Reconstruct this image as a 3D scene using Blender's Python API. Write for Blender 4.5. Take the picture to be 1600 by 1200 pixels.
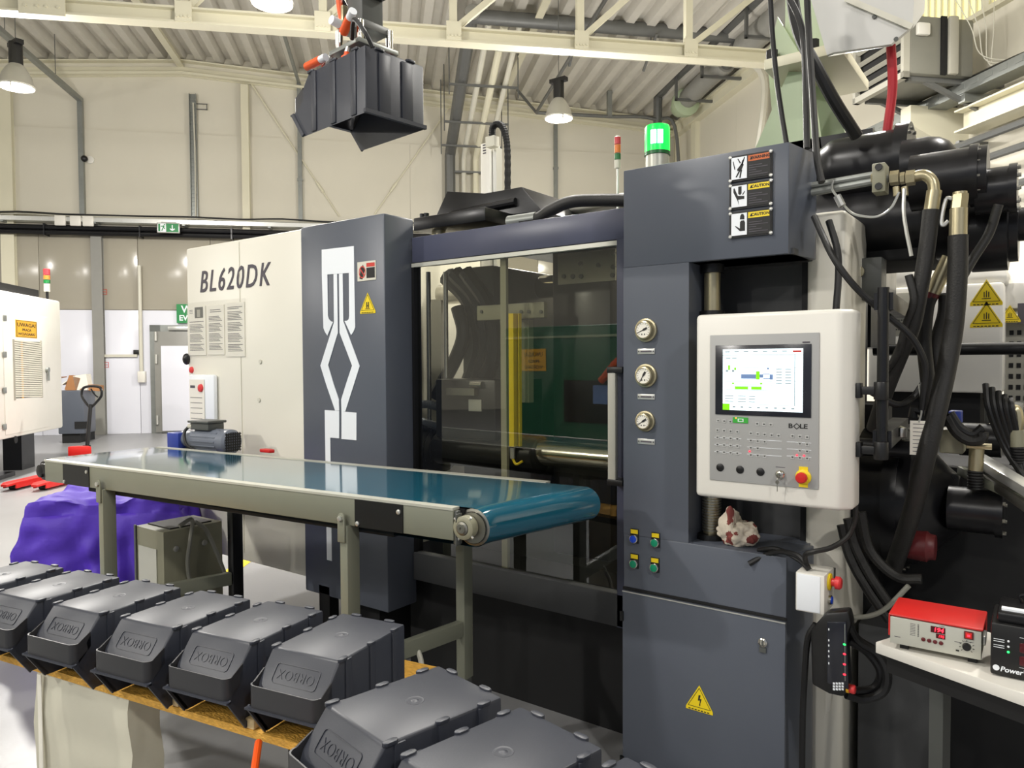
import bpy, bmesh, math, random
from math import sin, cos, pi, radians
from mathutils import Vector, Matrix, noise
random.seed(7)
for o in list(bpy.data.objects): bpy.data.objects.remove(o)
SC = bpy.context.scene
COL = SC.collection

# ------------------------------------------------------------------ camera
FPX, EYE = 1150.0, 1.55
yaw, pitch, roll = radians(36.2), radians(1.75), radians(-0.3)
Z = Vector((0, 0, 1)); CP = Vector((0, 0, EYE))
F0 = Vector((-sin(yaw), cos(yaw), 0)); R0 = Vector((cos(yaw), sin(yaw), 0))
FW = F0*cos(pitch) - Z*sin(pitch); U0 = Z*cos(pitch) + F0*sin(pitch)
RT = R0*cos(roll) + U0*sin(roll); UP = RT.cross(FW)
cd = bpy.data.cameras.new('camera'); cam = bpy.data.objects.new('camera', cd); COL.objects.link(cam)
cd.sensor_width = 36.0; cd.lens = 36.0*FPX/1600.0; cd.clip_start = 0.05; cd.clip_end = 200
cam.matrix_world = Matrix.Translation(CP) @ Matrix((RT, UP, -FW)).transposed().to_4x4()
SC.camera = cam

# ------------------------------------------------------------------ world, exposure
w = bpy.data.worlds.new('world'); SC.world = w; w.use_nodes = True
w.node_tree.nodes['Background'].inputs[0].default_value = (0.80, 0.86, 1.0, 1)
w.node_tree.nodes['Background'].inputs[1].default_value = 0.45
vs = SC.view_settings; vs.view_transform = 'Standard'; vs.look = 'None'; vs.gamma = 1; vs.use_curve_mapping = False
vs.exposure = 0.0
SC.cycles.use_denoising = True
SC.cycles.max_bounces = 10; SC.cycles.diffuse_bounces = 4; SC.cycles.transparent_max_bounces = 16
SC.cycles.sample_clamp_indirect = 6.0

# hall frame: u runs right along the gable wall, v runs towards it
HA = radians(46.1)
HM = Matrix.Rotation(HA, 4, 'Z')
UU = Vector((cos(HA), sin(HA), 0)); VV = Vector((-sin(HA), cos(HA), 0))

LAMP_POWER = 190.0
BULB_SHARE = 0.8
LAMP_SPOTS = []          # filled with (u, v) below, the lamps themselves are built with their housings
def hall_lamp_light(loc, power=LAMP_POWER, col=(1.0, 0.965, 0.91), size=0.36):
    # the open prismatic housings throw light sideways and up as well as down
    pl = bpy.data.lights.new('high_bay_bulb', 'POINT'); pl.energy = power*BULB_SHARE; pl.color = col; pl.shadow_soft_size = .16
    po = bpy.data.objects.new('high_bay_bulb', pl); po.location = Vector(loc)-Z*.16; COL.objects.link(po)
    ld = bpy.data.lights.new('high_bay_light', 'AREA'); ld.shape = 'DISK'; ld.size = size
    ld.energy = power; ld.color = col
    lo = bpy.data.objects.new('high_bay_light', ld); lo.location = loc; COL.objects.link(lo)
    return lo

# ------------------------------------------------------------------ pixel to place helpers
def ray(x, y): return FW + RT*((x-800)/FPX) - UP*((y-600)/FPX)
def onplane(x, y, p, n):
    d = ray(x, y); return CP + d*((Vector(p)-CP).dot(n)/d.dot(n))
def pY(x, y, Y): return onplane(x, y, (0, Y, 0), Vector((0, 1, 0)))
def pX(x, y, X): return onplane(x, y, (X, 0, 0), Vector((1, 0, 0)))
def pZ(x, y, z): return onplane(x, y, (0, 0, z), Z)
def hall(p): return Vector((p.dot(UU), p.dot(VV), p.z))
def pV(x, y, v): return hall(onplane(x, y, VV*v, VV))
def pU(x, y, u): return hall(onplane(x, y, UU*u, UU))
def pH(x, y, z): return hall(pZ(x, y, z))
def pD(x, y, d): return CP + ray(x, y)*d
def W(u, v, z): return UU*u + VV*v + Z*z

# ------------------------------------------------------------------ materials
def lin(c):
    if isinstance(c, str):
        c = c.lstrip('#'); c = [int(c[i:i+2], 16)/255 for i in (0, 2, 4)]
    return tuple(x/12.92 if x <= .04045 else ((x+.055)/1.055)**2.4 for x in c)
MATS = {}
def pm(name, col, rough=.5, metal=0., var=.08, scale=6., bump=0., bscale=60., coat=0., emis=None, estr=1., rvar=.0, spec=.5, stretch=None):
    m = bpy.data.materials.new(name); m.use_nodes = True; nt = m.node_tree; N = nt.nodes; L = nt.links
    b = N['Principled BSDF']; c = lin(col)
    b.inputs['Roughness'].default_value = rough; b.inputs['Metallic'].default_value = metal
    b.inputs['Specular IOR Level'].default_value = spec
    if coat: b.inputs['Coat Weight'].default_value = coat; b.inputs['Coat Roughness'].default_value = .08
    tc = N.new('ShaderNodeTexCoord'); src = tc.outputs['Object']
    if stretch:
        mp = N.new('ShaderNodeMapping'); mp.inputs['Scale'].default_value = stretch
        L.new(src, mp.inputs[0]); src = mp.outputs[0]
    nz = N.new('ShaderNodeTexNoise'); nz.inputs['Scale'].default_value = scale; nz.inputs['Detail'].default_value = 5
    L.new(src, nz.inputs['Vector'])
    mx = N.new('ShaderNodeMix'); mx.data_type = 'RGBA'
    mx.inputs[6].default_value = tuple(max(0, x*(1-var)) for x in c)+(1,)
    mx.inputs[7].default_value = tuple(min(1, x*(1+var)) for x in c)+(1,)
    L.new(nz.outputs[0], mx.inputs[0]); L.new(mx.outputs[2], b.inputs['Base Color'])
    if rvar:
        mr = N.new('ShaderNodeMapRange'); mr.inputs[3].default_value = max(.02, rough-rvar); mr.inputs[4].default_value = rough+rvar
        L.new(nz.outputs[0], mr.inputs[0]); L.new(mr.outputs[0], b.inputs['Roughness'])
    if bump:
        n2 = N.new('ShaderNodeTexNoise'); n2.inputs['Scale'].default_value = bscale; n2.inputs['Detail'].default_value = 3
        L.new(src, n2.inputs['Vector'])
        bp = N.new('ShaderNodeBump'); bp.inputs['Strength'].default_value = bump; bp.inputs['Distance'].default_value = .01
        L.new(n2.outputs[0], bp.inputs['Height']); L.new(bp.outputs[0], b.inputs['Normal'])
    if emis:
        b.inputs['Emission Color'].default_value = lin(emis)+(1,); b.inputs['Emission Strength'].default_value = estr
    MATS[name] = m; return m
def glassmat(name, tint, refl_rough=.0, mixf=None):
    # clear acrylic sheet: tinted see-through with a mirror-like coat
    m = bpy.data.materials.new(name); m.use_nodes = True; nt = m.node_tree; N = nt.nodes; L = nt.links
    N.remove(N['Principled BSDF']); out = N['Material Output']
    t = N.new('ShaderNodeBsdfTransparent'); t.inputs[0].default_value = lin(tint)+(1,)
    g = N.new('ShaderNodeBsdfGlossy'); g.inputs['Roughness'].default_value = refl_rough; g.inputs[0].default_value = (.95, .97, 1, 1)
    fr = N.new('ShaderNodeFresnel'); fr.inputs[0].default_value = 1.55
    ad = N.new('ShaderNodeMath'); ad.operation = 'MULTIPLY_ADD'; ad.inputs[1].default_value = 2.0; ad.inputs[2].default_value = .0
    L.new(fr.outputs[0], ad.inputs[0])
    ge = N.new('ShaderNodeNewGeometry'); iv = N.new('ShaderNodeMath'); iv.operation = 'SUBTRACT'; iv.inputs[0].default_value = 1; L.new(ge.outputs['Backfacing'], iv.inputs[1])
    fb = N.new('ShaderNodeMath'); fb.operation = 'MULTIPLY'; L.new(ad.outputs[0], fb.inputs[0]); L.new(iv.outputs[0], fb.inputs[1])
    mx = N.new('ShaderNodeMixShader'); L.new(fb.outputs[0], mx.inputs[0]); L.new(t.outputs[0], mx.inputs[1]); L.new(g.outputs[0], mx.inputs[2])
    L.new(mx.outputs[0], out.inputs[0]); MATS[name] = m; return m

M = MATS
pm('wall_cream', '#d6d1c1', .55, var=.05, scale=.6)
pm('wall_reflection_band', '#a8a293', .16, var=.05, scale=.5)
pm('wall_white', '#e4e5ee', .22, var=.03, scale=.6)
pm('roof_sheet', '#cdc9bf', .5, metal=.15, var=.10, scale=1.2, stretch=(3, 3, 3))
pm('steel_cream', '#dcd7bf', .45, var=.05, scale=1.)
pm('galv', '#8f928e', .4, metal=.6, var=.15, scale=9)
pm('galv_dark', '#6b6c6a', .45, metal=.4, var=.1, scale=9)
pm('pipe_grey', '#8d8c86', .4, var=.06)
pm('pipe_white', '#cfccbd', .4, var=.05)
pm('floor_conc', '#8e8e8f', .34, var=.16, scale=1.1, bump=.04, bscale=40, rvar=.10)
pm('cover_cream', '#e9e5d7', .38, var=.03, scale=1.5)
pm('white_paint', '#e4e1d8', .35, var=.03)
pm('hopper_white', '#cfcec9', .35, var=.03)
pm('slate', '#545963', .36, var=.05, scale=2.2, bump=.02, bscale=300)
pm('slate_blue', '#4a4d60', .34, var=.05, scale=2.2, bump=.02, bscale=300)
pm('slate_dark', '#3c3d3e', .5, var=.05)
pm('black_plastic', '#101011', .4, var=.1)
pm('black_metal', '#151518', .32, metal=.2, var=.2, scale=8, rvar=.1)
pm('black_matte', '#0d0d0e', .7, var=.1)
pm('black_rubber', '#111112', .5, var=.15, scale=30)
pm('hose_rubber', '#1c1b19', .55, var=.18, scale=20, bump=.15, bscale=200)
pm('bin_plastic', '#2f323b', .43, var=.06, scale=5, bump=.02, bscale=250)
pm('bin_plastic_dark', '#2a2a2d', .42, var=.06, scale=5, bump=.02, bscale=250)
pm('belt_teal', '#1b5b70', .10, var=.05, scale=3, coat=1., bump=.02, bscale=5, stretch=(1, 6, 1))
pm('conv_frame', '#7f8172', .4, metal=.1, var=.05)
pm('conv_edge', '#c4c4b8', .35, metal=.3, var=.06)
pm('chrome', '#c9c6bd', .18, metal=1., var=.05)
pm('zinc', '#b8ae8e', .33, metal=.85, var=.12, scale=25)
pm('steel', '#9a988f', .32, metal=.9, var=.12, scale=20)
pm('alu', '#cfcfca', .3, metal=.7, var=.05)
pm('osb', '#cf9c3e', .7, var=.55, scale=55, bump=.5, bscale=90, stretch=(1, 2.2, 2.2))
pm('wood', '#d8bd8c', .65, var=.2, scale=20, stretch=(1, 8, 8))
pm('wrap', '#cbc7b4', .42, var=.14, scale=4, bump=.15, bscale=14)
pm('purple', '#4f2eb2', .6, var=.18, scale=5, bump=.45, bscale=14)
pm('red', '#c8201c', .4, var=.08)
pm('red_dark', '#5a1418', .45, var=.15)
pm('red_knob', '#d9383a', .35, var=.05)
pm('orange', '#ee5a1c', .45, var=.05)
pm('yellow', '#efd21c', .45, var=.04)
pm('yellow_sign', '#f3b41c', .45, var=.03)
pm('yellow_guard', '#e6c80a', .4, var=.05)
pm('print_black', '#191919', .6, var=.02)
pm('print_grey', '#6d6a66', .6, var=.02)
pm('print_white', '#eef2f6', .45, var=.01)
pm('print_cream', '#d6d3c4', .5, var=.03)
pm('print_red', '#c93a30', .5, var=.03)
pm('print_orange', '#c8652f', .5, var=.03)
pm('paper', '#ebe7da', .6, var=.03)
pm('green_sign', '#0e7a3c', .45, var=.03, emis='#0e7a3c', estr=.15)
pm('motor_grey', '#6f7581', .36, var=.06)
pm('motor_dark', '#50524f', .45, var=.06)
pm('blue_paint', '#2b3f98', .4, var=.06)
pm('cabinet_grey', '#8a8873', .5, var=.07)
pm('fascia', '#a4a4a2', .42, var=.02)
pm('key_grey', '#b8b8b6', .5, var=.02)
pm('screen_bezel', '#20222a', .22, var=.02)
pm('screen_white', '#eafaff', .3, emis='#e6f8ff', estr=.85, var=.0)
pm('screen_green', '#7ee000', .4, emis='#6fd400', estr=.6, var=.0)
pm('screen_blue', '#6880a8', .4, emis='#5a74a0', estr=.5, var=.0)
pm('screen_line', '#7b8a90', .4, emis='#8fa0a6', estr=.4, var=.0)
pm('panel_green', '#3aa83c', .4, var=.02)
pm('led_red', '#ff2030', .4, emis='#ff2436', estr=4., var=.0)
pm('led_green', '#20ff60', .4, emis='#25ff66', estr=3., var=.0)
pm('led_orange', '#ff7a20', .4, emis='#ff7a30', estr=3., var=.0)
pm('led_dark', '#4a0810', .3, var=.05)
pm('btn_green', '#0f8f68', .35, var=.05)
pm('btn_blue', '#1a49c8', .35, var=.05)
pm('beacon_green', '#10e040', .3, emis='#10f050', estr=1.3, var=.2, scale=3)
pm('beacon_core', '#c8fff0', .3, emis='#bffff0', estr=5., var=.0)
pm('stack_red', '#c03038', .35, var=.05)
pm('stack_amber', '#d8752a', .35, var=.05)
pm('stack_green', '#0f6a30', .35, var=.05)
pm('lamp_glow', '#ffffff', .4, emis='#fbfbff', estr=14., var=.0)
pm('reflector', '#b8b6ac', .35, metal=.35, var=.05)
pm('skylight', '#efe9a8', .5, emis='#f4ecab', estr=.75, var=.15, scale=30)
pm('skin_grey', '#aaa79a', .5, var=.05)
pm('cardboard', '#a8764a', .7, var=.1)
pm('green_machine', '#2c6b4d', .4, var=.05)
pm('pale_green', '#aebd9c', .4, var=.06)
pm('cloth_rag', '#d6cbb8', .8, var=.2, scale=14)
pm('rag_stain', '#7c3a34', .8, var=.2)
pm('cable_grey', '#8b8a80', .5, var=.05)
pm('heater_grey', '#7b7a70', .5, var=.08)
pm('red_hose', '#b5202c', .45, var=.06)
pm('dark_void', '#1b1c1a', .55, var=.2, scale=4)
glassmat('door_glass', '#f0f0ea')
glassmat('clear_film', '#ffffff', .2)

# ------------------------------------------------------------------ mesh builder
def root_of(o):
    while o.parent: o = o.parent
    return o
class MB:
    def __init__(s, M=None): s.v = []; s.f = []; s.M = M
    def add(s, vs, fs):
        b = len(s.v); s.v += [Vector(p) for p in vs]; s.f += [tuple(i+b for i in f) for f in fs]; return s
    def box(s, a, b, M=None):
        x0, y0, z0 = a; x1, y1, z1 = b
        if x0 > x1: x0, x1 = x1, x0
        if y0 > y1: y0, y1 = y1, y0
        if z0 > z1: z0, z1 = z1, z0
        vs = [Vector(p) for p in ((x0,y0,z0),(x1,y0,z0),(x1,y1,z0),(x0,y1,z0),(x0,y0,z1),(x1,y0,z1),(x1,y1,z1),(x0,y1,z1))]
        if M: vs = [M @ p for p in vs]
        return s.add(vs, [(0,3,2,1),(4,5,6,7),(0,1,5,4),(1,2,6,5),(2,3,7,6),(3,0,4,7)])
    def bar(s, p, q, wd, ht, up=Z):
        p = Vector(p); q = Vector(q); t = (q-p).normalized(); a = t.cross(up)
        if a.length < 1e-4: a = t.cross(Vector((1,0,0)))
        a.normalize(); b = a.cross(t).normalized(); a = a*wd/2; b = b*ht/2
        return s.add([p-a-b,p+a-b,p+a+b,p-a+b,q-a-b,q+a-b,q+a+b,q-a+b], [(0,1,2,3),(7,6,5,4),(1,0,4,5),(2,1,5,6),(3,2,6,7),(0,3,7,4)])
    def cyl(s, p, q, r, r2=None, n=20, caps=True):
        p = Vector(p); q = Vector(q); r2 = r if r2 is None else r2; t = (q-p).normalized()
        a = t.orthogonal().normalized(); b = t.cross(a); vs = []
        for c, rr in ((p, r), (q, r2)):
            for k in range(n): vs.append(c + (a*cos(2*pi*k/n)+b*sin(2*pi*k/n))*rr)
        fs = [(k, (k+1) % n, n+(k+1) % n, n+k) for k in range(n)]
        if caps: fs += [tuple(range(n-1, -1, -1)), tuple(range(n, 2*n))]
        return s.add(vs, fs)
    def lathe(s, p, ax, prof, n=24):
        # prof: (distance along axis, radius)
        p = Vector(p); t = Vector(ax).normalized(); a = t.orthogonal().normalized(); b = t.cross(a); vs = []; fs = []
        for h, r in prof:
            for k in range(n): vs.append(p+t*h+(a*cos(2*pi*k/n)+b*sin(2*pi*k/n))*max(r, 1e-5))
        for i in range(len(prof)-1):
            for k in range(n): fs.append((i*n+k, i*n+(k+1) % n, (i+1)*n+(k+1) % n, (i+1)*n+k))
        if prof[0][1] > 1e-4: fs.append(tuple(range(n-1, -1, -1)))
        if prof[-1][1] > 1e-4: fs.append(tuple((len(prof)-1)*n+k for k in range(n)))
        return s.add(vs, fs)
    def ball(s, c, r, n=12, sc=(1,1,1)):
        c = Vector(c); vs = []; fs = []; m = n//2
        for i in range(m+1):
            th = pi*i/m
            for k in range(n): vs.append(c+Vector((sin(th)*cos(2*pi*k/n)*r*sc[0], sin(th)*sin(2*pi*k/n)*r*sc[1], cos(th)*r*sc[2])))
        for i in range(m):
            for k in range(n): fs.append((i*n+k, (i+1)*n+k, (i+1)*n+(k+1) % n, i*n+(k+1) % n))
        return s.add(vs, fs)
    def tube(s, pts, r, n=8, seg=8, rib=0):
        pts = [Vector(p) for p in pts]
        if len(pts) > 2 and seg > 1:
            P = [pts[0]*2-pts[1]]+pts+[pts[-1]*2-pts[-2]]; out = []
            for i in range(1, len(P)-2):
                a, b, c, d = P[i-1:i+3]
                for k in range(seg):
                    t = k/seg
                    out.append(.5*((2*b)+(c-a)*t+(2*a-5*b+4*c-d)*t*t+(3*b-a-3*c+d)*t**3))
            out.append(pts[-1]); pts = out
        up = None; vs = []; fs = []
        for i, p in enumerate(pts):
            t = (pts[min(i+1, len(pts)-1)]-pts[max(i-1, 0)]).normalized()
            if up is None: up = t.orthogonal().normalized()
            up = (up-t*up.dot(t)).normalized(); b = t.cross(up)
            rr = r*(1+(rib if i % 2 else 0))
            for k in range(n): vs.append(p+(up*cos(2*pi*k/n)+b*sin(2*pi*k/n))*rr)
        for i in range(len(pts)-1):
            for k in range(n): fs.append((i*n+k, i*n+(k+1) % n, (i+1)*n+(k+1) % n, (i+1)*n+k))
        fs += [tuple(range(n-1, -1, -1)), tuple((len(pts)-1)*n+k for k in range(n))]
        return s.add(vs, fs)
    def prism(s, poly, depth):
        # poly: list of points on one plane, depth: vector
        poly = [Vector(p) for p in poly]; d = Vector(depth); n = len(poly)
        nn = Vector((0,0,0))
        for i in range(n): nn += poly[i].cross(poly[(i+1) % n])
        if nn.dot(d) > 0: poly.reverse()
        return s.add(poly+[p+d for p in poly], [tuple(range(n)), tuple(range(2*n-1, n-1, -1))]+[(i, i+n, (i+1) % n+n, (i+1) % n) for i in range(n)])
    def xz(s, poly, Y, t):
        # flat plate facing -Y made from (x, z) points; its face is at Y, its back at Y+t
        return s.prism([(x, Y, z) for x, z in poly], (0, t, 0))
    def build(s, name, mat, parent=None, bev=0., smooth=35, label=None, seg=2):
        me = bpy.data.meshes.new(name)
        vs = [s.M @ p for p in s.v] if s.M else s.v
        off = root_of(parent).location.copy() if parent else Vector((0, 0, 0))
        if parent is None and vs:
            lo = Vector([min(p[i] for p in vs) for i in range(3)]); hi = Vector([max(p[i] for p in vs) for i in range(3)])
            off = Vector(((lo.x+hi.x)/2, (lo.y+hi.y)/2, lo.z))
        me.from_pydata([p-off for p in vs], [], s.f)
        if bev:
            bm = bmesh.new(); bm.from_mesh(me)
            es = [e for e in bm.edges if len(e.link_faces) == 2 and e.calc_face_angle(0) > radians(28)]
            bmesh.ops.bevel(bm, geom=es, offset=bev, segments=seg, profile=.5, affect='EDGES', clamp_overlap=True)
            bm.to_mesh(me); bm.free()
        ms = mat if isinstance(mat, (list, tuple)) else [mat]
        for k in ms: me.materials.append(M[k])
        if smooth:
            me.polygons.foreach_set('use_smooth', [True]*len(me.polygons)); me.set_sharp_from_angle(angle=radians(smooth))
        o = bpy.data.objects.new(name, me); COL.objects.link(o)
        if parent: o.parent = parent
        else: o.location = off
        if label: o['label'] = label
        return o
def tag(o, label, cat, group=None, kind=None):
    o['label'] = label; o['category'] = cat
    if group: o['group'] = group
    if kind: o['kind'] = kind
    return o
def thing(name, loc, label, cat, group=None):
    o = bpy.data.objects.new(name, None); COL.objects.link(o); o.location = Vector(loc); o.empty_display_size = .1
    return tag(o, label, cat, group)
def struct(mb, name, mat, parent=None, **k):
    o = mb.build(name, mat, parent, **k)
    if not parent: o['kind'] = 'structure'
    return o
def share(o, parent, delta):
    # a copy of a mesh part moved by delta
    c = o.copy(); COL.objects.link(c); c.parent = parent; c.location = o.location+Vector(delta); return c
def copy_tree(o, parent=None):
    c = o.copy(); COL.objects.link(c); c.parent = parent
    for ch in list(o.children): copy_tree(ch, c)
    return c
def text(s, name, mat, parent, Mx, size, extrude=.0006, shear=0., bold=0., sx=1., align='CENTER', spacing=1.):
    cu = bpy.data.curves.new(name, 'FONT'); cu.body = s; cu.size = size; cu.extrude = extrude; cu.shear = shear; cu.offset = bold
    cu.align_x = align; cu.align_y = 'CENTER'; cu.resolution_u = 3; cu.space_character = spacing
    ob = bpy.data.objects.new(name, cu); me = bpy.data.meshes.new_from_object(ob)
    bpy.data.objects.remove(ob); bpy.data.curves.remove(cu)
    off = root_of(parent).location if parent else Vector((0,0,0))
    me.transform(Matrix.Translation(-off) @ Mx @ Matrix.Diagonal((sx, 1, 1, 1)))
    me.name = name; me.materials.clear(); me.materials.append(M[mat])
    o = bpy.data.objects.new(name, me); COL.objects.link(o); o.parent = parent; return o
def frame(o, x, y): # a text / sticker frame: origin, right, up
    x = Vector(x).normalized(); y = Vector(y).normalized(); z = x.cross(y)
    return Matrix.Translation(Vector(o)) @ Matrix((x, y, z)).transposed().to_4x4()
XF, ZF = Vector((1,0,0)), Vector((0,0,1))
def front(o): return frame(o, XF, ZF)   # facing -Y
def flat(Mx, pts, h=.0, t=.0008):
    # plate in a frame: pts in (right, up); lifted by h towards the viewer
    return MB().prism([Mx @ Vector((a, b, h+t)) for a, b in pts], (Mx.to_3x3() @ Vector((0,0,-t))))
def rect(x0, y0, x1, y1): return [(x0,y0),(x1,y0),(x1,y1),(x0,y1)]
def lines(Mx, rows, h=.001, t=.0004):
    m = MB()
    for x0, y0, x1, y1 in rows:
        m.prism([Mx @ Vector((a, b, h+t)) for a, b in rect(x0, y0, x1, y1)], Mx.to_3x3() @ Vector((0,0,-t)))
    return m
def triangle_sign(parent, Mx, s, sym='bolt', name='warning_sticker'):
    # yellow warning triangle with a caption strip
    h = s*.87
    a = flat(Mx, [(-s/2, -.08*s), (s/2, -.08*s), (s/2, .02*s), (0.0, h), (-s/2, .02*s)], 0, .001).build(name, 'yellow', parent, smooth=0)
    o, i = .84, .76
    m = MB()
    def tri(k): return [(-s/2*k, h*.33-h*.33*k+.02*s), (s/2*k, h*.33-h*.33*k+.02*s), (0, h*.33+h*.67*k)]
    A, B = tri(.86), tri(.80)
    for k in range(3):
        q = [A[k], A[(k+1) % 3], B[(k+1) % 3], B[k]]
        m.prism([Mx @ Vector((x, y, .0016)) for x, y in q], Mx.to_3x3() @ Vector((0,0,-.0005)))
    if sym == 'bolt':
        m.prism([Mx @ Vector((x*s, y*s, .0016)) for x, y in [(-.02,.52),(.05,.52),(.02,.38),(.09,.40),(.03,.18),(.05,.18),(.02,.12),(-.01,.19),(.01,.19),(.03,.33),(-.05,.31)]], Mx.to_3x3() @ Vector((0,0,-.0005)))
    elif sym == 'crush':
        for r in (rect(-.09,.16,-.03,.44), rect(.03,.16,.09,.44), rect(-.02,.24,.02,.30), rect(-.16,.12,.16,.145)):
            m.prism([Mx @ Vector((x*s, y*s, .0016)) for x, y in r], Mx.to_3x3() @ Vector((0,0,-.0005)))
    else:
        for r in (rect(-.14,.16,.14,.19), rect(-.08,.22,-.05,.42), rect(-.01,.22,.02,.46), rect(.06,.22,.09,.42)):
            m.prism([Mx @ Vector((x*s, y*s, .0016)) for x, y in r], Mx.to_3x3() @ Vector((0,0,-.0005)))
    for k in range(7):
        x = -.40+k*.115
        m.prism([Mx @ Vector((p*s, q*s, .0016)) for p, q in rect(x, -.055, x+.08, -.02)], Mx.to_3x3() @ Vector((0,0,-.0005)))
    m.build('pictogram', 'print_black', a, smooth=0)
    return a

# ================================================================== THE HALL
VW = 17.5                       # gable wall
U_R = 7.3                       # right side wall
U_RIDGE = -4.3
def roof_z(u): return 8.25-.065*abs(u-U_RIDGE)
U_L, V_B = -20.0, -10.0
HB = lambda: MB(HM)

struct(HB().box((U_L, V_B, -.12), (U_R+.2, VW+.2, 0)), 'floor', 'floor_conc', smooth=0)
# gable wall: upper cream sheeting, a glossy band coloured for the dark roof's reflection, white glossy cladding below
zb = pV(200, 485, VW).z; zt = pV(200, 362, VW).z
wb = struct(HB().box((U_L, VW, 0), (U_R+.2, VW+.2, 9)), 'wall_back', 'wall_cream', smooth=0)
seams = [U_L]+[pV(x, y, VW).u if False else pV(x, y, VW).x for x, y in ((-140, 600), (62, 420), (150, 450), (217, 450), (330, 450), (440, 450), (640, 450), (840, 450))]+[U_R]
for i in range(len(seams)-1):
    a, b = seams[i]+.004, seams[i+1]-.004
    HB().box((a, VW-.05, 0), (b, VW, zb)).build('panel', 'wall_white', wb, bev=.008)
    HB().box((a, VW-.04, zb+.015), (b, VW, zt)).build('panel', 'wall_reflection_band', wb, bev=.008)
zu = [zt+.02, pV(300, 210, VW).z, 8.4]
cols = [U_L, pV(8, 200, VW).x, pV(383, 200, VW).x, pV(640, 200, VW).x, U_R]
for i in range(4):
    HB().box((cols[i]+.002, VW-.03, zu[0]), (cols[i+1]-.002, VW, zu[1]-.003)).build('panel', 'wall_cream', wb, smooth=0)
struct(HB().box((U_R, V_B, 0), (U_R+.2, VW, 8.2)), 'wall_right', 'wall_cream', smooth=0)
wr = bpy.data.objects['wall_right']
for k in range(9):
    v0 = VW-.1-k*3.0
    HB().box((U_R-.03, v0-2.996, 0), (U_R, v0, 8.0)).build('panel', 'wall_cream', wr, smooth=0)

# roof: trapezoid sheeting, ribs along v
prof = []; u = U_L; P = .40
while u < U_R:
    for du, dz in ((0, 0), (.15, 0), (.20, .15), (.35, .15)): prof.append((u+du, roof_z(u+du)+dz))
    u += P
m = HB(); n = len(prof)
vs = [(a, V_B, z) for a, z in prof]+[(a, VW, z) for a, z in prof]
m.add(vs, [(i, i+1, n+i+1, n+i) for i in range(n-1)])
m.box((U_L, V_B, 8.75), (U_R, VW, 8.85))
struct(m, 'ceiling', 'roof_sheet', smooth=0)

# edge beam under the roof along the gable, wall columns
m = HB()
for a, b in ((U_L, U_RIDGE), (U_RIDGE, U_R)):
    for dz, h, d in ((-.03, .03, .16), (-.16, .20, .05), (-.30, .05, .18)):
        za, zbm = roof_z(a)+dz, roof_z(b)+dz
        m.add([(a, VW-d, za-h), (b, VW-d, zbm-h), (b, VW, zbm-h), (a, VW, za-h), (a, VW-d, za), (b, VW-d, zbm), (b, VW, zbm), (a, VW, za)],
              [(0,3,2,1),(4,5,6,7),(0,1,5,4),(1,2,6,5),(2,3,7,6),(3,0,4,7)])
struct(m, 'trim_1', 'steel_cream', smooth=0)
def column(n, x, y, wd, z0, z1, mat='steel_cream', v=VW, d=.16):
    u = pV(x, y, v-d).x; m = HB()
    m.box((u-wd/2, v-d, z0), (u+wd/2, v-d+.02, z1)).box((u-.01, v-d+.02, z0), (u+.01, v-.03, z1)).box((u-wd/2, v-.05, z0), (u+wd/2, v-.03, z1))
    struct(m, 'trim_%d' % n, mat, smooth=0); return u
column(2, 8, 250, .26, 0, 7.7); column(3, 383, 230, .16, 3.2, 7.75)
column(4, 152, 480, .22, 0, zt+.1, 'pipe_grey')
cu = column(5, 1062, 240, .22, 0, 7.3)
struct(HB().box((U_R-.14, VW-1.3, 0), (U_R-.03, VW-1.05, 7.3)), 'trim_6', 'steel_cream', smooth=0)
# eaves beam along the right wall
struct(HB().box((U_R-.22, V_B, 7.08), (U_R-.03, VW, 7.26)).box((U_R-.30, V_B, 7.26), (U_R-.03, VW, 7.31)), 'trim_7', 'steel_cream', smooth=0)
# purlins along the roof
for k, (x, y) in enumerate(((283, 97), (780, 152), (-330, 120))):
    u = pV(x, y, VW).x; z = roof_z(u)
    struct(HB().box((u-.07, V_B, z-.16), (u+.07, VW-.05, z-.14)).box((u-.02, V_B, z-.14), (u+.02, VW-.05, z-.0)), 'trim_%d' % (8+k), 'steel_cream', smooth=0)

# roof truss: chord, posts, diagonals
VT = 10.0
zc = pV(600, 50, VT).z
m = HB(); m.box((U_L, VT-.10, zc-.10), (U_R, VT+.10, zc-.075)).box((U_L, VT-.02, zc-.075), (U_R, VT+.02, zc+.075)).box((U_L, VT-.10, zc+.075), (U_R, VT+.10, zc+.10))
tr = struct(m, 'trim_11', 'steel_cream', smooth=0)
nodes = [pV(x, y, VT).x for x, y in ((-330, 20), (-130, 20), (72, 25), (290, 30), (505, 40), (708, 52), (906, 65), (1075, 75))]
for i, u in enumerate(nodes):
    z1 = roof_z(u)-.2
    HB().box((u-.05, VT-.05, zc+.1), (u+.05, VT+.05, z1)).build('post', 'steel_cream', tr, smooth=0)
    un = nodes[i+1] if i < len(nodes)-1 else u+1.7
    if un < U_R:
        HB().bar((u, VT, zc+.08), (un, VT, roof_z(un)-.25), .08, .08).build('diagonal', 'steel_cream', tr, smooth=0)
    gw = .26 if i == 2 else .10
    g = HB().box((u-gw, VT-.115, zc-.13 if i == 2 else zc-.09), (u+gw, VT-.10, zc+.16))
    for a in (-.7, -.2, .2, .7): a *= gw; g.cyl((u+a, VT-.13, zc-.03), (u+a, VT-.1, zc-.03), .018, n=6)
    g.build('gusset_plate', 'steel_cream', tr, smooth=0)
m = HB(); a = U_L
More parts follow.
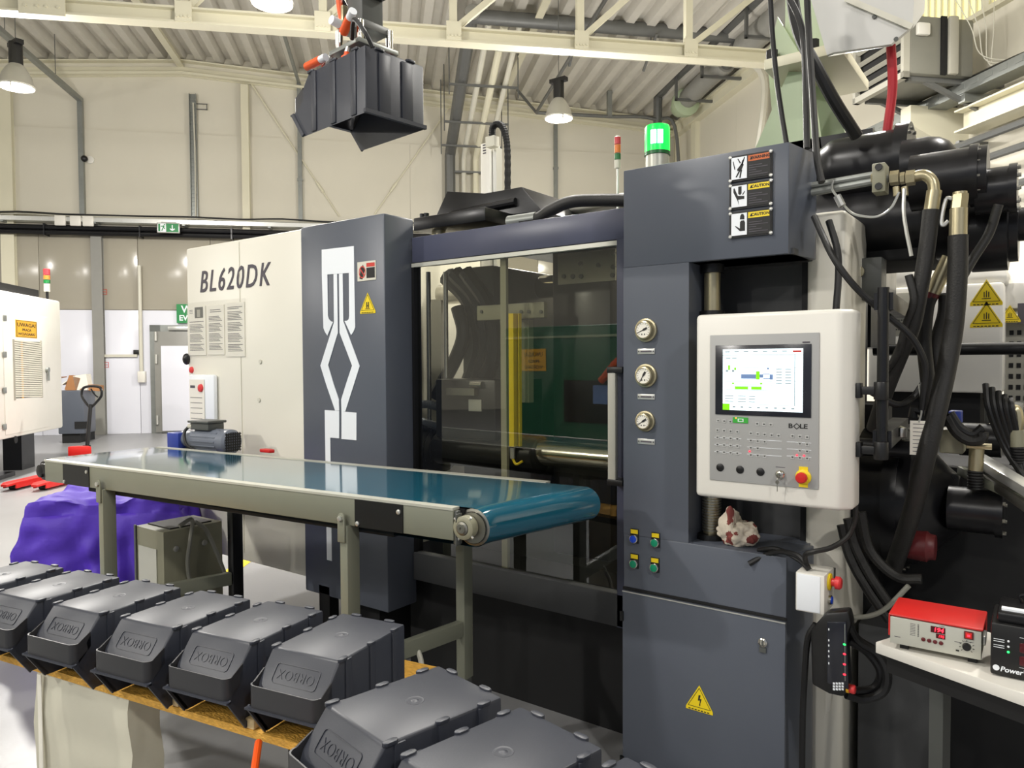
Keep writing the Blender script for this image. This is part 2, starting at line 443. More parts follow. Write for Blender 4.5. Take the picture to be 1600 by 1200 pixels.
for a, b in ((U_L, U_RIDGE), (U_RIDGE, U_R)):
    m.bar((a, VT, roof_z(a)-.16), (b, VT, roof_z(b)-.16), .18, .18)
m.build('top_chord', 'steel_cream', tr, smooth=0)
HB().bar((pV(72, 25, VT).x, VT, zc), (pV(72, 25, VT).x-.9, VT+.0, zc+1.0), .06, .06).build('brace', 'steel_cream', tr, smooth=0)

# brace rods crossing on the gable wall
rods = [((392, 130), (530, 338)), ((718, 145), (585, 335))]
for i, (a, b) in enumerate(rods):
    p, q = pV(*a, VW-.06), pV(*b, VW-.06); t = (q-p)
    m = HB().cyl(p, q, .014, n=8)
    mm = p+t*.78; m.cyl(mm-t.normalized()*.12, mm+t.normalized()*.12, .03, n=8)
    tag(m.build('brace_rod', 'steel_cream'), ['thin diagonal steel rod on the back wall falling to the right, with turnbuckle', 'thin diagonal steel rod on the back wall falling to the left, with turnbuckle'][i], 'rod', 'cross brace rods')

# door in the gable wall
def HX(x, y, v=VW): return pV(x, y, v)
dl = HX(236, 590, VW-.06).x; dz = HX(236, 508, VW-.06).z
fr = HB(); fr.box((dl, VW-.10, 0), (dl+.22, VW-.05, dz)).box((dl, VW-.10, dz-.14), (dl+1.4, VW-.05, dz)).box((dl+1.3, VW-.10, 0), (dl+1.4, VW-.05, dz))
dr = struct(fr, 'door_1', 'galv', smooth=0)
HB().box((dl+.10, VW-.13, .02), (dl+1.3, VW-.09, dz-.14)).build('frame_lining', 'pipe_grey', dr, bev=.005)
HB().box((dl+.24, VW-.16, .05), (dl+1.25, VW-.13, dz-.46)).build('leaf', 'wall_white', dr, bev=.01)
for z in (.3, dz-.25, dz-.75):
    HB().cyl((dl+.14, VW-.16, z-.1), (dl+.14, VW-.16, z+.1), .03, n=8).build('hinge', 'alu', dr)
HB().box((dl+.40, VW-.19, dz-.12), (dl+.85, VW-.12, dz-.03)).build('closer', 'alu', dr, bev=.01)
# green exit sign above the door
p = HX(276, 490, VW-.12)
t = thing('exit_route_sign', W(p.x+.55, VW-.12, p.z), 'green emergency exit sign with white letters above the white back door', 'sign')
HB().box((p.x, VW-.13, p.z-.21), (p.x+1.2, VW-.10, p.z+.21)).build('board', 'green_sign', t, smooth=0)
hf = lambda u, v, z: frame(W(u, v, z), UU, ZF)
text('WYJŚCIE', 'lettering', 'print_white', t, hf(p.x+.10, VW-.131, p.z+.09), .22, align='LEFT', bold=.004)
text('EWAKUACYJNE', 'lettering', 'print_white', t, hf(p.x+.05, VW-.131, p.z-.10), .17, align='LEFT', bold=.004)

# ceiling lamps
LM = []
def high_bay(u, v, z, label, detail=True, power=LAMP_POWER, r=.21):
    t = thing('high_bay_lamp', W(u, v, z), label, 'lamp', 'high bay lamps')
    c = W(u, v, z)
    MB().lathe(c, Z, [(.0, r), (.02, r+.012), (.06, r*.97), (.16, r*.85), (.26, r*.58), (.31, r*.38)], 28).build('reflector', 'reflector', t)
    MB().cyl(c+Z*.004, c+Z*.012, r*.96, n=28).build('lens', 'lamp_glow', t)
    MB().cyl(c+Z*.31, c+Z*.60, .085, n=12).box(tuple(c+Vector((-.14,-.05,.56))), tuple(c+Vector((.14,.05,.62)))).build('ballast_housing', 'black_plastic', t)
    rz = roof_z(u)
    m = MB().cyl(c+Z*.60, Vector((c.x, c.y, rz-.35)), .006, n=6)
    m.cyl(Vector((c.x, c.y, rz-.35)), Vector((c.x+.12, c.y+.1, rz+.02)), .005, n=6).cyl(Vector((c.x, c.y, rz-.35)), Vector((c.x-.12, c.y-.1, rz+.02)), .005, n=6)
    m.build('hanging_wire', 'galv_dark', t)
    MB().tube([c+Vector((r*.7,-r*.6,.02)), c+Vector((r*.75,-r*.62,-.05)), c+Vector((r*.5,-r*.6,-.06))], .012, 6).build('latch', 'pipe_white', t)
    hall_lamp_light(c-Z*.03, power)
    return t
ZL = 5.3
for (x, y, lb) in ((26, 137, 'high bay lamp at the left edge hanging in front of the back wall'),
                   (425, 6, 'high bay lamp at the top edge to the left of the held black bin'),
                   (873, 186, 'high bay lamp hanging above the machine near the white wall corner')):
    p = pH(x, y, ZL); LM.append((p.x, p.y)); high_bay(p.x, p.y, ZL, lb, power=LAMP_POWER*(.8 if x == 425 else 2.1))
print('LAMPS', [(round(a, 2), round(b, 2)) for a, b in LM])
# lamps of the hall outside the picture, unseen; the last is added to brighten the mould area
for (u, v, pw) in ((-8.1, .9, 1.9), (-2.0, 1.5, .55), (3.6, 2.5, .6), (-4.5, -3.0, .6), (1.5, -3.5, .8), (-11, -4, .8), (-13, 9, 1.5), (4.2, 6.0, 1.), (.9, 4.9, .7)):
    t = thing('high_bay_lamp', W(u, v, ZL), 'unseen high bay lamp beyond the picture, placed for its light', 'lamp', 'unseen high bay lamps beyond the picture')
    c = W(u, v, ZL)
    MB().lathe(c, Z, [(.0, .21), (.06, .20), (.16, .17), (.31, .08)], 24).build('reflector', 'reflector', t)
    MB().cyl(c+Z*.004, c+Z*.012, .20, n=24).build('lens', 'lamp_glow', t)
    MB().cyl(c+Z*.31, c+Z*.6, .085, n=12).cyl(c+Z*.6, Vector((c.x, c.y, roof_z(u)-.02)), .006, n=6).build('ballast_housing', 'black_plastic', t)
    hall_lamp_light(c-Z*.03, LAMP_POWER*pw)

# ------------------------------------------------------------------ fittings on the walls and under the roof
def on_wall(x, y, off=.06): return pV(x, y, VW-off)
# cable trunking that comes along the roof and drops down the wall
p = on_wall(125, 156, .10); q = on_wall(130, 342, .10)
t = thing('cable_trunking', W(p.x, VW-.1, q.z), 'grey cable trunking running down the back wall from beside the left lamp', 'trunking')
HB().box((p.x-.05, 8.5, p.z-.04), (p.x+.05, VW-.05, p.z+.05)).build('roof_run', 'galv', t, smooth=0)
HB().box((p.x-.05, VW-.14, q.z), (p.x+.05, VW-.05, p.z-.04)).build('wall_run', 'galv', t, smooth=0)
m = HB()
for v in (9.5, 11.7, 14.2, 16.2): m.cyl((p.x, v, p.z+.05), (p.x, v, roof_z(p.x)+.05), .008, n=6)
m.build('hanger_rod', 'galv_dark', t)
# perforated riser
p = on_wall(299, 146, .1); q = on_wall(306, 344, .1); ua = (p.x+q.x)/2
t = thing('cable_riser', W(ua, VW-.1, q.z), 'perforated steel cable riser on the back wall between the two left columns', 'cable tray')
m = HB().box((ua-.07, VW-.06, q.z), (ua+.07, VW-.05, p.z)).box((ua-.075, VW-.12, q.z), (ua-.065, VW-.05, p.z)).box((ua+.065, VW-.12, q.z), (ua+.075, VW-.05, p.z))
k = q.z
while k < p.z-.1: m.box((ua-.065, VW-.075, k), (ua+.065, VW-.06, k+.03)); k += .085
m.build('tray', 'galv', t, smooth=0)
HB().tube([(ua+.02, VW-.09, q.z), (ua+.03, VW-.09, (q.z+p.z)/2), (ua+.01, VW-.09, p.z-.2)], .02, 6).build('cable', 'pipe_white', t)
HB().box((ua+.07, VW-.08, p.z-.22), (ua+.30, VW-.07, p.z-.20)).box((ua+.07, VW-.08, p.z-.34), (ua+.30, VW-.07, p.z-.32)).box((ua+.28, VW-.08, p.z-.34), (ua+.30, VW-.07, p.z-.20)).build('bracket', 'galv_dark', t, smooth=0)
# two plain conduits down the wall
for (x0, y0, x1, y1, lb) in ((467, 130, 470, 352, 'thin grey conduit dropping down the back wall below the held black bin'), (868, 195, 869, 330, 'grey conduit dropping down the back wall below the far lamp')):
    p = on_wall(x0, y0, .08); q = on_wall(x1, y1, .08)
    m = HB().box((p.x-.045, VW-.12, q.z-1.2), (p.x+.045, VW-.04, p.z)).box((p.x-.06, VW-.13, q.z+1), (p.x+.06, VW-.04, q.z+1.05))
    if x0 == 467: m.box((p.x-.03, 12.0, p.z-.03), (p.x+.03, VW-.04, p.z+.03))
    tag(m.build('conduit', 'galv', smooth=0), lb, 'conduit')
# long cable tray with cables and black pipes
a = on_wall(0, 343, .2)
t = thing('cable_tray', W(a.x, VW-.2, a.z), 'long perforated cable tray with loose cables crossing the back wall', 'cable tray')
u0, u1 = -13.0, U_R-.4
m = HB().box((u0, VW-.32, a.z-.02), (u1, VW-.30, a.z+.07)).box((u0, VW-.30, a.z-.02), (u1, VW-.05, a.z-.012))
for i in range(100):
    uu_ = u0+.2*i; m.box((uu_, VW-.325, a.z+.0), (uu_+.09, VW-.319, a.z+.03))
m.build('tray', 'alu', t, smooth=0)
for k in range(4):
    pts = [(u0+i*.9, VW-.12-.05*k+.04*sin(i*2.1+k), a.z+.05+.03*k+.05*noise.noise((i*.9, k*3., 0))) for i in range(23)]
    HB().tube(pts, .018, 6, 3).build('cable', 'black_rubber' if k % 2 else 'pipe_white', t)
for i in range(11):
    HB().box((u0+1.5+i*1.8, VW-.34, a.z-.06), (u0+1.56+i*1.8, VW-.05, a.z-.02)).build('bracket', 'galv', t, smooth=0)
for uu_ in (-6.85, -6.55, -6.3):
    HB().box((uu_, VW-.36, a.z-.12), (uu_+.22, VW-.30, a.z+.10)).build('junction_box', 'white_paint', t, bev=.02)
for k, y in ((0, 353), (1, 361)):
    z = on_wall(0, y, .22).z
    m = HB().cyl((u0, VW-.22, z), (u1, VW-.22, z), .055, n=10)
    for i in range(10): m.box((u0+2.1+i*1.9, VW-.29, z-.07), (u0+2.13+i*1.9, VW-.04, z+.07))
    tag(m.build('pressure_pipe', 'black_metal'), ['upper black pipe along the back wall just under the cable tray', 'lower black pipe along the back wall behind the hanging green exit sign'][k], 'pipe', 'black pipes on the back wall')
# running man exit sign hung on the pipes
p = pV(263, 356, VW-.45)
t = thing('exit_sign', W(p.x, VW-.45, p.z), 'small green exit sign with running figure and down arrow hung from the pipes', 'sign')
HB().box((p.x-.23, VW-.46, p.z-.11), (p.x+.23, VW-.40, p.z+.11)).build('housing', 'alu', t, bev=.01)
Mx = hf(p.x, VW-.462, p.z)
flat(Mx, rect(-.04, -.09, .21, .09), 0, .003).build('arrow_field', 'green_sign', t, smooth=0)
flat(Mx, rect(-.21, -.09, -.05, .09), 0, .003).build('figure_field', 'print_white', t, smooth=0)
flat(Mx, [(.075,.06),(.095,.06),(.095,-.03),(.13,-.01),(.14,-.03),(.085,-.07),(.03,-.03),(.04,-.01),(.075,-.03)], .003, .002).build('arrow', 'print_white', t, smooth=0)
m = flat(Mx, rect(-.20, -.08, -.16, .08), .003, .002)
for bb in ([(-.12,.03),(-.09,.05),(-.07,.03),(-.10,-.01)], [(-.10,.0),(-.085,.01),(-.06,-.02),(-.075,-.035),(-.09,-.015)], [(-.115,.0),(-.10,-.01),(-.12,-.07),(-.14,-.07)], [(-.15,.03),(-.12,.045),(-.11,.03),(-.145,.015)], rect(-.085,.05,-.06,.075)):
    m.prism([Mx @ Vector((x, y, .005)) for x, y in bb], Mx.to_3x3() @ Vector((0,0,-.002)))
m.build('running_figure', 'green_sign', t, smooth=0)
HB().box((p.x-.15, VW-.43, p.z+.10), (p.x+.15, VW-.20, p.z+.13)).build('bracket', 'galv', t, smooth=0)
# small dome camera, switch, white pipe, barrier bar
p = on_wall(140, 249, .1)
t = thing('wall_camera', W(p.x, VW-.1, p.z), 'small black bulb camera on a white base high on the back wall', 'camera')
HB().lathe((p.x, VW-.03, p.z), (0, -1, 0), [(0, .08), (.05, .08), (.06, .05)]).build('base', 'white_paint', t)
HB().ball((p.x-.09, VW-.14, p.z), .07).build('dome', 'black_plastic', t)
p = on_wall(218, 415, .1); q = on_wall(222, 580, .1)
t = thing('white_pipe', W(q.x, VW-.1, q.z), 'thin white pipe running down the white back wall left of the door', 'pipe')
HB().cyl((p.x, VW-.12, q.z), (p.x, VW-.12, p.z), .04, n=10).build('pipe', 'pipe_white', t)
HB().box((p.x-.07, VW-.18, q.z-.25), (p.x+.09, VW-.05, q.z)).build('socket_box', 'white_paint', t, bev=.02)
p = on_wall(160, 556, .1)
t = thing('wall_conduit', W(p.x, VW-.1, p.z), 'white horizontal conduit with a small black switch between grey column and pipe', 'conduit')
q = on_wall(218, 558, .1)
HB().box((p.x, VW-.10, p.z-.03), (q.x-.05, VW-.05, p.z+.03)).build('channel', 'pipe_white', t, smooth=0)
HB().box((q.x-.13, VW-.10, q.z+.06), (q.x+.02, VW-.05, q.z+.16)).build('switch', 'black_plastic', t, bev=.01)
for (x, y, lb) in ((160, 456, 'upper small red outlined label on the white wall beside the grey column'), (163, 570, 'lower small red outlined label on the white wall beside the grey column')):
    p = on_wall(x, y, .06); Mx = hf(p.x, VW-.055, p.z); m = MB()
    for r in (rect(-.09,.05,.09,.06), rect(-.09,-.06,.09,-.05), rect(-.09,-.05,-.08,.05), rect(.08,-.05,.09,.05), rect(-.07,-.005,.07,.005)):
        m.prism([Mx @ Vector((a_, b_, .004)) for a_, b_ in r], Mx.to_3x3() @ Vector((0,0,-.003)))
    tag(m.build('wall_label', 'print_red', smooth=0), lb, 'label')

# bundle of service pipes: up the wall, along the roof, across to the right
p = on_wall(703, 236, .25); zb0 = 2.0
t = thing('service_pipe_bundle', W(p.x, VW-.25, zb0), 'bundle of grey and white service pipes rising on the back wall and along the roof', 'pipe')
c0 = pU(757, 27, p.x+.25)
va = c0.y
def run(du, dz, r, mat, name, vend=None):
    vend = va if vend is None else vend
    u = p.x+du; zt_ = p.z+dz; rise = c0.z-p.z
    HB().tube([(u, VW-.25, zb0), (u, VW-.25, zt_-.12), (u+.01, VW-.35, zt_), (u+.02, vend+.1, zt_+rise*(VW-.25-vend)/(VW-.25-va))], r, 10, 1).build(name, mat, t)
    return (u+.02, vend, zt_+rise*(VW-.25-vend)/(VW-.25-va))
e1 = run(0, 0, .125, 'galv_dark', 'main_pipe')
run(.32, -.05, .06, 'pipe_white', 'branch_pipe'); run(.60, -.08, .07, 'steel_cream', 'branch_pipe'); run(.88, -.05, .055, 'pipe_white', 'branch_pipe')
eL = pV(1210, 62, va)
HB().tube([(e1[0], va+.2, e1[2]), (e1[0]+.02, va, e1[2]), (e1[0]+.2, va, e1[2]), (eL.x, va, e1[2])], .125, 12, 1).build('main_pipe', 'galv_dark', t)
HB().cyl((e1[0]+.45, va+.25, e1[2]-.34), (eL.x, va+.25, e1[2]-.34), .10, n=12).build('main_pipe', 'pipe_grey', t)
HB().cyl((e1[0]+.55, va+.55, e1[2]-.28), (eL.x, va+.55, e1[2]-.28), .07, n=12).build('branch_pipe', 'pipe_white', t)
HB().lathe((e1[0], va-.13, e1[2]), (0,-1,0), [(0,.125),(.05,.135),(.06,.09)], 14).build('end_cap', 'pipe_grey', t)
for f_ in (.12, .33, .62):
    v = VW-.25+(va-VW+.25)*f_; z = p.z+(c0.z-p.z)*f_-.16
    m = HB().box((p.x-.25, v-.02, z-.02), (p.x+1.15, v+.02, z+.02))
    m.cyl((p.x-.24, v, z-.2), (p.x-.24, v, roof_z(p.x)+.03), .012, n=6).cyl((p.x+1.14, v, z-.2), (p.x+1.14, v, roof_z(p.x)+.03), .012, n=6)
    m.build('pipe_hanger', 'galv_dark', t, smooth=0)
for x in (900, 1020):
    q = pV(x, 40, va); m = HB().cyl((q.x, va+.1, e1[2]-.5), (q.x, va+.1, roof_z(q.x)+.03), .012, n=6).bar((q.x, va-.2, e1[2]-.15), (q.x, va+.5, e1[2]-.55), .04, .04)
    m.build('pipe_hanger', 'galv_dark', t, smooth=0)
HB().box((p.x-.1, VW-.30, zb0+2), (p.x+1.0, VW-.2, zb0+2.04)).box((p.x-.1, VW-.32, p.z-.5), (p.x+1.0, VW-.2, p.z-.46)).build('wall_clamp', 'galv_dark', t, smooth=0)

# thin conduit to the far lamp
p = pV(838, 176, VW-1.2)
t = thing('lamp_conduit', W(p.x, VW-1.2, p.z), 'thin steel conduit bending past the far lamp towards the wall corner', 'conduit')
q = pV(1040, 192, VW-1.2); r_ = pV(1058, 260, VW-1.2)
HB().tube([(p.x, 9.2, p.z), (p.x, VW-1.2, p.z)], .035, 8).build('conduit', 'galv_dark', t)
HB().tube([(p.x, VW-1.2, p.z), (q.x-1.4, VW-1.2, p.z), (q.x-.3, VW-1.2, p.z), (r_.x, VW-1.2, p.z-.45), (r_.x, VW-1.2, 2.4)], .04, 8, 6).build('conduit', 'galv_dark', t)
s_ = pV(803, 118, VW-.6); HB().cyl((p.x, VW-1.2, p.z), (s_.x, VW-1.0, roof_z(s_.x)-.1), .03, n=6).build('strut', 'galv_dark', t)
s_ = pV(952, 130, VW-1.2); HB().box((s_.x-.05, VW-1.25, p.z), (s_.x+.05, VW-1.15, roof_z(s_.x)+.05)).build('hanger', 'galv', t, smooth=0)

# ventilation duct along the eaves of the right wall
p = pU(1058, 172, U_R-.65)
t = thing('ventilation_duct', W(p.x, p.y, p.z), 'grey flexible ventilation duct with fan under the roof edge by the wall corner', 'duct')
HB().lathe((p.x, p.y-.1, p.z), (0, -1, 0), [(0, .20), (.25, .28), (.3, .30), (.45, .30), (.5, .20)], 20).build('fan_housing', 'pale_green', t)
HB().tube([(p.x+.0, p.y-.5, p.z+.05), (p.x+.02, p.y-1.5, p.z+.12), (p.x+.02, p.y-2.4, p.z+.12)], .19, 14, 14, .10).build('flexible_duct', 'pipe_grey', t)
HB().cyl((p.x+.02, p.y-2.4, p.z+.12), (p.x+.02, p.y-3.1, p.z+.12), .14, n=14).box((p.x-.1, p.y-2.9, p.z+.0), (p.x+.2, p.y-2.6, p.z+.35)).build('damper', 'galv_dark', t)
HB().tube([(p.x+.02, p.y-3.1, p.z+.12), (p.x+.02, p.y-4.2, p.z+.12), (p.x+.02, p.y-6.4, p.z+.12)], .21, 14, 14, .10).build('flexible_duct', 'pipe_grey', t)
HB().tube([(p.x-.35, p.y+.3, 2.4), (p.x-.35, p.y+.3, p.z), (p.x-.33, p.y, p.z+.42), (p.x-.30, p.y-2, p.z+.45), (p.x-.3, p.y-6, p.z+.45)], .10, 10, 6).build('conduit', 'galv_dark', t)
for dv in (.9, 2.2, 4.): HB().box((p.x-.42, p.y-dv-.03, p.z-.12), (p.x+.6, p.y-dv+.03, p.z-.07)).box((p.x-.42, p.y-dv-.03, p.z-.12), (p.x-.37, p.y-dv+.03, p.z+.95)).build('support', 'galv_dark', t, smooth=0)
# pipe bend from the truss end down the right wall
p = pU(1192, 110, U_R-.2)
tag(HB().tube([(p.x-.9, p.y+.4, p.z+.28), (p.x-.3, p.y+.2, p.z+.25), (p.x, p.y, p.z-.1), (p.x, p.y, p.z-.9), (p.x-.0, p.y+.5, p.z-2.2)], .07, 8, 6).build('downpipe', 'pipe_white'), 'white downpipe bending along the right wall behind the pale green column', 'pipe')

# skylight windows high on the right wall
for k, (x0, x1) in enumerate(((1440, 1536), (1548, 1640))):
    a = pU(x0, 20, U_R-.1); b = pU(x1, 20, U_R-.1); zl = pU(1490, 42, U_R-.1).z
    wn = struct(HB().box((U_R-.07, b.y, zl), (U_R-.05, a.y, zl+1.6)), 'window_%d' % (k+1), 'skylight', smooth=0)
    m = HB(); nn = 9
    for i in range(nn+1): v = b.y+(a.y-b.y)*i/nn; m.box((U_R-.10, v-.008, zl), (U_R-.07, v+.008, zl+1.6))
    m.build('glazing_bar', 'steel_cream', wn, smooth=0)
    HB().box((U_R-.13, b.y-.06, zl-.06), (U_R-.03, a.y+.06, zl)).box((U_R-.13, a.y, zl), (U_R-.03, a.y+.06, zl+1.6)).box((U_R-.13, b.y-.06, zl), (U_R-.03, b.y, zl+1.6)).box((U_R-.13, b.y-.06, zl+1.6), (U_R-.03, a.y+.06, zl+1.66)).build('frame', 'steel_cream', wn, smooth=0)

# unit heater on a bracket
uh = 5.9
a = pU(1335, 92, uh); b = pU(1405, 92, uh); zt_ = pU(1405, 28, uh).z; zl = pU(1370, 138, uh).z
t = thing('unit_heater', W(uh, (a.y+b.y)/2, zl), 'grey unit heater with slanted louvres hung on the right wall', 'heater')
v1, v0 = a.y, b.y-.10
ud = pV(1522, 90, v0).x
HB().box((uh+.06, v0, zl), (ud, v1, zt_)).build('housing', 'heater_grey', t, bev=.03)
HB().box((uh-.02, v0, zl-.05), (uh+.06, v0+.05, zt_)).box((uh-.02, v1-.05, zl-.05), (uh+.06, v1, zt_)).box((uh-.02, v0, zl-.05), (uh+.06, v1, zl+.02)).build('front_frame', 'skin_grey', t, smooth=0)
HB().box((uh+.05, v0+.05, zl), (uh+.058, v1-.05, zt_)).build('back_plate', 'black_matte', t, smooth=0)
for k in range(6):
    z = zl+.10+k*.15
    HB().bar((uh-.0, v0+.05, z), (uh+.0, v1-.05, z), .055, .012, Vector(UU)*.7+Z*.7).build('louvre', 'skin_grey', t, smooth=0)
m = HB()
for v in (v0+.1, v1-.1): m.bar((uh+.3, v, zl-.03), (U_R-.03, v, zl-.45), .05, .05).box((uh+.1, v-.03, zl-.06), (U_R-.03, v+.03, zl))
m.build('bracket', 'galv_dark', t, smooth=0)
HB().box((uh+.12, v0-.06, zl+.42), (uh+.28, v0, zl+.56)).build('junction_box', 'white_paint', t, bev=.02)
for k in range(4):
    HB().tube([(uh+.5+.2*k, v0-.06, zt_+.3), (uh+.7+.1*k, v0-.16, zl+.5), (uh+.9+.05*k, v0-.12, zl+.2-.05*k), (U_R-.1, v0-.3, zl+.1)], .006, 6).build('cable', 'pipe_white', t)
HB().box((uh+.45, v0-.02, zl), (uh+.52, v0+.001, zt_)).build('side_gap', 'black_matte', t, smooth=0)
HB().box((uh+.53, v0-.06, zl), (uh+.65, v0-.005, zt_)).build('side_duct', 'skin_grey', t, bev=.02)

# rising cable rail along the right wall and the crane runway under it
ur = 6.7
p = pU(1345, 208, ur); q = pU(1600, 97, ur)
t = thing('perforated_rail', W(ur, p.y, p.z), 'long perforated steel cable rail running along the right wall above the black cylinders', 'rail')
zr = (p.z+q.z)/2; v0, v1 = q.y-3, p.y
m = HB().box((ur-.01, v0, zr-.06), (ur+.01, v1, zr+.06)).box((ur-.01, v0, zr-.07), (ur+.25, v1, zr-.06))
k = v0
while k < v1: m.box((ur-.015, k, zr-.02), (ur-.009, k+.10, zr+.03)); k += .2
m.build('rail', 'galv', t, smooth=0)
HB().tube([(ur+.1, v0+i*.8, zr+.08+.03*sin(i*1.7)) for i in range(int((v1-v0)/.8))], .03, 6, 3).build('cable', 'black_rubber', t)
m = HB(); 
for v in (p.y+.5, (p.y+q.y)/2-.5, q.y-1): m.box((ur, v-.05, zr-.17), (U_R-.03, v+.05, zr-.07))
m.build('bracket', 'galv', t, smooth=0)
uc = 6.95
p = pU(1508, 178, uc); zc_ = pU(1600, 170, uc).z; ztop = pU(1600, 138, uc).z
t = thing('crane_runway', W(uc, p.y, zc_), 'cream steel crane runway beam on a console below the perforated rail', 'beam')
HB().box((uc-.15, V_B, zc_-.02), (uc+.15, p.y, zc_)).box((uc-.02, V_B, zc_), (uc+.02, p.y, ztop)).box((uc-.15, V_B, ztop), (uc+.15, p.y, ztop+.02)).build('beam', 'steel_cream', t, smooth=0)
c = pU(1440, 165, 6.6); c2 = pU(1440, 208, 6.6)
HB().prism([(6.45, c.y, c.z), (U_R-.03, c.y, c.z), (U_R-.03, c.y, c2.z-.35), (6.9, c.y, c2.z-.1), (6.45, c.y, c2.z+.1)], (0, .18, 0)).build('console', 'steel_cream', t, smooth=0)
for i, (y0, y1, uq) in enumerate(((222, 185, 6.9), (252, 226, 6.95), (300, 288, 7.0))):
    p = pU(1530, y0, uq); q = pU(1600, y1, uq)
    z = (p.z+q.z)/2
    m = HB().cyl((uq, q.y-2.5, z), (uq, p.y+4.5, z), .045, n=8)
    for v in (p.y+.3, q.y-.2, p.y+2.): m.box((uq-.03, v-.03, z-.06), (U_R-.02, v+.03, z+.06))
    tag(m.build('wall_pipe', 'galv_dark'), ['top grey pipe along the right wall beyond the black cylinders', 'middle grey pipe along the right wall beyond the black cylinders', 'lowest grey pipe along the right wall beyond the black cylinders'][i], 'pipe', 'grey pipes on the right wall')

# ================================================================== THE MOULDING MACHINE (axis along X, front on the plane Y = YM)
YM = 2.45
def fp(x, y, Y=YM): p = pY(x, y, Y); return (p.x, p.z)
ZT = 2.25
mach = thing('injection_moulding_machine', (-2.2, YM+.6, 0), 'large slate grey and cream injection moulding machine with teal belt conveyor in front', 'machine')
xw0 = fp(288, 387)[0]; xc0 = fp(469, 360)[0]; xc1 = fp(600, 337)[0]; zc0 = fp(558, 945)[1]
# rear cream cabinet
zwb = fp(440, 893)[1]
o = MB().box((xw0, YM+.01, zwb), (xc0-.002, YM+1.5, ZT-.005)).build('rear_cover', 'cover_cream', mach, bev=.012)
MB().box((xw0+.55, YM+.006, zwb+.05), (xw0+.553, YM+.012, ZT-.02)).build('panel_joint', 'print_cream', o, smooth=0)
for k, (x, y) in enumerate(((405, 565), (403, 625))):
    X_, Z_ = fp(x, y, YM); MB().cyl((X_, YM+.011, Z_), (X_, YM+.004, Z_), .012, n=10).build('hole_plug', 'print_cream', o)
X_, Z_ = fp(293, 561); MB().ball((X_-.01, YM-.0, Z_), .03, 12, (.8, .8, 1.2)).build('latch_knob', 'black_plastic', o)
MB().box((xw0+.15, YM+1.0, .0), (xw0+.35, YM+1.45, zwb+.01)).build('machine_foot', 'black_matte', mach, smooth=0)
MB().box((xc0-.12, YM+1.0, .0), (xc0+.06, YM+1.45, zwb+.01)).build('machine_foot', 'black_matte', mach, smooth=0)
# model number
Xa, Za = fp(309, 441); Xb, Zb = fp(419, 431)
text('BL620DK', 'model_lettering', 'print_grey', o, front(((Xa+Xb)/2, YM+.008, (Za+Zb)/2-.0)), .180, extrude=.002, shear=.24, bold=.0008, sx=.82, spacing=1.22)
bpy.data.materials['print_grey'].node_tree.nodes['Mix'].inputs[6].default_value = lin('#4e4a50')+(1,)
bpy.data.materials['print_grey'].node_tree.nodes['Mix'].inputs[7].default_value = lin('#57525a')+(1,)
# slate logo cover
o = MB().box((xc0, YM, zc0), (xc1, YM+.20, ZT)).build('logo_cover', 'slate', mach, bev=.01)
pc = lambda x, y: fp(400+x/4, 300+y/4)
LOGO = [[(413,361),(614,338),(616,504),(414,518)],
 [(414,518),(448,516),(452,775),(458,795),(470,808),(484,812),(448,898),(432,872),(424,850)],
 [(583,506),(616,504),(622,845),(612,872),(597,895),(556,806),(572,804),(582,795),(585,775)],
 [(487,514),(509,512),(514,880),(453,1082),(487,1200),(520,1297),(522,1366),(497,1366),(440,1200),(405,1085),(490,815)],
 [(521,512),(544,510),(548,808),(650,1088),(615,1200),(560,1372),(537,1372),(535,1297),(565,1200),(603,1085),(525,880)],
 [(432,1363),(522,1368),(522,1540),(466,1535),(476,2306),(446,2298)],
 [(537,1372),(630,1379),(630,1552),(537,1543)]]
for pol in LOGO:
    MB().xz([pc(x, y) for x, y in pol], YM-.003, .0025).build('logo_piece', 'print_white', o, smooth=0)
# prohibition plate
m0 = fp(559, 410); m1 = fp(588, 437)
st = MB().box((m0[0], YM-.003, m1[1]), (m1[0], YM-.0005, m0[1])).build('safety_plate', 'print_cream', o, smooth=0)
wq, hq = m1[0]-m0[0], m0[1]-m1[1]
Mx = front((m0[0], YM-.003, m1[1]))
flat(Mx, rect(wq*.5, hq*.12, wq*.95, hq*.66), 0, .0006).build('text_block', 'print_black', st, smooth=0)
flat(Mx, rect(wq*.5, hq*.70, wq*.95, hq*.90), 0, .0006).build('heading', 'print_red', st, smooth=0)
cx, cy, rr = wq*.27, hq*.46, hq*.32
ring = MB()
for k in range(20):
    a, b = 2*pi*k/20, 2*pi*(k+1)/20
    ring.prism([Mx @ Vector((cx+cos(q)*r*.8, cy+sin(q)*r, .001)) for q, r in ((a, rr), (b, rr), (b, rr*.82), (a, rr*.82))], (0, .0008, 0))
ring.prism([Mx @ Vector((cx-rr*.6, cy+rr*.55, .0012)), Mx @ Vector((cx-rr*.45, cy+rr*.7, .0012)), Mx @ Vector((cx+rr*.6, cy-rr*.55, .0012)), Mx @ Vector((cx+rr*.45, cy-rr*.7, .0012))], (0, .0008, 0))
ring.build('prohibition_ring', 'print_red', st, smooth=0)
flat(Mx, [(cx-.02,cy-.03),(cx+.0,cy-.035),(cx+.02,cy+.01),(cx+.005,cy+.035),(cx-.012,cy+.02)], .0, .0007).build('hand_pictogram', 'print_black', st, smooth=0)
X_, Z_ = fp(575, 487); triangle_sign(mach, front((X_, YM-.001, Z_)), .105, 'crush')
MB().box((xc0+.22, YM+.15, 0), (xc0+.40, YM+1.3, zc0)).build('bed', 'black_matte', mach, smooth=0)
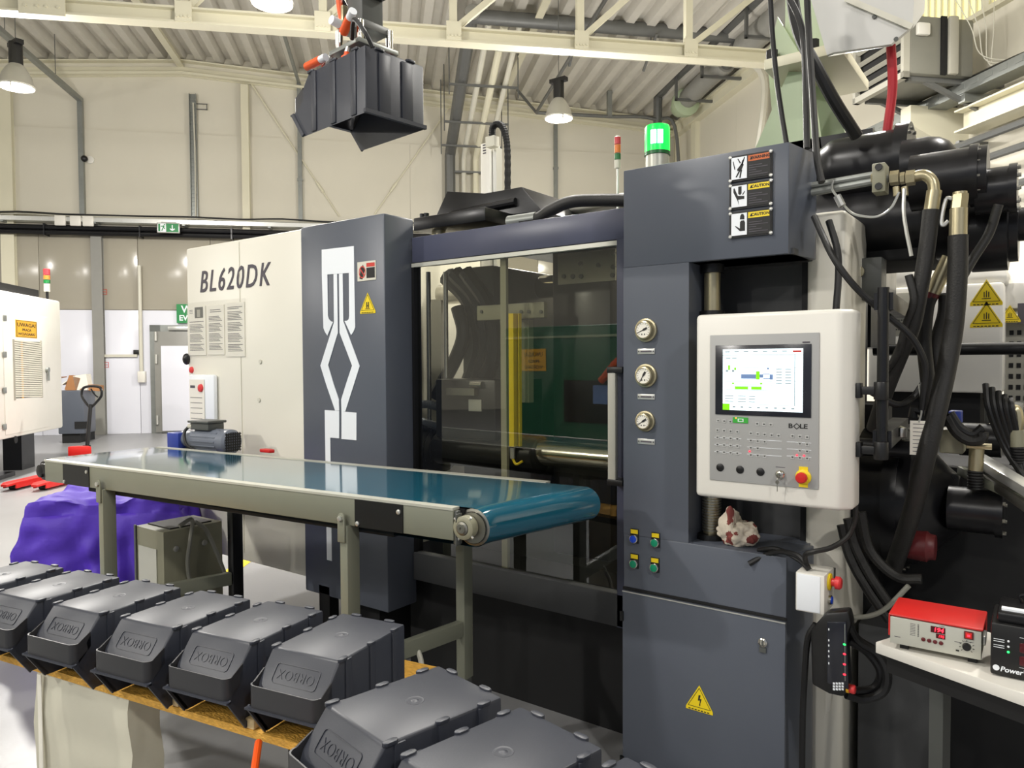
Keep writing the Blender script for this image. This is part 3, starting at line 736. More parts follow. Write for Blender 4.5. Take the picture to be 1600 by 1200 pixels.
X_, Z_ = fp(527, 925); MB().box((X_-.14, YM-.0, 0), (X_-.06, YM+.06, zc0+.05)).build('foot_post', 'black_plastic', mach, smooth=0)

# control tower
xt0 = fp(974, 265)[0]; xt1 = fp(1233, 221)[0]
ch = pZ(1273, 239, ZT); xch, ych = ch.x, ch.y
zr0 = fp(1232, 396)[1]; zr1 = fp(1232, 872)[1]; xr0 = fp(1076, 600)[0]
zd = fp(974, 915)[1]
def towerblock(z0, z1, x0, depth, name, mat='slate', xr=None):
    return MB().prism([(x0, YM, z0), (xt1, YM, z0), (xch, ych, z0), (xch, YM+depth, z0), (x0, YM+depth, z0)], (0, 0, z1-z0)).build(name, mat, mach, bev=.004)
head = towerblock(zr0, ZT, xt0, ych-YM+.03, 'tower_head')
MB().box((xt0, YM, zr1), (xr0, YM+.36, zr0)).build('tower_post', 'slate', mach, smooth=0)
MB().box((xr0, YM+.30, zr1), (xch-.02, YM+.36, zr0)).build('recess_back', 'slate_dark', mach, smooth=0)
base = MB().prism([(xt0, YM, 0), (xt1, YM, 0), (xch, ych, 0), (xch, ych+.03, 0), (xt0, ych+.03, 0)], (0, 0, zr1)).build('tower_base', 'slate', mach, bev=.004)
# door of the lower cabinet
zdt = zd-.012
dx1 = fp(1229, 1100)[0]
dd = MB().box((xt0+.004, YM-.018, .06), (dx1, YM-.001, zdt)).build('cabinet_door', 'slate', mach, bev=.003)
MB().box((xt0+.004, YM-.020, zdt-.004), (dx1, YM-.016, zdt)).build('door_edge', 'alu', dd, smooth=0)
MB().box((xt0+.0, YM-.006, zdt+.001), (dx1, YM+.0, zdt+.011)).build('door_gap', 'black_matte', mach, smooth=0)
for y in (960, 1185):
    X_, Z_ = fp(977, y); MB().box((xt0-.004, YM-.024, Z_-.018), (xt0+.010, YM-.016, Z_+.018)).cyl((xt0+.0, YM-.022, Z_-.018), (xt0+.0, YM-.022, Z_+.018), .005, n=8).build('hinge', 'black_plastic', dd)
X_, Z_ = fp(1195, 1001); MB().lathe((X_, YM-.018, Z_), (0, -1, 0), [(0, .015), (.006, .015), (.008, .011), (.006, .010)], 18).build('lock', 'chrome', dd)
X_, Z_ = fp(1195, 1003); MB().box((X_-.011, YM-.024, Z_-.028), (X_+.011, YM-.018, Z_-.012)).box((X_-.002, YM-.027, Z_-.006), (X_+.002, YM-.022, Z_+.010)).build('lock_plate', 'motor_dark', dd)
X_, Z_ = fp(1096, 1092); ts = triangle_sign(dd, front((X_, YM-.019, Z_-.03)), .098, 'bolt')
# caution plates on the head
for k, (y0, y1, hc) in enumerate(((248, 284, 'print_orange'), (292, 327, 'yellow'), (335, 371, 'yellow'))):
    a = fp(1143, y0); b = fp(1206, y1-11)
    x0, x1 = a[0], b[0]; zt2 = (a[1]); zb2 = fp(1143, y1)[1]
    Wd, Hd = x1-x0, zt2-zb2
    pl = MB().box((x0, YM-.012, zb2), (x1, YM-.009, zt2)).build('caution_plate', 'print_black', head, smooth=0, label='caution plate with %s heading' % ('orange' if k == 0 else 'yellow'))
    Mx = front((x0, YM-.012, zb2))
    flat(Mx, rect(Wd*.03, Hd*.03, Wd*.42, Hd*.97), 0, .0008).build('picture_field', 'print_white', pl, smooth=0)
    flat(Mx, rect(Wd*.45, Hd*.72, Wd*.97, Hd*.97), 0, .0008).build('heading', hc, pl, smooth=0)
    rows = [(Wd*.47, Hd*(.12+.10*i), Wd*(.93-.14*((i*7) % 3)), Hd*(.15+.10*i)) for i in range(5)]
    lines(Mx, rows, 0, .0008).build('printed_lines', 'print_grey', pl, smooth=0)
    text('WARNING' if k == 0 else 'CAUTION', 'heading_text', 'print_black', pl, Mx @ Matrix.Translation((Wd*.75, Hd*.845, .0012)), Hd*.17, extrude=.0003, bold=.0004)
    flat(Mx, [(Wd*.49, Hd*.78), (Wd*.57, Hd*.78), (Wd*.53, Hd*.92)], 0, .0014).build('warning_triangle', 'print_black', pl, smooth=0)
    S = lambda pts: [Mx @ Vector((Wd*(.03+.39*x), Hd*(.03+.94*y), .0015)) for x, y in pts]
    m = MB()
    if k == 0:
        shp = [[(.66,.70),(.72,.84),(.80,.80),(.76,.68)], [(.38,.45),(.70,.72),(.80,.62),(.66,.40),(.40,.36)], [(.62,.62),(.84,.98),(.88,.95),(.72,.60)], [(.55,.70),(.40,.92),(.44,.94),(.62,.72)], [(.60,.42),(.70,.40),(.60,.04),(.52,.04)], [(.52,.42),(.60,.38),(.36,.08),(.28,.10)], [(.10,.82),(.14,.84),(.26,.46),(.20,.46)]]
    elif k == 1:
        shp = [[(.45,.62),(.45,.95),(.66,.95),(.66,.62),(.60,.56),(.52,.56)], [(.14,.88),(.20,.90),(.42,.52),(.84,.48),(.84,.34),(.44,.34),(.50,.08),(.40,.30),(.14,.70)], [(.70,.56),(.86,.72),(.88,.68),(.76,.54)]]
    else:
        shp = [[(.55,.72),(.58,.88),(.66,.96),(.78,.94),(.84,.84),(.84,.70)], [(.56,.18),(.56,.58),(.64,.66),(.82,.66),(.88,.56),(.88,.18)], [(.24,.42),(.28,.44),(.56,.30),(.56,.18)]]
    for q in shp: m.prism(S(q), (0, .0008, 0))
    m.build('pictogram', 'print_black', pl, smooth=0)
    for (qx, qz) in ((0, 0), (0, 1), (1, 0), (1, 1)):
        MB().lathe((x0+Wd*qx, YM-.010, zb2+Hd*qz), (0, -1, 0), [(0, .006), (.003, .006), (.005, .003)], 10).build('screw', 'alu', pl)
    MB().box((x0-.004, YM-.009, zb2-.004), (x1+.004, YM-.001, zt2+.004)).build('backing', 'black_plastic', pl, smooth=0)
# pressure gauges and nameplates
for k, (y, yl, ang) in enumerate(((516, 549, 25), (587, 620, 58), (658, 690, 32))):
    X_, Z_ = fp(1010 if k < 2 else 1009, y)
    R_ = .043 if k < 2 else .038
    g = MB().lathe((X_, YM, Z_), (0, -1, 0), [(0, R_), (.008, R_*.99), (.010, R_*.86), (.016, R_*.78), (.028, R_*.76), (.030, R_*.66), (.026, R_*.64)], 30).build('pressure_gauge', 'zinc', mach)
    MB().cyl((X_, YM-.020, Z_), (X_, YM-.0270, Z_), R_*.645, n=28).build('dial', 'paper', g)
    m = MB(); Mx = front((X_, YM-.0271, Z_))
    for i in range(13):
        th = radians(225-270*i/12); c_, s_ = cos(th), sin(th)
        m.prism([Mx @ Vector((c_*r-s_*q, s_*r+c_*q, .0004)) for r, q in ((R_*.45, -.0006), (R_*.58, -.0006), (R_*.58, .0006), (R_*.45, .0006))], (0, .0003, 0))
    for q in (-.007, .004): m.prism([Mx @ Vector((x, z, .0004)) for x, z in rect(q, -R_*.42, q+.004, -R_*.30)], (0, .0003, 0))
    m.build('scale_marks', 'print_black', g, smooth=0)
    th = radians(ang); c_, s_ = cos(th), sin(th)
    pts = [(-.026, -.0009), (-.004, -.0012), (.004, -.004), (.017, -.0035), (.017, .0035), (.004, .004), (-.004, .0012), (-.026, .0009)]
    MB().prism([Mx @ Vector((c_*a-s_*b, s_*a+c_*b, .0016)) for a, b in pts], (0, .0008, 0)).build('needle', 'print_black', g, smooth=0)
    X2, Z2 = fp(1010, yl)
    npl = MB().box((X2-.034, YM-.003, Z2-.010), (X2+.034, YM-.0005, Z2+.010)).build('nameplate', 'alu', mach, bev=.001)
    lines(front((X2, YM-.003, Z2)), [(-.022, -.003, .022, .003)], 0, .0005).build('printed_line', 'print_grey', npl, smooth=0)
    for q in (-.029, .029): MB().cyl((X2+q, YM-.003, Z2), (X2+q, YM-.0045, Z2), .003, n=8).build('screw', 'motor_dark', npl)
# push buttons
for (x, y, c) in ((992, 836, 'btn_blue'), (1025, 842, 'btn_green'), (992, 875, 'btn_green'), (1024, 881, 'btn_green')):
    X_, Z_ = fp(x, y); g = MB().box((X_-.017, YM-.004, Z_-.030), (X_+.017, YM-.0005, Z_+.024)).build('push_button', 'black_plastic', mach, bev=.002)
    MB().box((X_-.014, YM-.006, Z_+.006), (X_+.014, YM-.004, Z_+.021)).build('label_strip', 'yellow', g, smooth=0)
    MB().lathe((X_-.001, YM-.004, Z_-.013), (0, -1, 0), [(0, .0165), (.008, .0165), (.009, .014)], 20).build('collar', 'chrome', g)
    MB().lathe((X_-.001, YM-.012, Z_-.013), (0, -1, 0), [(0, .0135), (.003, .0135), (.004, .011)], 20).build('cap', c, g)
# chrome column in the recess
X_ = fp(1113, 450, YM+.12)[0]
MB().cyl((X_, YM+.12, zr1), (X_, YM+.12, zr0), .029, n=20).build('swivel_column', 'zinc', mach)
zq = fp(1113, 486, YM+.12)[1]
MB().cyl((X_, YM+.12, zr0-.03), (X_, YM+.12, zr0), .042, n=20).build('column_collar', 'black_plastic', mach)
MB().cyl((X_, YM+.12, zq-.04), (X_, YM+.12, zq), .044, n=20).build('column_collar', 'black_plastic', mach)
m = MB(); zz = zr1+.03
while zz < zr1+.16: m.cyl((X_, YM+.12, zz), (X_, YM+.12, zz+.006), .034, n=16); zz += .010
m.build('spring_coil', 'steel', mach)
MB().cyl((X_, YM+.12, zr1), (X_, YM+.12, zr1+.02), .055, n=20).build('column_base', 'black_plastic', mach)

# operator panel
YP = 2.30; YB = 2.40
p0 = fp(1087, 492, YP); p1 = fp(1310, 800, YP); zpt = p0[1]; zpb = fp(1087, 775, YP)[1]; xp1 = p1[0]
pan = MB().prism([(p0[0], YP, zpb), (xp1, YP, zpb), (xp1+.035, YP+.035, zpb), (xp1+.035, YB+.02, zpb), (p0[0], YB+.02, zpb)], (0, 0, zpt-zpb)).build('control_panel', 'white_paint', mach, bev=.014, seg=3)
q0 = fp(1110, 524, YP); q1 = fp(1281, 522, YP); zq0 = q0[1]; zq1 = fp(1108, 749, YP)[1]
fw, fh = q1[0]-q0[0], zq0-zq1
MB().box((q0[0], YP-.004, zq1), (q1[0], YP-.0005, zq0)).build('fascia', 'fascia', pan, bev=.002)
Mx = front((q0[0], YP-.004, zq1))          # fascia frame, sizes fw x fh
def pp(x, y): a = fp(x, y, YP); return (a[0]-q0[0], a[1]-zq1)
def prect(x0, y0, x1, y1):
    a = pp(x0, y0); b = pp(x1, y1); return rect(a[0], min(a[1], b[1]), b[0], max(a[1], b[1]))
a = pp(1119, 540); b = pp(1268, 654); 
zl = (pp(1119, 540)[1]+pp(1268, 540)[1])/2
sx0, sx1 = a[0], b[0]; sz1 = pp(1119, 540)[1]; sz0 = pp(1119, 647)[1]
flat(Mx, rect(sx0, sz0, sx1, sz1), 0, .003).build('screen_bezel', 'screen_bezel', pan, bev=.001)
ex0, ex1 = pp(1131, 546)[0], pp(1256, 546)[0]; ez1 = pp(1131, 546)[1]; ez0 = pp(1131, 640)[1]
flat(Mx, rect(ex0, ez0, ex1, ez1), .003, .001).build('screen', 'screen_white', pan, smooth=0)
ew, eh = ex1-ex0, ez1-ez0
E_ = lambda x0, y0, x1, y1: rect(ex0+ew*x0, ez0+eh*(1-y1), ex0+ew*x1, ez0+eh*(1-y0))
m = MB()
def addr(m, r, h=.004, t=.0003): m.prism([Mx @ Vector((x, y, h+t)) for x, y in r], (0, t, 0))
for r in ((0,.095,1,.102), (.90,.10,.908,.90), (0,.895,1,.90), (.90,.30,1,.304), (.90,.52,1,.524), (.90,.75,1,.754),
          (.40,.20,.72,.205), (.04,.52,.64,.526), (.04,.58,.64,.586), (.04,.60,.64,.606), (.04,.66,.64,.666), (.24,.30,.48,.305)): addr(m, E_(*r))
for i in range(6):
    for x0 in (.68, .79): addr(m, E_(x0, .32+.045*i, x0+.07, .333+.045*i))
for i in range(3): addr(m, E_(.03, .76+.045*i, .14, .772+.045*i)); addr(m, E_(.20, .76+.045*i, .30, .772+.045*i)); addr(m, E_(.34, .76+.045*i, .42, .772+.045*i))
for i in range(8): addr(m, E_(.13+.105*i, .935, .165+.105*i, .955))
for i in range(7): addr(m, E_(.03+.12*i, .035, .09+.12*i, .05))
for x in (.04, .12): addr(m, E_(x, .14, x+.06, .155)); addr(m, E_(x, .34, x+.03, .37))
m.build('screen_lines', 'screen_line', pan, smooth=0)
m = MB()
for r in ((.07,.26,.095,.34), (.15,.30,.175,.34), (.43,.36,.475,.49), (.16,.61,.33,.655), (.37,.61,.50,.655), (0,.90,.09,1), (.12,.545,.15,.57), (.48,.545,.51,.57)): m = MB(); addr(m, E_(*r), .0043); m.build('screen_graphic', 'screen_green', pan, smooth=0)
m = MB()
for r in ((.24,.41,.43,.48), (.475,.41,.52,.46), (.60,.41,.64,.49), (.52,.40,.60,.41), (.52,.47,.60,.48), (.57,.30,.59,.33)): addr(m, E_(*r), .0043)
m.build('screen_graphics_blue', 'screen_blue', pan, smooth=0)
addr_ = MB(); addr(addr_, E_(.88,.03,.98,.06), .0043); addr_.build('screen_graphics_red', 'print_red', pan, smooth=0)
# keypad, each key a piece of its own
keys = []
for j in range(4):
    for i in range(4): keys.append((1122+i*10.3, 672+j*11.2+i*.8))
for (j, n_) in ((0, 5), (1, 3), (2, 2), (3, 3)):
    for i in range(n_): keys.append((1174+i*10.8, 677+j*11.2+i*.9))
for (j, ii) in ((0, (0,1,2)), (1, (1,2)), (2, (1,2)), (3, (0,1,2))):
    for i in ii: keys.append((1239+i*11.4, 681+j*11+i*1.0))
for i in range(3): keys.append((1184+i*10.5, 662+i*.7)); keys.append((1123+i*9.5, 657+i*.8))
key0 = None
for (x, y) in keys:
    a = pp(x, y)
    if key0 is None:
        key0 = flat(Mx, rect(a[0]-.0052, a[1]-.0052, a[0]+.0052, a[1]+.0052), 0, .0015).build('key', 'key_grey', pan, smooth=0)
        mk0 = flat(Mx, rect(a[0]-.0028, a[1]-.0022, a[0]+.0028, a[1]+.0024), .0015, .0003).build('key_mark', 'motor_dark', pan, smooth=0); ka = a
    else:
        d = (a[0]-ka[0], 0, a[1]-ka[1]); share(key0, pan, d); share(mk0, pan, d)
for (x0, x1, ys) in ((1117, 1159, (683, 694, 705)), (1168, 1222, (686, 698, 709)), (1230, 1268, (690, 701, 712))):
    for y in ys:
        a = pp(x0, y); b = pp(x1, y+(x1-x0)*.085); q = [(a[0], a[1]-.0006), (b[0], a[1]-.0006), (b[0], a[1]+.0006), (a[0], a[1]+.0006)]
        flat(Mx, q, 0, .0006).build('key_divider', 'print_white', pan, smooth=0)
a = pp(1148, 655); flat(Mx, rect(a[0]-.004, a[1]-.011, a[0]+.044, a[1]+.007), 0, .002).build('emblem_plate', 'panel_green', pan, smooth=0)
flat(Mx, rect(a[0]+.012, a[1]-.007, a[0]+.030, a[1]+.003), .002, .0006).build('emblem_frame', 'print_white', pan, smooth=0)
flat(Mx, rect(a[0]+.015, a[1]-.005, a[0]+.027, a[1]+.001), .0026, .0004).build('emblem_field', 'panel_green', pan, smooth=0)
for (x, y, c) in ((1172, 705, 'led_red'), (1246, 711, 'led_red'), (1257, 712, 'led_red'), (1151, 653, 'led_orange')):
    a = pp(x, y); MB().lathe(Mx @ Vector((a[0], a[1], 0)), (0, -1, 0), [(0, .0028), (.002, .0024), (.003, .001)], 10).build('indicator_led', c, pan)
a = pp(1247, 666); b0 = Mx @ Vector((a[0], a[1], .0005))
text('B', 'maker_lettering', 'print_black', pan, front(b0+Vector((-.021, 0, 0))), .019, .0003, bold=.0005, sx=1.25)
text('LE', 'maker_lettering', 'print_black', pan, front(b0+Vector((.017, 0, 0))), .019, .0003, bold=.0005, sx=1.25)
m = MB()
for (q0_, q1_) in (((-.012, 0), (-.003, .0085)), ((-.003, .0085), (.006, 0)), ((.006, 0), (-.003, -.0085)), ((-.003, -.0085), (-.012, 0))):
    m.bar(b0+Vector((q0_[0], 0, q0_[1])), b0+Vector((q1_[0], 0, q1_[1])), .0024, .0006, Vector((0,1,0)))
m.build('maker_emblem', 'print_black', pan, smooth=0)
a = pp(1262, 535); flat(Mx, rect(a[0]-.014, a[1]-.002, a[0]+.008, a[1]+.003), 0, .0004).build('maker_mark', 'print_grey', pan, smooth=0)
for x, y in ((1126, 730), (1157, 733.5), (1189, 737)):
    a = pp(x, y); MB().lathe(Mx @ Vector((a[0], a[1], 0)), (0, -1, 0), [(0, .0125), (.002, .0125), (.003, .011)], 20).build('blank_plug', 'black_plastic', pan)
a = pp(1220, 741); c = Mx @ Vector((a[0], a[1], 0))
g = MB().lathe(c, (0, -1, 0), [(0, .014), (.006, .014), (.010, .011), (.012, .007)], 20).build('key_switch', 'chrome', pan)
MB().box((c.x-.001, c.y-.026, c.z-.008), (c.x+.001, c.y-.012, c.z+.006)).build('key_in_lock', 'steel', g, smooth=0)
MB().tube([c+Vector((0,-.020,-.006)), c+Vector((-.004,-.022,-.015)), c+Vector((-.003,-.020,-.024))], .0012, 6).box((c.x-.0045, c.y-.021, c.z-.050), (c.x-.0025, c.y-.019, c.z-.022)).lathe((c.x-.0035, c.y-.019, c.z-.022), (0,-1,0), [(0,.006),(.002,.006)], 12).build('spare_key', 'steel', g)
lines(Mx, [(a[0]-.014, a[1]+.021, a[0]+.014, a[1]+.023)], 0, .0004).build('printed_line', 'print_grey', pan, smooth=0)
a = pp(1256, 745); c = Mx @ Vector((a[0], a[1], 0))
MB().box((c.x-.013, c.y-.002, c.z-.031), (c.x+.013, c.y, c.z+.031)).build('emergency_label', 'yellow', pan, smooth=0)
es = MB().lathe(c, (0, -1, 0), [(0, .023), (.004, .023), (.006, .021), (.008, .017)], 26).build('emergency_ring', 'yellow', pan)
MB().lathe(c+Vector((0,-.006,0)), (0, -1, 0), [(0, .012), (.010, .012), (.012, .0165), (.022, .0165), (.026, .013), (.027, .004)], 26).build('emergency_knob', 'red', pan)
for k in range(8):
    th = radians(20+k*18); MB().box(tuple(c+Vector((.0185*cos(th)-.001, -.0068, .0185*sin(th)-.001))), tuple(c+Vector((.0185*cos(th)+.001, -.006, .0185*sin(th)+.001)))).build('ring_letter', 'print_black', es, smooth=0)
# swivel arms of the panel
xs = xp1+.035
pol = pX(1359, 560, xs+.06)
for y in (610, 702):
    q = pX(1338, y, xs); 
    MB().box((xs, q.y-.012, q.z-.022), (xs+.014, q.y+.022, q.z+.022)).box((xs, q.y-.006, q.z-.012), (xs+.075, q.y+.012, q.z+.012)).cyl((xs+.066, q.y+.003, q.z-.026), (xs+.066, q.y+.003, q.z+.026), .020, n=14).build('hinge_arm', 'black_plastic', pan, bev=.002)
q0_ = pX(1359, 440, xs+.066); q1_ = pX(1356, 720, xs+.066)
MB().cyl((xs+.066, YP+.08, q1_.z), (xs+.066, YP+.08, q0_.z), .016, n=14).build('arm_pole', 'black_metal', mach)
for zq in (q1_.z+.04, q0_.z-.04): MB().bar((xs+.066, YP+.08, zq), (xs+.03, YM+.5, zq), .05, .05).build('arm_bracket', 'black_metal', mach)
print('tower', xt0, xt1, xch, ych, zr0, zr1, zd)
MB().box((xr0, ych+.03, zr1-.02), (xch-.02, YM+.36, zr1)).build('recess_shelf', 'slate', mach, smooth=0)
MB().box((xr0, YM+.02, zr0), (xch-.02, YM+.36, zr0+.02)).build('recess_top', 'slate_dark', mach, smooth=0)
# cream side column right of the tower
yc_ = ych+.06
a0 = fp(1258, 700, yc_)[0]; a1 = fp(1320, 700, yc_)[0]
zct = fp(1290, 330, yc_)[1]
MB().box((a0, yc_, 0), (a1, yc_+.35, zct)).build('side_column', 'cover_cream', mach, bev=.02, seg=3)
MB().box((a0-.02, yc_+.02, 0), (a0+.004, yc_+.3, zct)).build('column_gap', 'black_matte', mach, smooth=0)

# sliding door: header, glass, rails, handle
YD = YM+.18
zh1 = fp(800, 349, YD)[1]; zh0 = fp(800, 393, YD)[1]
xd0 = xc1+.004; xd1 = xt0+.02
MB().box((xd0, YD, zh0), (xd1, YD+.16, zh1)).build('door_header', 'slate_blue', mach, bev=.004)
zg0 = fp(800, 893, YD)[1]; zrl = fp(800, 940, YD)[1]
dr = MB().box((xd0+.01, YD+.02, zg0), (xd1, YD+.026, zh0)).build('sliding_door', 'door_glass', mach, smooth=0, label='clear door glass')
MB().box((xd0, YD-.004, zh0-.022), (xd1-.02, YD+.02, zh0-.004)).build('top_strip', 'conv_edge', dr, smooth=0)
MB().box((xd0-.012, YD, zrl), (xd0+.012, YD+.05, zh0)).build('door_stile', 'black_plastic', dr, smooth=0)
xs_ = fp(970, 600, YD)[0]
MB().box((xs_-.012, YD-.01, zrl), (xd1, YD+.05, zh0)).build('door_stile', 'slate_blue', dr, smooth=0)
MB().box((xd0, YD-.01, zrl), (xd1, YD+.04, zg0)).build('bottom_rail', 'slate_dark', dr, bev=.004)  # rail colour darkened for the shadow lying over it
xm = fp(781, 560, YD)[0]
MB().box((xm-.016, YD+.027, zg0), (xm+.016, YD+.045, zh0)).build('mullion', 'cabinet_grey', dr, smooth=0)
h1 = fp(958, 578, YD-.06); h0 = fp(958, 753, YD-.06)
hx = (h0[0]+h1[0])/2
hd = MB().box((hx-.018, YD-.075, h0[1]), (hx+.018, YD-.050, h1[1])).build('door_handle', 'pipe_white', dr, bev=.006)
for z in (h0[1], h1[1]): MB().box((hx-.020, YD-.078, z-.012), (hx+.05, YD-.005, z+.012)).build('handle_mount', 'black_plastic', hd, bev=.003)
m = fp(800, 905, YD)
# --- inside the mould area
YI = YM+.62
def at(x, y, Y): return pY(x, y, Y)
def cylx(name, mat, xa, xb, x, y, rpx, Y, parent=mach, n=28, prof=None):
    c = at(x, y, Y); d = (c-CP).dot(FW); r = rpx/FPX*d
    A = at(xa, y, Y).x; B = at(xb, y, Y).x
    if prof: return MB().lathe((A, Y, c.z), (1,0,0), [(f*(B-A), q*r) for f, q in prof], n).build(name, mat, parent), A, B, c.z, r
    return MB().cyl((A, Y, c.z), (B, Y, c.z), r, n=n).build(name, mat, parent), A, B, c.z, r
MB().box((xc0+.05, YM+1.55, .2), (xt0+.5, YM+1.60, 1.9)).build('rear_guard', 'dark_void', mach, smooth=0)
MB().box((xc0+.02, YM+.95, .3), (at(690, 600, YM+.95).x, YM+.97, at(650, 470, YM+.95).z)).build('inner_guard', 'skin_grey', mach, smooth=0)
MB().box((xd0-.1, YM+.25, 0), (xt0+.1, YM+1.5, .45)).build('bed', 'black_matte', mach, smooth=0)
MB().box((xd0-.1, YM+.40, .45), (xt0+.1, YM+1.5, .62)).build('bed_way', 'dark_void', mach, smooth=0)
px0 = at(862, 600, YI-.1).x
MB().box((px0, YI-.10, .62), (px0+.32, YI+.75, 2.12)).build('fixed_platen', 'black_metal', mach, bev=.02)
for (x, y) in ((881, 432), (895, 432), (908, 432), (907, 412), (935, 414), (958, 395), (958, 417), (957, 430)):
    c = at(x, y, YI-.11); MB().cyl((c.x, YI-.115, c.z), (c.x, YI-.10, c.z), .011, n=10).build('platen_bolt', 'motor_dark', mach)
q0_ = at(872, 398, YI-.105); q1_ = at(962, 438, YI-.105)
MB().box((q0_.x, YI-.107, q1_.z), (q1_.x, YI-.10, q0_.z)).build('platen_plate', 'steel', mach, smooth=0)
mx0 = at(722, 600, YI-.05).x
MB().box((mx0, YI-.05, .62), (mx0+.22, YI+.7, 2.05)).build('moving_platen', 'motor_dark', mach, bev=.02)
cylx('tie_bar', 'chrome', 842, 990, 900, 712, 21, YM+.42)
cylx('tie_bar_sleeve', 'black_metal', 690, 845, 760, 705, 27, YM+.42)
cylx('bellows', 'black_rubber', 645, 700, 670, 700, 34, YM+.50, prof=[(0, .8)]+[(i/12, 1. if i % 2 else .86) for i in range(1, 12)]+[(1, .8)])
cylx('tie_bar', 'chrome', 690, 960, 800, 452, 17, YM+1.0)
q0_ = at(684, 592, YM+.36); q1_ = at(778, 690, YM+.36)
mo = MB().box((q0_.x, YM+.34, q1_.z), (q1_.x, YM+.75, q0_.z)).build('mould_block', 'black_metal', mach, bev=.01)
a = at(702, 606, YM+.335); b = at(746, 618, YM+.335)
MB().box((a.x, YM+.31, b.z), (b.x, YM+.34, a.z)).build('plate', 'steel', mo, smooth=0)
a = at(732, 624, YM+.335); b = at(752, 643, YM+.335)
MB().box((a.x, YM+.335, b.z), (b.x, YM+.34, a.z)).build('rating_plate', 'alu', mo, smooth=0)
a = at(730, 601, YM+.30); MB().cyl((a.x, YM+.33, a.z), (a.x+.07, YM+.33, a.z), .016, n=12).build('valve', 'chrome', mo)
for x in (669, 696):
    a = at(x, 425, YM+.45); b = at(x, 660, YM+.45)
    MB().cyl((a.x, YM+.45, b.z), (a.x, YM+.45, a.z), .013, n=12).build('guide_rod', 'chrome', mach)
a = at(725, 330+110, YM+.55)
for k, pts in enumerate(([(700,432),(735,470),(752,540),(735,600)], [(712,428),(748,470),(762,540),(745,605)], [(728,425),(764,480),(772,550),(752,606)], [(680,620),(712,560),(724,520),(715,480)])):
    MB().tube([at(x, y, YM+.62-.03*k) for x, y in pts], .055-.006*k, 10, 6).build('inner_hose', 'black_metal', mach)
for k, pts in enumerate(([(630,648),(648,634),(670,632),(690,638)], [(630,655),(655,658),(690,668)], [(632,690),(640,672),(662,664),(690,668)], [(632,705),(640,690),(660,672),(690,670)])):
    MB().tube([at(x, y, YM+.40+.03*k) for x, y in pts], .020, 10, 16, .13).build('corrugated_hose', 'motor_grey', mach)
yg0 = at(792, 490, YM+.30); yg1 = at(803, 698, YM+.30)
MB().box((yg0.x, YM+.30, yg1.z), (yg1.x, YM+.34, yg0.z)).box((yg1.x+.012, YM+.32, yg1.z), (yg1.x+.018, YM+.34, yg0.z)).build('light_curtain', 'yellow_guard', mach, smooth=0)
a = at(745, 478, YM+.36); b = at(850, 496, YM+.36)
br = MB().box((a.x, YM+.36, b.z), (b.x, YM+.39, a.z)).build('bracket_bar', 'cabinet_grey', mach, bev=.003)
for x in (753, 815, 827, 846): c = at(x, 487, YM+.36); MB().cyl((c.x, YM+.352, c.z), (c.x, YM+.36, c.z), .008, n=10).build('bolt', 'motor_dark', br)
a = at(812, 500, YM+.40); b = at(826, 530, YM+.40); MB().box((a.x, YM+.40, b.z-.3), (b.x, YM+.44, a.z)).build('bracket_leg', 'cabinet_grey', br, smooth=0)
a = at(799, 700, YM+.31); MB().cyl((a.x, YM+.32, a.z-.05), (a.x, YM+.32, a.z), .012, n=10).build('cable_gland', 'alu', mach)
MB().tube([a+Vector((0,.01,-.05)), a+Vector((.02,.01,-.075)), a+Vector((.05,.02,-.06))], .006, 6).build('sensor_cable', 'yellow', mach)

# --- on top of the machine
a = at(650, 362, YM+.30); b = at(762, 333, YM+.30)
pl = MB().box((a.x, YM+.28, a.z-.0), (b.x, YM+.75, a.z+.065)).build('lifting_plate', 'black_metal', mach, bev=.006)
for x in (660, 666): c = at(x, 338, YM+.34); MB().cyl((c.x, YM+.34, a.z+.06), (c.x, YM+.34, a.z+.095), .014, n=8).build('bolt', 'black_metal', pl)
MB().cyl((a.x+.1, YM+.36, a.z-.07), (a.x+.1, YM+.36, a.z), .035, n=14).box((a.x, YM+.3, a.z-.09), (a.x+.7, YM+.7, a.z-.06)).build('plate_foot', 'zinc', pl)
a = at(700, 338, YM+.62); b = at(868, 300, YM+.62)
MB().prism([(a.x, YM+.5, a.z-.05), (a.x+.1, YM+.5, a.z+.10), (b.x-.35, YM+.5, b.z+.02), (b.x-.12, YM+.5, b.z+.02), (b.x, YM+.5, b.z-.11), (b.x, YM+.5, a.z-.08)], (0, .5, 0)).build('top_cover', 'black_metal', mach, bev=.01)
MB().tube([at(706, 336, YM+.49), at(756, 325, YM+.49), at(806, 315, YM+.49)], .020, 10).build('hydraulic_tube', 'black_metal', mach)
MB().tube([at(800, 346, YM+.30), at(838, 342, YM+.30), at(858, 330, YM+.30), at(890, 316, YM+.32), at(930, 313, YM+.36), at(990, 313, YM+.4)], .027, 12, 8).build('hydraulic_hose', 'hose_rubber', mach)
MB().tube([at(795, 347, YM+.30), at(838, 341, YM+.30)], .028, 12, 1).build('hose_ferrule', 'galv', mach)
a = at(862, 338, YM+.9); b = at(985, 301, YM+.9)
MB().box((a.x, YM+.85, a.z), (b.x, YM+1.3, b.z)).build('top_housing', 'cover_cream', mach, bev=.04, seg=3)
MB().box((xd0+.2, YM+.2, zh1-.04), (xd0+1.1, YM+1.5, zh1-.02)).build('top_sill', 'black_metal', mach, smooth=0)

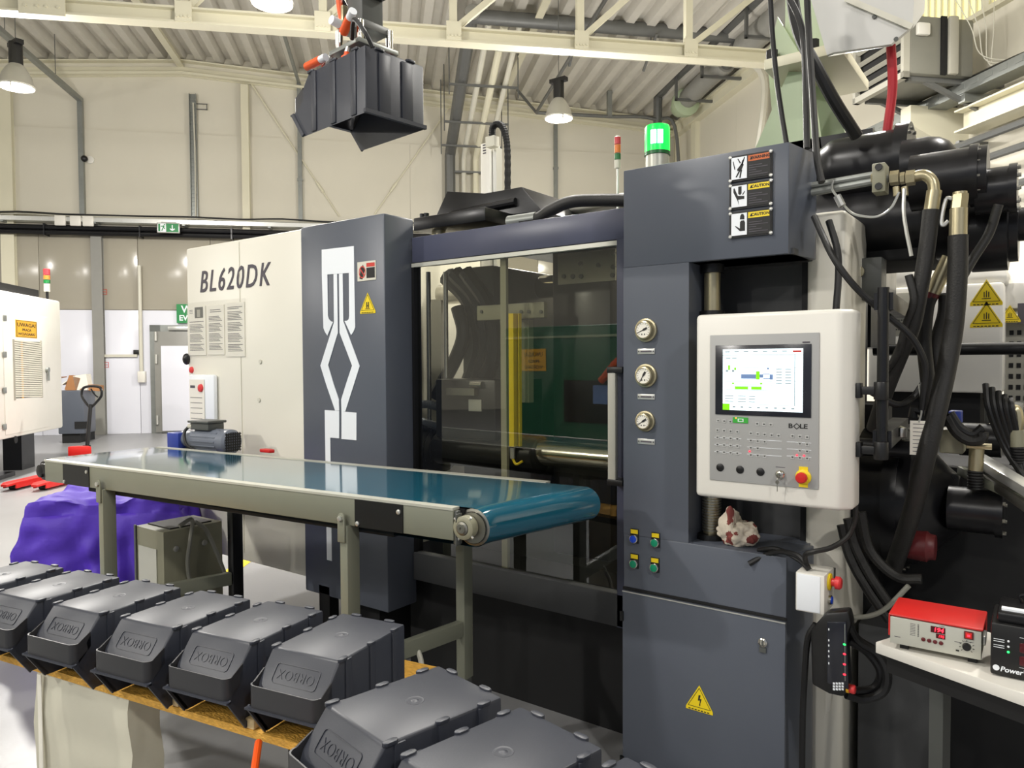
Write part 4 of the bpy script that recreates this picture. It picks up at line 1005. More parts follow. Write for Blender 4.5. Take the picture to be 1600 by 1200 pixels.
# --- hydraulics and injection unit at the right
def bolts(A, Y, z, r, n, rb=.0065, parent=None, hx_=.008):
    m = None
    for k in range(n):
        th = 2*pi*k/n+.2
        if m is None: m = MB().cyl((A, Y+r*cos(th), z+r*sin(th)), (A+hx_, Y+r*cos(th), z+r*sin(th)), rb, n=6).build('bolt', 'steel', parent); t0 = th
        else: share(m, parent, (0, r*cos(th)-r*cos(t0), r*sin(th)-r*sin(t0)))
o, A, B, z, r = cylx('accumulator', 'black_metal', 1285, 1425, 1345, 263, 50, 3.1, prof=[(0, .78), (.12, .97), (.2, 1), (.85, 1), (.852, 1.14), (1, 1.14)], n=36)
bolts(B, 3.1, z, r*.95, 12, parent=o)
o, A, B, z, r = cylx('accumulator_cap', 'black_metal', 1412, 1500, 1455, 258, 44, 3.0, prof=[(0, 1), (.45, 1), (.65, .93), (.82, .75), (.94, .45), (1, .0)], n=32)
o, A, B, z, r = cylx('cylinder_block', 'black_metal', 1435, 1530, 1480, 280, 43, 2.85, prof=[(0, 1), (.86, 1), (.862, 1.1), (1, 1.1)], n=32)
bolts(B, 2.85, z, r*.96, 12, parent=o)
MB().cyl((A-.02, 2.85, z), (A+.2, 2.85, z), r*1.02, n=28).build('cylinder_band', 'black_metal', o)
o, A, B, z, r = cylx('cylinder_block', 'black_metal', 1525, 1590, 1550, 298, 35, 2.86, prof=[(0, 1), (.8, 1), (.802, 1.08), (1, 1.08)], n=28)
bolts(B, 2.86, z, r*.93, 10, parent=o)
o, A, B, z, r = cylx('injection_cylinder', 'black_metal', 1262, 1500, 1345, 352, 62, 3.15, n=36)
o, A, B, z, r = cylx('injection_cylinder', 'black_metal', 1490, 1592, 1540, 362, 62, 3.1, prof=[(0, .9), (.3, .9), (.302, 1.), (.85, 1.), (.87, .8), (1, .8)], n=36)
bolts(A+(B-A)*.30, 3.1, z, r*.94, 14, parent=o)
cylx('piston_rod', 'black_metal', 1580, 1660, 1600, 350, 26, 3.1)
MB().box((at(1255, 300, 3.2).x, 3.05, at(1300, 422, 3.2).z), (at(1470, 300, 3.2).x, 3.5, at(1300, 330, 3.2).z)).build('injection_frame', 'black_matte', mach, bev=.02)
MB().box((at(1345, 430, 2.98).x, 2.95, at(1345, 470, 2.98).z), (at(1352, 430, 2.98).x+.06, 3.05, at(1345, 405, 2.98).z)).build('bracket_block', 'motor_dark', mach, bev=.005)
c = at(1341, 425, 2.94); MB().lathe(c, (0,-1,0), [(0,.022),(.01,.022),(.012,.008)], 14).build('bolt', 'zinc', mach)
# silver supply tubes, clamp, fittings, hoses
YH = 2.62
a = at(1262, 300, YH); 
MB().tube([at(1262, 291, YH), at(1365, 273, YH)], .011, 10, 1).build('hydraulic_tube', 'galv', mach)
MB().tube([at(1262, 302, YH), at(1388, 279, YH)], .013, 10, 1).build('hydraulic_tube', 'galv', mach)
c = at(1376, 278, YH-.02)
cb = MB().box((c.x-.022, YH-.04, c.z-.047), (c.x+.016, YH+.03, c.z+.044)).build('clamp_block', 'cabinet_grey', mach, bev=.003)
for dz in (-.03, .03): MB().cyl((c.x-.002, YH-.046, c.z+dz), (c.x-.002, YH-.03, c.z+dz), .011, n=10).build('bolt', 'black_plastic', cb)
for (xa, xb, rr) in ((1362, 1370, .020), (1391, 1405, .023), (1407, 1414, .019), (1416, 1430, .024)):
    A, B = at(xa, 279, YH), at(xb, 278, YH); MB().cyl((A.x, YH, A.z), (B.x, YH, A.z), rr, n=6).build('hex_fitting', 'zinc', mach)
MB().tube([at(1428, 276, YH), at(1445, 274, YH), at(1457, 284, YH), at(1460, 302, YH)], .017, 12, 8).build('elbow_tube', 'zinc', mach)
MB().tube([at(1460, 298, YH), at(1455, 331, YH)], .022, 14, 1).build('hose_ferrule', 'zinc', mach)
hose = lambda pts, r, name='hydraulic_hose', mat='hose_rubber': MB().tube([at(x, y, Y) for x, y, Y in pts], r, 12, 8).build(name, mat, mach)
hose([(1455,328,YH),(1448,390,YH),(1438,450,YH),(1426,510,YH+.02),(1405,560,YH+.05),(1385,610,YH+.08),(1365,670,YH+.15)], .024)
MB().tube([at(1500, 304, YH), at(1500, 310, YH), at(1498, 326, YH)], .024, 6, 1).build('hex_fitting', 'zinc', mach)
MB().tube([at(1500, 300, YH), at(1500, 308, YH)], .020, 12, 1).build('hex_fitting', 'zinc', mach)
MB().tube([at(1498, 326, YH), at(1497, 370, YH)], .025, 14, 1).build('hose_ferrule', 'zinc', mach)
MB().tube([at(1488, 310, YH), at(1478, 312, YH), at(1471, 345, YH), at(1474, 352, YH), at(1482, 345, YH)], .006, 6, 4).build('safety_wire', 'alu', mach)
hose([(1497,368,YH),(1496,430,YH),(1490,510,YH),(1478,580,YH-.02),(1462,650,YH-.05),(1445,720,YH-.06),(1425,800,YH-.02),(1395,890,YH+.1)], .028)
MB().tube([at(1484, 402, YH+.08), at(1457, 458, YH+.08)], .023, 14, 1).build('hose_ferrule', 'zinc', mach)
hose([(1458,455,YH+.08),(1448,480,YH+.08),(1444,530,YH+.1),(1448,580,YH+.1),(1455,640,YH+.12)], .022)
hose([(1456,458,YH+.08),(1452,466,YH+.08)], .0235, 'hose_mark', 'red_dark')
hose([(1476,460,YH+.1),(1474,490,YH+.12),(1462,540,YH+.14),(1468,600,YH+.14),(1465,660,YH+.14)], .018)
hose([(1560,320,YH+.1),(1545,365,YH+.1),(1520,405,YH+.08),(1500,440,YH+.05)], .014)
hose([(1420,430,YH-.02),(1428,470,YH-.02),(1415,510,YH),(1402,555,YH+.02),(1375,590,YH+.05)], .012)
# thin white safety cables looping below the clamp
MB().tube([at(x, y, YH-.03) for x, y in ((1302,281),(1300,295),(1312,312),(1330,332),(1350,338),(1372,338),(1392,325),(1405,300))], .004, 6).build('safety_wire', 'alu', mach)
MB().tube([at(x, y, YH-.03) for x, y in ((1413,295),(1412,330),(1416,360),(1420,380),(1424,400))], .006, 6).build('sensor_cable', 'alu', mach)
MB().tube([at(x, y, YH-.03) for x, y in ((1308,306),(1316,322))], .012, 8, 1).build('cable_gland', 'alu', mach)
for x in (1400, 1413): MB().tube([at(x, 292, YH-.02), at(x+1, 306, YH-.02)], .010, 8, 1).build('cable_gland', 'zinc', mach)
# lower drum
o, A, B, z, r = cylx('motor_drum', 'black_metal', 1330, 1418, 1380, 775, 112, 3.05, prof=[(0, .9), (.05, .95), (.75, .95), (.752, 1.02), (1, 1.02)], n=40)
bolts(B, 3.05, z, r*.95, 18, parent=o)
o, A, B, z, r2_ = cylx('motor_drum', 'black_metal', 1405, 1500, 1450, 785, 98, 3.0, prof=[(0, 1), (.3, 1), (.55, .85), (.8, .6), (1, .45)], n=40)
o, A, B, z, r = cylx('motor_neck', 'black_metal', 1482, 1568, 1520, 797, 35, 2.9, prof=[(0, 1), (.86, 1), (.862, 1.1), (1, 1.1)], n=28)
bolts(B, 2.9, z, r*.95, 8, parent=o)
o, A, B, z, r = cylx('red_valve', 'red_dark', 1418, 1462, 1440, 853, 24, 2.72, prof=[(0, .9), (.7, 1), (.8, .85), (1, .8)])
o, A, B, z, r = cylx('drum_pipe', 'black_metal', 1335, 1425, 1380, 700, 14, 2.78)
MB().tube([at(1527, 690, 2.85), at(1524, 735, 2.85)], .022, 14, 1).build('hose_ferrule', 'zinc', mach)
MB().tube([at(1524, 735+i*2.2, 2.85) for i in range(14)], .021, 14, 1, .16).build('ribbed_sleeve', 'black_rubber', mach)
a = at(1527, 697, 2.83); MB().cyl((a.x-.03, 2.83, a.z), (a.x+.04, 2.83, a.z), .010, n=8).build('valve_stem', 'zinc', mach)
MB().tube([at(x, y, 2.8) for x, y in ((1480,650),(1495,675),(1515,688),(1533,685),(1535,675))], .018, 10).build('hydraulic_hose', 'hose_rubber', mach)
MB().tube([at(x, y, 2.8) for x, y in ((1484,645),(1500,668),(1520,678),(1536,668))], .014, 10).build('hydraulic_hose', 'black_rubber', mach)
a = at(1468, 670, 2.85); b = at(1505, 710, 2.85)
MB().box((a.x, 2.85, b.z), (b.x, 2.95, a.z)).build('valve_block', 'cabinet_grey', mach, bev=.006)
a = at(1482, 642, 2.9); b = at(1502, 662, 2.9); MB().box((a.x, 2.9, b.z), (b.x, 2.96, a.z)).build('solenoid', 'blue_paint', mach, bev=.004)
MB().tube([at(1575, 648, 2.95), at(1586, 640, 2.95), at(1590, 655, 2.95), at(1588, 675, 2.95)], .018, 10).build('elbow_tube', 'zinc', mach)
MB().tube([at(1588, 672, 2.95), at(1590, 698, 2.95)], .022, 12, 1).build('hose_ferrule', 'cabinet_grey', mach)
MB().tube([at(1590, 698+2.2*i, 2.95) for i in range(14)], .021, 12, 1, .16).build('ribbed_sleeve', 'black_rubber', mach)
cylx('pump_housing', 'black_metal', 1500, 1565, 1545, 688, 26, 3.1)
a = at(1540, 632, 3.15); b = at(1596, 662, 3.15); MB().box((a.x, 3.1, b.z), (b.x, 3.4, a.z)).build('valve_block', 'motor_dark', mach, bev=.008)
for k in range(5):
    MB().tube([at(1540+10*k, 600+6*k, 2.95), at(1545+9*k, 640, 2.92), at(1570+6*k, 700, 2.95), at(1610, 760+10*k, 2.9)], .010, 8).build('hydraulic_hose', 'black_rubber', mach)
# aluminium guide bars
for (x0, y0, x1, y1, ww, mt, Yv) in ((1525, 715, 1640, 785, .05, 'alu', 2.98), (1530, 738, 1640, 815, .03, 'steel', 2.95), (1365, 656, 1412, 676, .02, 'alu', 2.95), (1500, 735, 1640, 800, .022, 'conv_frame', 3.0)):
    MB().bar(at(x0, y0, Yv), at(x1, y1, Yv-.35), ww, .03).build('guide_bar', mt, mach, bev=.002)
# dark base and back of the injection side
xb0 = a1+.01
MB().box((xb0, 3.15, 0), (xb0+2.6, 3.9, 1.15)).build('injection_base', 'black_matte', mach, smooth=0)
MB().box((a0+.02, yc_+.35, 0), (xb0+.04, 3.3, 1.38)).build('inner_panel', 'black_matte', mach, smooth=0)
a = at(1322, 620, 3.2); b = at(1352, 440, 3.2)
MB().box((a.x-.05, 3.18, a.z-.1), (b.x, 3.26, b.z)).build('added_gap_panel', 'black_metal', mach, bev=.006)  # black panel added to cover the bright gap beside the pole
MB().box((xb0+.02, yc_+.10, 0), (xb0+.25, yc_+.6, .62)).build('base_panel', 'slate_dark', mach, smooth=0)
for pts in ([(1325,810),(1335,850),(1360,900),(1400,960)], [(1315,820),(1328,870),(1355,920),(1390,970)], [(1345,800),(1360,860),(1400,900),(1440,905)]):
    MB().tube([at(x, y, 2.62) for x, y in pts], .016, 10).build('hydraulic_hose', 'hose_rubber', mach)
MB().tube([at(x, y, 2.6) for x, y in ((1330,965),(1360,962),(1385,950),(1420,915))], .008, 8).build('sensor_cable', 'cable_grey', mach)
# tag hanging from a wire
a = at(1422, 657, 2.55); b = at(1450, 712, 2.55)
tg = MB().box((a.x, 2.55, b.z), (b.x, 2.552, a.z)).build('paper_tag', 'paper', mach, smooth=0)
MB().tube([at(1436, 600, 2.56), at(1440, 640, 2.555), at(1436, 660, 2.551)], .003, 6).build('wire', 'alu', tg)
lines(front((a.x, 2.55, b.z)), [(.008, .012*i+.01, .035+.008*((i*3) % 2), .012*i+.012) for i in range(8)], 0, .0004).build('printed_lines', 'print_grey', tg, smooth=0)
MB().tube([at(1428, 652, 2.58), at(1428, 640, 2.58), at(1445, 642, 2.58)], .018, 8, 1).build('valve_stem', 'black_plastic', mach)

# --- beacon and stack light on the machine, hopper stand, robot
YT = 2.9
c = at(1027, 240, YT); zb_ = at(1027, 262, YT).z
t = thing('signal_beacon', (c.x, YT, ZT-.6), 'glowing green round beacon on a cream base behind the slate tower', 'beacon')
d_ = (c-CP).dot(FW); r = 19.5/FPX*d_; zt_ = at(1027, 197, YT).z; zm = at(1027, 240, YT).z
MB().cyl((c.x, YT, ZT-.6), (c.x, YT, zm), r*.94, n=24).build('base', 'conv_edge', t)
MB().cyl((c.x, YT, zm-.01), (c.x, YT, zm+.004), r*1.03, n=24).build('collar', 'stack_green', t)
MB().lathe((c.x, YT, zm+.004), Z, [(0, r), (zt_-zm-.015, r*.99), (zt_-zm-.006, r*.93), (zt_-zm-.004, .0)], 28).build('lens', 'beacon_green', t)
for da in (-.30, .22):
    an = math.atan2(-YT, -c.x)+da; q = Vector((c.x+r*.985*cos(an), YT+r*.985*sin(an), 0))
    MB().bar(q+Z*(zm+.03), q+Z*(zt_-.03), .022, .010, Vector((cos(an), sin(an), 0))).build('lamp_strip', 'beacon_core', t, smooth=0)
c = at(965, 235, 3.2); t = thing('stack_light', (c.x, 3.2, ZT-.4), 'thin red amber and green stack light on a white pole behind the machine', 'signal light')
zz = [at(965, y, 3.2).z for y in (214, 226, 240, 250, 264)]
d_ = (c-CP).dot(FW); r = 5./FPX*d_
for k, mt in enumerate(('stack_red', 'stack_amber', 'stack_green', 'pipe_white')):
    MB().cyl((c.x, 3.2, zz[k+1]+.002), (c.x, 3.2, zz[k]-.002), r, n=16).build(('red_lens', 'amber_lens', 'green_lens', 'base')[k], mt, t)
MB().cyl((c.x, 3.2, ZT-.4), (c.x, 3.2, zz[4]), r*.45, n=10).build('pole', 'alu', t)
MB().lathe((c.x, 3.2, zz[0]-.002), Z, [(0, r), (.006, r*.6), (.007, 0)], 14).build('cap', 'pipe_white', t)

# pale green pedestal with the white hopper housing
def poly_prism(pts, Y, dep, name, mat, par, bev=0.): # polygon of pixels on the plane Y
    return MB().xz([fp(x, y, Y) for x, y in pts], Y, dep).build(name, mat, par, bev=bev)
YH2 = 3.3
t = thing('hopper_stand', (at(1240, 220, YH2).x, YH2+.2, 1.7), 'pale green steel pedestal with a flange carrying the white hopper behind the slate tower', 'stand')
poly_prism([(1180,232),(1232,112),(1268,112),(1284,232)], YH2, .02, 'side_plate', 'pale_green', t)
poly_prism([(1212,240),(1200,108),(1290,108),(1330,240)], YH2+.25, .02, 'rear_plate', 'pale_green', t)
a = at(1196, 112, YH2-.06); b = at(1318, 96, YH2-.06)
f_ = MB().box((a.x, YH2-.08, a.z), (b.x, YH2+.45, a.z+.045)).build('flange', 'steel_cream', t, bev=.004)
for x in (1206, 1270, 1312):
    c = at(x, 96, YH2-.04); MB().cyl((c.x, YH2-.04, a.z+.03), (c.x, YH2-.04, a.z+.09), .025, n=8).build('bolt', 'black_plastic', f_)
poly_prism([(1195,104),(1215,26),(1262,104)], YH2-.01, .02, 'gusset', 'pale_green', t)
MB().box((a.x+.05, YH2+.05, a.z+.04), (b.x-.08, YH2+.35, a.z+1.2)).build('throat', 'pale_green', t, smooth=0)
MB().box((a.x+.05, YH2+.0, 1.6), (b.x+.1, YH2+.6, at(1250, 238, YH2).z+.05)).build('foot', 'black_metal', t, smooth=0)
t2 = thing('material_hopper', (at(1370, 60, YH2).x, YH2-.1, at(1300, 88, YH2-.25).z), 'white sheet metal hopper housing at the top edge above the black cylinders', 'hopper')
YQ = YH2-.25
poly_prism([(1250,-60),(1292,86),(1302,82),(1392,69),(1426,40),(1431,-60)], YQ, .02, 'front_sheet', 'hopper_white', t2)
m = MB(); A_ = [fp(x, y, YQ) for x, y in ((1250,-60),(1292,86),(1392,69),(1426,40),(1431,-60))]
for i in range(4): 
    (xa, za), (xb, zb2) = A_[i], A_[i+1]; m.add([(xa, YQ+.02, za), (xb, YQ+.02, zb2), (xb, YQ+.30, zb2+.16), (xa, YQ+.30, za+.16)], [(0,1,2,3)])
m.build('housing_sides', 'hopper_white', t2, smooth=0)
MB().bar(at(1322, -2, YQ-.012), at(1425, 42, YQ-.012), .006, .02).build('seam', 'print_cream', t2, smooth=0)
for (x, y) in ((1366, 26), (1400, 61)): c = at(x, y, YQ-.004); MB().cyl((c.x, YQ-.006, c.z), (c.x, YQ, c.z), .008, n=10).build('rivet', 'motor_dark', t2)
c = at(1219, 3, YQ); MB().box((c.x-.03, YQ-.05, c.z-.0), (c.x+.03, YQ-.03, c.z+.06)).build('yellow_tag', 'yellow', t2, smooth=0)
a = at(1392, 71, YQ+.1); b = at(1386, 206, YQ+.1)
tag(MB().tube([a, (a+b)/2+Vector((.012,0,0)), b], .017, 10).build('red_hose', 'red_hose'), 'red hose hanging from the white hopper down to the black cylinder', 'hose')

# linear robot with a cable chain behind the machine
YR = 3.5
a = at(751, 310, YR); b = at(772, 220, YR)
t = thing('linear_robot_beam', ((a.x+b.x)/2, YR, 2.0), 'white vertical robot beam standing behind the machine beside the cable chain', 'robot')
MB().box((a.x, YR, 2.0), (b.x-.03, YR+.1, b.z)).build('beam', 'white_paint', t, bev=.006)
MB().box((b.x-.025, YR+.02, 2.0), (b.x, YR+.08, b.z-.03)).build('guide', 'alu', t, smooth=0)
c = at(768, 222, YR-.03); MB().box((c.x-.03, YR-.05, c.z-.03), (c.x+.035, YR, c.z+.03)).build('chain_bracket', 'pipe_white', t, smooth=0)
Mx = front(((a.x+b.x)/2-.02, YR-.001, at(758, 235, YR).z)); lines(Mx, [(-.012, -.02+.016*k, .012, -.012+.016*k) for k in range(4)], 0, .0005).build('printed_mark', 'print_grey', t, smooth=0)
pts = [at(x, y, YR-.03) for x, y in ((769,215),(770,200),(776,194),(784,197),(790,212),(793,240),(793,305))]
ch_ = MB().tube(pts, .019, 6, 10, .14)
tag(ch_.build('cable_chain', 'black_matte', smooth=0), 'black cable chain looping over the white robot beam behind the machine', 'cable chain')

# hanging power cables
def cable(pts, r, label, mat='black_rubber'):
    return tag(MB().tube([at(*p) for p in pts], r, 10, 8).build('power_cable', mat), label, 'cable', 'black cables at the right of the tower')
cable([(1202,-40,2.75),(1206,40,2.75),(1212,110,2.75),(1220,170,2.72),(1229,225,2.7)], .009, 'thin black cable hanging in front of the pale green pedestal, left of the others')
cable([(1238,-40,2.8),(1240,10,2.8),(1252,60,2.8),(1275,105,2.8),(1305,160,2.85),(1339,213,2.95)], .022, 'thick black hose sweeping down from the hopper to the upper black cylinder')
cable([(1224,-20,2.76),(1248,28,2.76),(1256,70,2.76),(1259,140,2.7),(1261,232,2.65)], .011, 'middle black cable hanging straight down beside the slate tower head')
cable([(1260,-40,2.7),(1263,40,2.7),(1268,120,2.66),(1273,200,2.6),(1277,250,2.56),(1284,285,2.54)], .011, 'black cable hanging down past the right edge of the slate tower head')
cable([(1272,338,2.5),(1284,365,2.48),(1302,402,2.44),(1325,435,2.44),(1350,462,2.46),(1385,492,2.48),(1420,522,2.5),(1438,550,2.52),(1446,580,2.54),(1440,640,2.56)], .010, 'long black cable slanting from the tower head across the hydraulic hoses')
cable([(1295,345,2.62),(1308,390,2.6),(1310,430,2.58),(1306,488,2.52)], .011, 'black cable running down the cream side column behind the control panel')
cable([(1356,610,2.5),(1400,632,2.55),(1425,622,2.6),(1442,600,2.62)], .010, 'short sagging black cable between panel pole and hydraulic hoses')

# white guard of the machine behind
YG = 4.3
t = thing('guard_cabinet', (at(1460, 500, YG).x, YG+.4, .0), 'white machine guard with grey window and yellow triangles behind the hydraulic hoses', 'machine')
a = at(1355, 620, YG); b = at(1570, 440, YG)
MB().box((a.x, YG, at(1400, 612, YG).z), (b.x, YG+.9, b.z)).build('housing', 'white_paint', t, bev=.02)
a2 = at(1362, 445, YG); b2 = at(1428, 420, YG); MB().box((a2.x, YG+.03, b.z-.02), (b2.x, YG+.6, b2.z)).build('top_box', 'white_paint', t, bev=.02)
a2 = at(1500, 445, YG); b2 = at(1585, 414, YG); MB().box((a2.x, YG+.03, b.z-.02), (b2.x-.02, YG+.8, b2.z)).build('top_box', 'white_paint', t, bev=.04)
a2 = at(1365, 526, YG); b2 = at(1440, 456, YG); wn_ = MB().box((a2.x, YG-.006, a2.z), (b2.x, YG-.001, b2.z)).build('window_panel', 'skin_grey', t, bev=.01)
m = MB()
for j in range(6):
    for i in range(14): 
        q = (a2.x+.03+i*(b2.x-a2.x-.05)/14, a2.z+.03+j*.016); m.box((q[0], YG-.008, q[1]), (q[0]+.009, YG-.006, q[1]+.008))
for (x, y) in ((1378,462),(1388,462),(1377,475),(1387,475)): c = at(x, y, YG); m.box((c.x-.01, YG-.009, c.z-.008), (c.x+.01, YG-.006, c.z+.008))
o = m.build('vent_holes', 'motor_dark', t, smooth=0); o['kind'] = 'stuff'
for y in (474, 508): c = at(1541, y, YG); triangle_sign(t, front((c.x, YG-.002, c.z)), .135, 'heat')
MB().box((a.x+.1, YG+.1, 0), (b.x-.1, YG+.8, at(1400, 612, YG).z+.01)).build('stand', 'black_matte', t, smooth=0)
# perforated side unit beyond
YJ = 4.5
a = at(1568, 640, YJ); b = at(1665, 500, YJ)
t = thing('perforated_cabinet', (a.x+.3, YJ+.3, 0), 'grey perforated machine cabinet with a white top at the right edge', 'cabinet')
MB().box((a.x, YJ, 0), (b.x+.2, YJ+.8, b.z)).build('housing', 'skin_grey', t, smooth=0)
m = MB()
for j in range(9):
    for i in range(9): q = (a.x+.02+.032*i, at(1580, 520, YJ).z-.055*j); m.box((q[0], YJ-.004, q[1]-.012), (q[0]+.018, YJ-.001, q[1]+.012))
o = m.build('perforation', 'black_matte', t, smooth=0); o['kind'] = 'stuff'
c = at(1570, 483, YJ-.1); MB().box((a.x-.02, YJ-.1, c.z), (b.x+.2, YJ+.5, c.z+.13)).build('white_top', 'white_paint', t, bev=.01)
c = at(1570, 508, YJ-.1); triangle_sign(t, front((c.x+.02, YJ-.102, c.z+.02)), .09, 'heat')
c = at(1590, 490, YJ-.1); MB().box((c.x, YJ-.101, c.z-.05), (c.x+.2, YJ-.1, c.z+.05)).build('printed_label', 'print_grey', t, smooth=0)
a = at(1365, 547, 3.6); b = at(1680, 547, 3.6)
tag(MB().cyl((a.x, 3.6, a.z), (b.x, 3.6, a.z), 9/FPX*(a-CP).dot(FW), n=14).build('black_rail', 'black_plastic'), 'long black horizontal pipe in front of the white guard', 'pipe')

# ================================================================== THE BELT CONVEYOR
CA = radians(5.43); P0 = Vector((-1.484, 1.692, 0))
CX = Vector((cos(CA), sin(CA), 0)); CY = Vector((-sin(CA), cos(CA), 0))
CM = Matrix.Translation(P0) @ Matrix.Rotation(CA, 4, 'Z'); CMI = CM.inverted()
def cp(x, y, yy=0.): return CMI @ onplane(x, y, P0+CY*yy, CY)
CB = lambda: MB(CM)
BZ = 1.10; BW = .595
xl = cp(70, 740).x; xr = cp(708, 818).x; zrb = cp(700, 844).z
con = thing('belt_conveyor', P0+CX*(-1.1)+CY*.3, 'teal belt conveyor on grey steel legs running along the front of the moulding machine', 'conveyor')
r_ = CB().box((xl, 0, zrb), (xr, .03, BZ)).build('side_rail', 'conv_frame', con, bev=.003)
CB().box((xl, -.002, BZ-.004), (xr, .034, BZ+.004)).build('rail_edge', 'conv_edge', r_, smooth=0)
r2 = CB().box((xl, BW-.03, zrb), (xr+.02, BW, BZ)).build('side_rail', 'conv_frame', con, bev=.003)
CB().box((xl, BW-.034, BZ-.004), (xr+.02, BW+.002, BZ+.004)).build('rail_edge', 'conv_edge', r2, smooth=0)
for (xa, xb) in ((100, 141), (555, 630)):
    a, b = cp(xa, 760).x, cp(xb, 790).x
    pz = CB().box((a, -.004, zrb+.001), (b, -.0005, BZ-.005)).build('cover_plate', 'black_plastic', con, smooth=0)
    for (q, z) in ((a+.012, zrb+.012), (b-.015, BZ-.028)): CB().lathe((q, -.004, z), (0,-1,0), [(0,.008),(.004,.008),(.006,.003)], 10).build('bolt', 'alu', pz)
# belt loop
cR = cp(737, 819, .03); rb = .060
cL = (xl-.045, BZ-.058)
cx_r, cz_r = cR.x, BZ+.002-rb
prof = [(cL[0], BZ+.002), (xl+.3, BZ+.002), (cx_r-.25, BZ+.002)]
prof += [(cx_r+rb*sin(t), cz_r+rb*cos(t)) for t in [pi*k/16 for k in range(17)]]
prof += [(cL[0], cz_r-rb+.012)]
prof += [(cL[0]-.052*sin(t), BZ-.05-.052*cos(t)) for t in [pi*k/12 for k in range(1, 12)]]
m = CB(); n = len(prof); y0, y1 = .038, BW-.038
NY = 3; ys = [y0, .09, .34, y1]
SK = .17
vs = [(p+(max(0, y-.09)/BW*SK if p > xr-.06 else 0), y, z) for y in ys for p, z in prof]
m.add(vs, [(j*n+i, j*n+(i+1) % n, (j+1)*n+(i+1) % n, (j+1)*n+i) for j in range(3) for i in range(n)])
# the nose of the belt is wider than the frame opening
m.build('belt', 'belt_teal', con, smooth=50)
CB().box((cL[0]+.03, .035, cz_r-rb+.02), (cx_r-.03, BW-.035, BZ-.004)).box((xl+.28, .045, zrb-.030), (cx_r-.32, BW-.045, zrb+.01)).build('slider_bed', 'black_matte', con, smooth=0)
dr_ = CB().lathe((cx_r, .020, cz_r), (0, 1, 0), [(0, .02), (.012, .02), (.012, .048), (.02, .050), (.022, .058), (.10, .058), (.10, .02)], 30).build('drive_drum', 'steel', con)
CB().lathe((cx_r, .034, cz_r), (0, -1, 0), [(0, .05), (.001, .05), (.001, .0)], 30).build('drum_face', 'black_metal', dr_)
bz = (cx_r-.012, -.012, cz_r+.004)
bb = CB().lathe((bz[0], .03, bz[2]), (0, -1, 0), [(0, .036), (.03, .036), (.034, .030), (.034, .022), (.03, .021)], 26).build('bearing_housing', 'cabinet_grey', con)
CB().lathe((bz[0], .0, bz[2]), (0, -1, 0), [(0, .021), (.006, .021), (.008, .014), (.012, .014), (.012, .005), (.008, .004)], 20).build('shaft_end', 'steel', bb)
for th in (.9, 2.5, 4.2, 5.6): CB().cyl((bz[0]+.036*cos(th), .005, bz[2]+.036*sin(th)), (bz[0]+.044*cos(th), .005, bz[2]+.044*sin(th)), .004, n=6).build('grease_nipple', 'alu', bb)
CB().box((xr+.004, .002, cz_r-.055), (bz[0]-.026, .028, cz_r+.0)).box((xr+.012, -.006, cz_r+.02), (bz[0]-.02, .026, cz_r+.045)).box((xr+.012, -.006, cz_r-.050), (bz[0]-.02, .026, cz_r-.028)).box((xr-.004, .006, cz_r-.05), (xr+.01, .026, BZ-.006)).build('bearing_bracket', 'motor_dark', bb, bev=.002)
CB().cyl((xr-.002, .012, cz_r+.006), (bz[0]-.03, .012, cz_r+.006), .008, n=10).build('tension_screw', 'alu', bb)
CB().lathe((cL[0]-.01, .034, BZ-.055), (0, -1, 0), [(0, .045), (.01, .045), (.014, .03), (.03, .03), (.034, .012)], 20).build('idler_pulley', 'black_metal', con)
CB().box((xl-.05, .004, BZ-.085), (xl, .03, BZ-.02)).cyl((xl-.03, -.006, BZ-.075), (xl-.03, .004, BZ-.075), .008, n=8).build('pulley_bracket', 'black_plastic', con, bev=.003)
# legs
legx = [cp(541, 870).x, cp(162, 820).x]
rearx = [cp(722, 900, BW-.06).x, cp(364, 870, BW-.06).x]
for k in range(2):
    x = legx[k]
    lg = CB().box((x-.017, -.012, .02), (x+.017, .048, zrb+.002)).build('leg', 'conv_frame', con, bev=.003)
    CB().box((x-.020, -.020, zrb-.055), (x+.012, -.012, zrb+.028)).cyl((x-.004, -.020, zrb+.028), (x-.004, -.012, zrb+.028), .016, n=16).build('leg_plate', 'conv_frame', lg, bev=.002)
    CB().lathe((x-.004, -.020, zrb+.026), (0,-1,0), [(0,.010),(.008,.010),(.009,.006)], 6).build('bolt', 'alu', lg)
    CB().box((x-.03, -.03, 0), (x+.03, .06, .02)).build('foot', 'black_plastic', lg, smooth=0)
    x2 = rearx[k]; mt = 'conv_frame' if k == 0 else 'black_metal'
    lg = CB().box((x2-.020, BW-.075, .30), (x2+.020, BW-.015, zrb+.002)).build('leg', mt, con, bev=.003)
    CB().box((x2-.014, BW-.070, .0), (x2+.014, BW-.02, .31)).build('inner_tube', 'motor_dark', lg, smooth=0)
    z = .505
    CB().bar((x, .048, z), (x2, BW-.075, z), .034, .06).build('cross_beam', 'conv_frame', con, bev=.003)
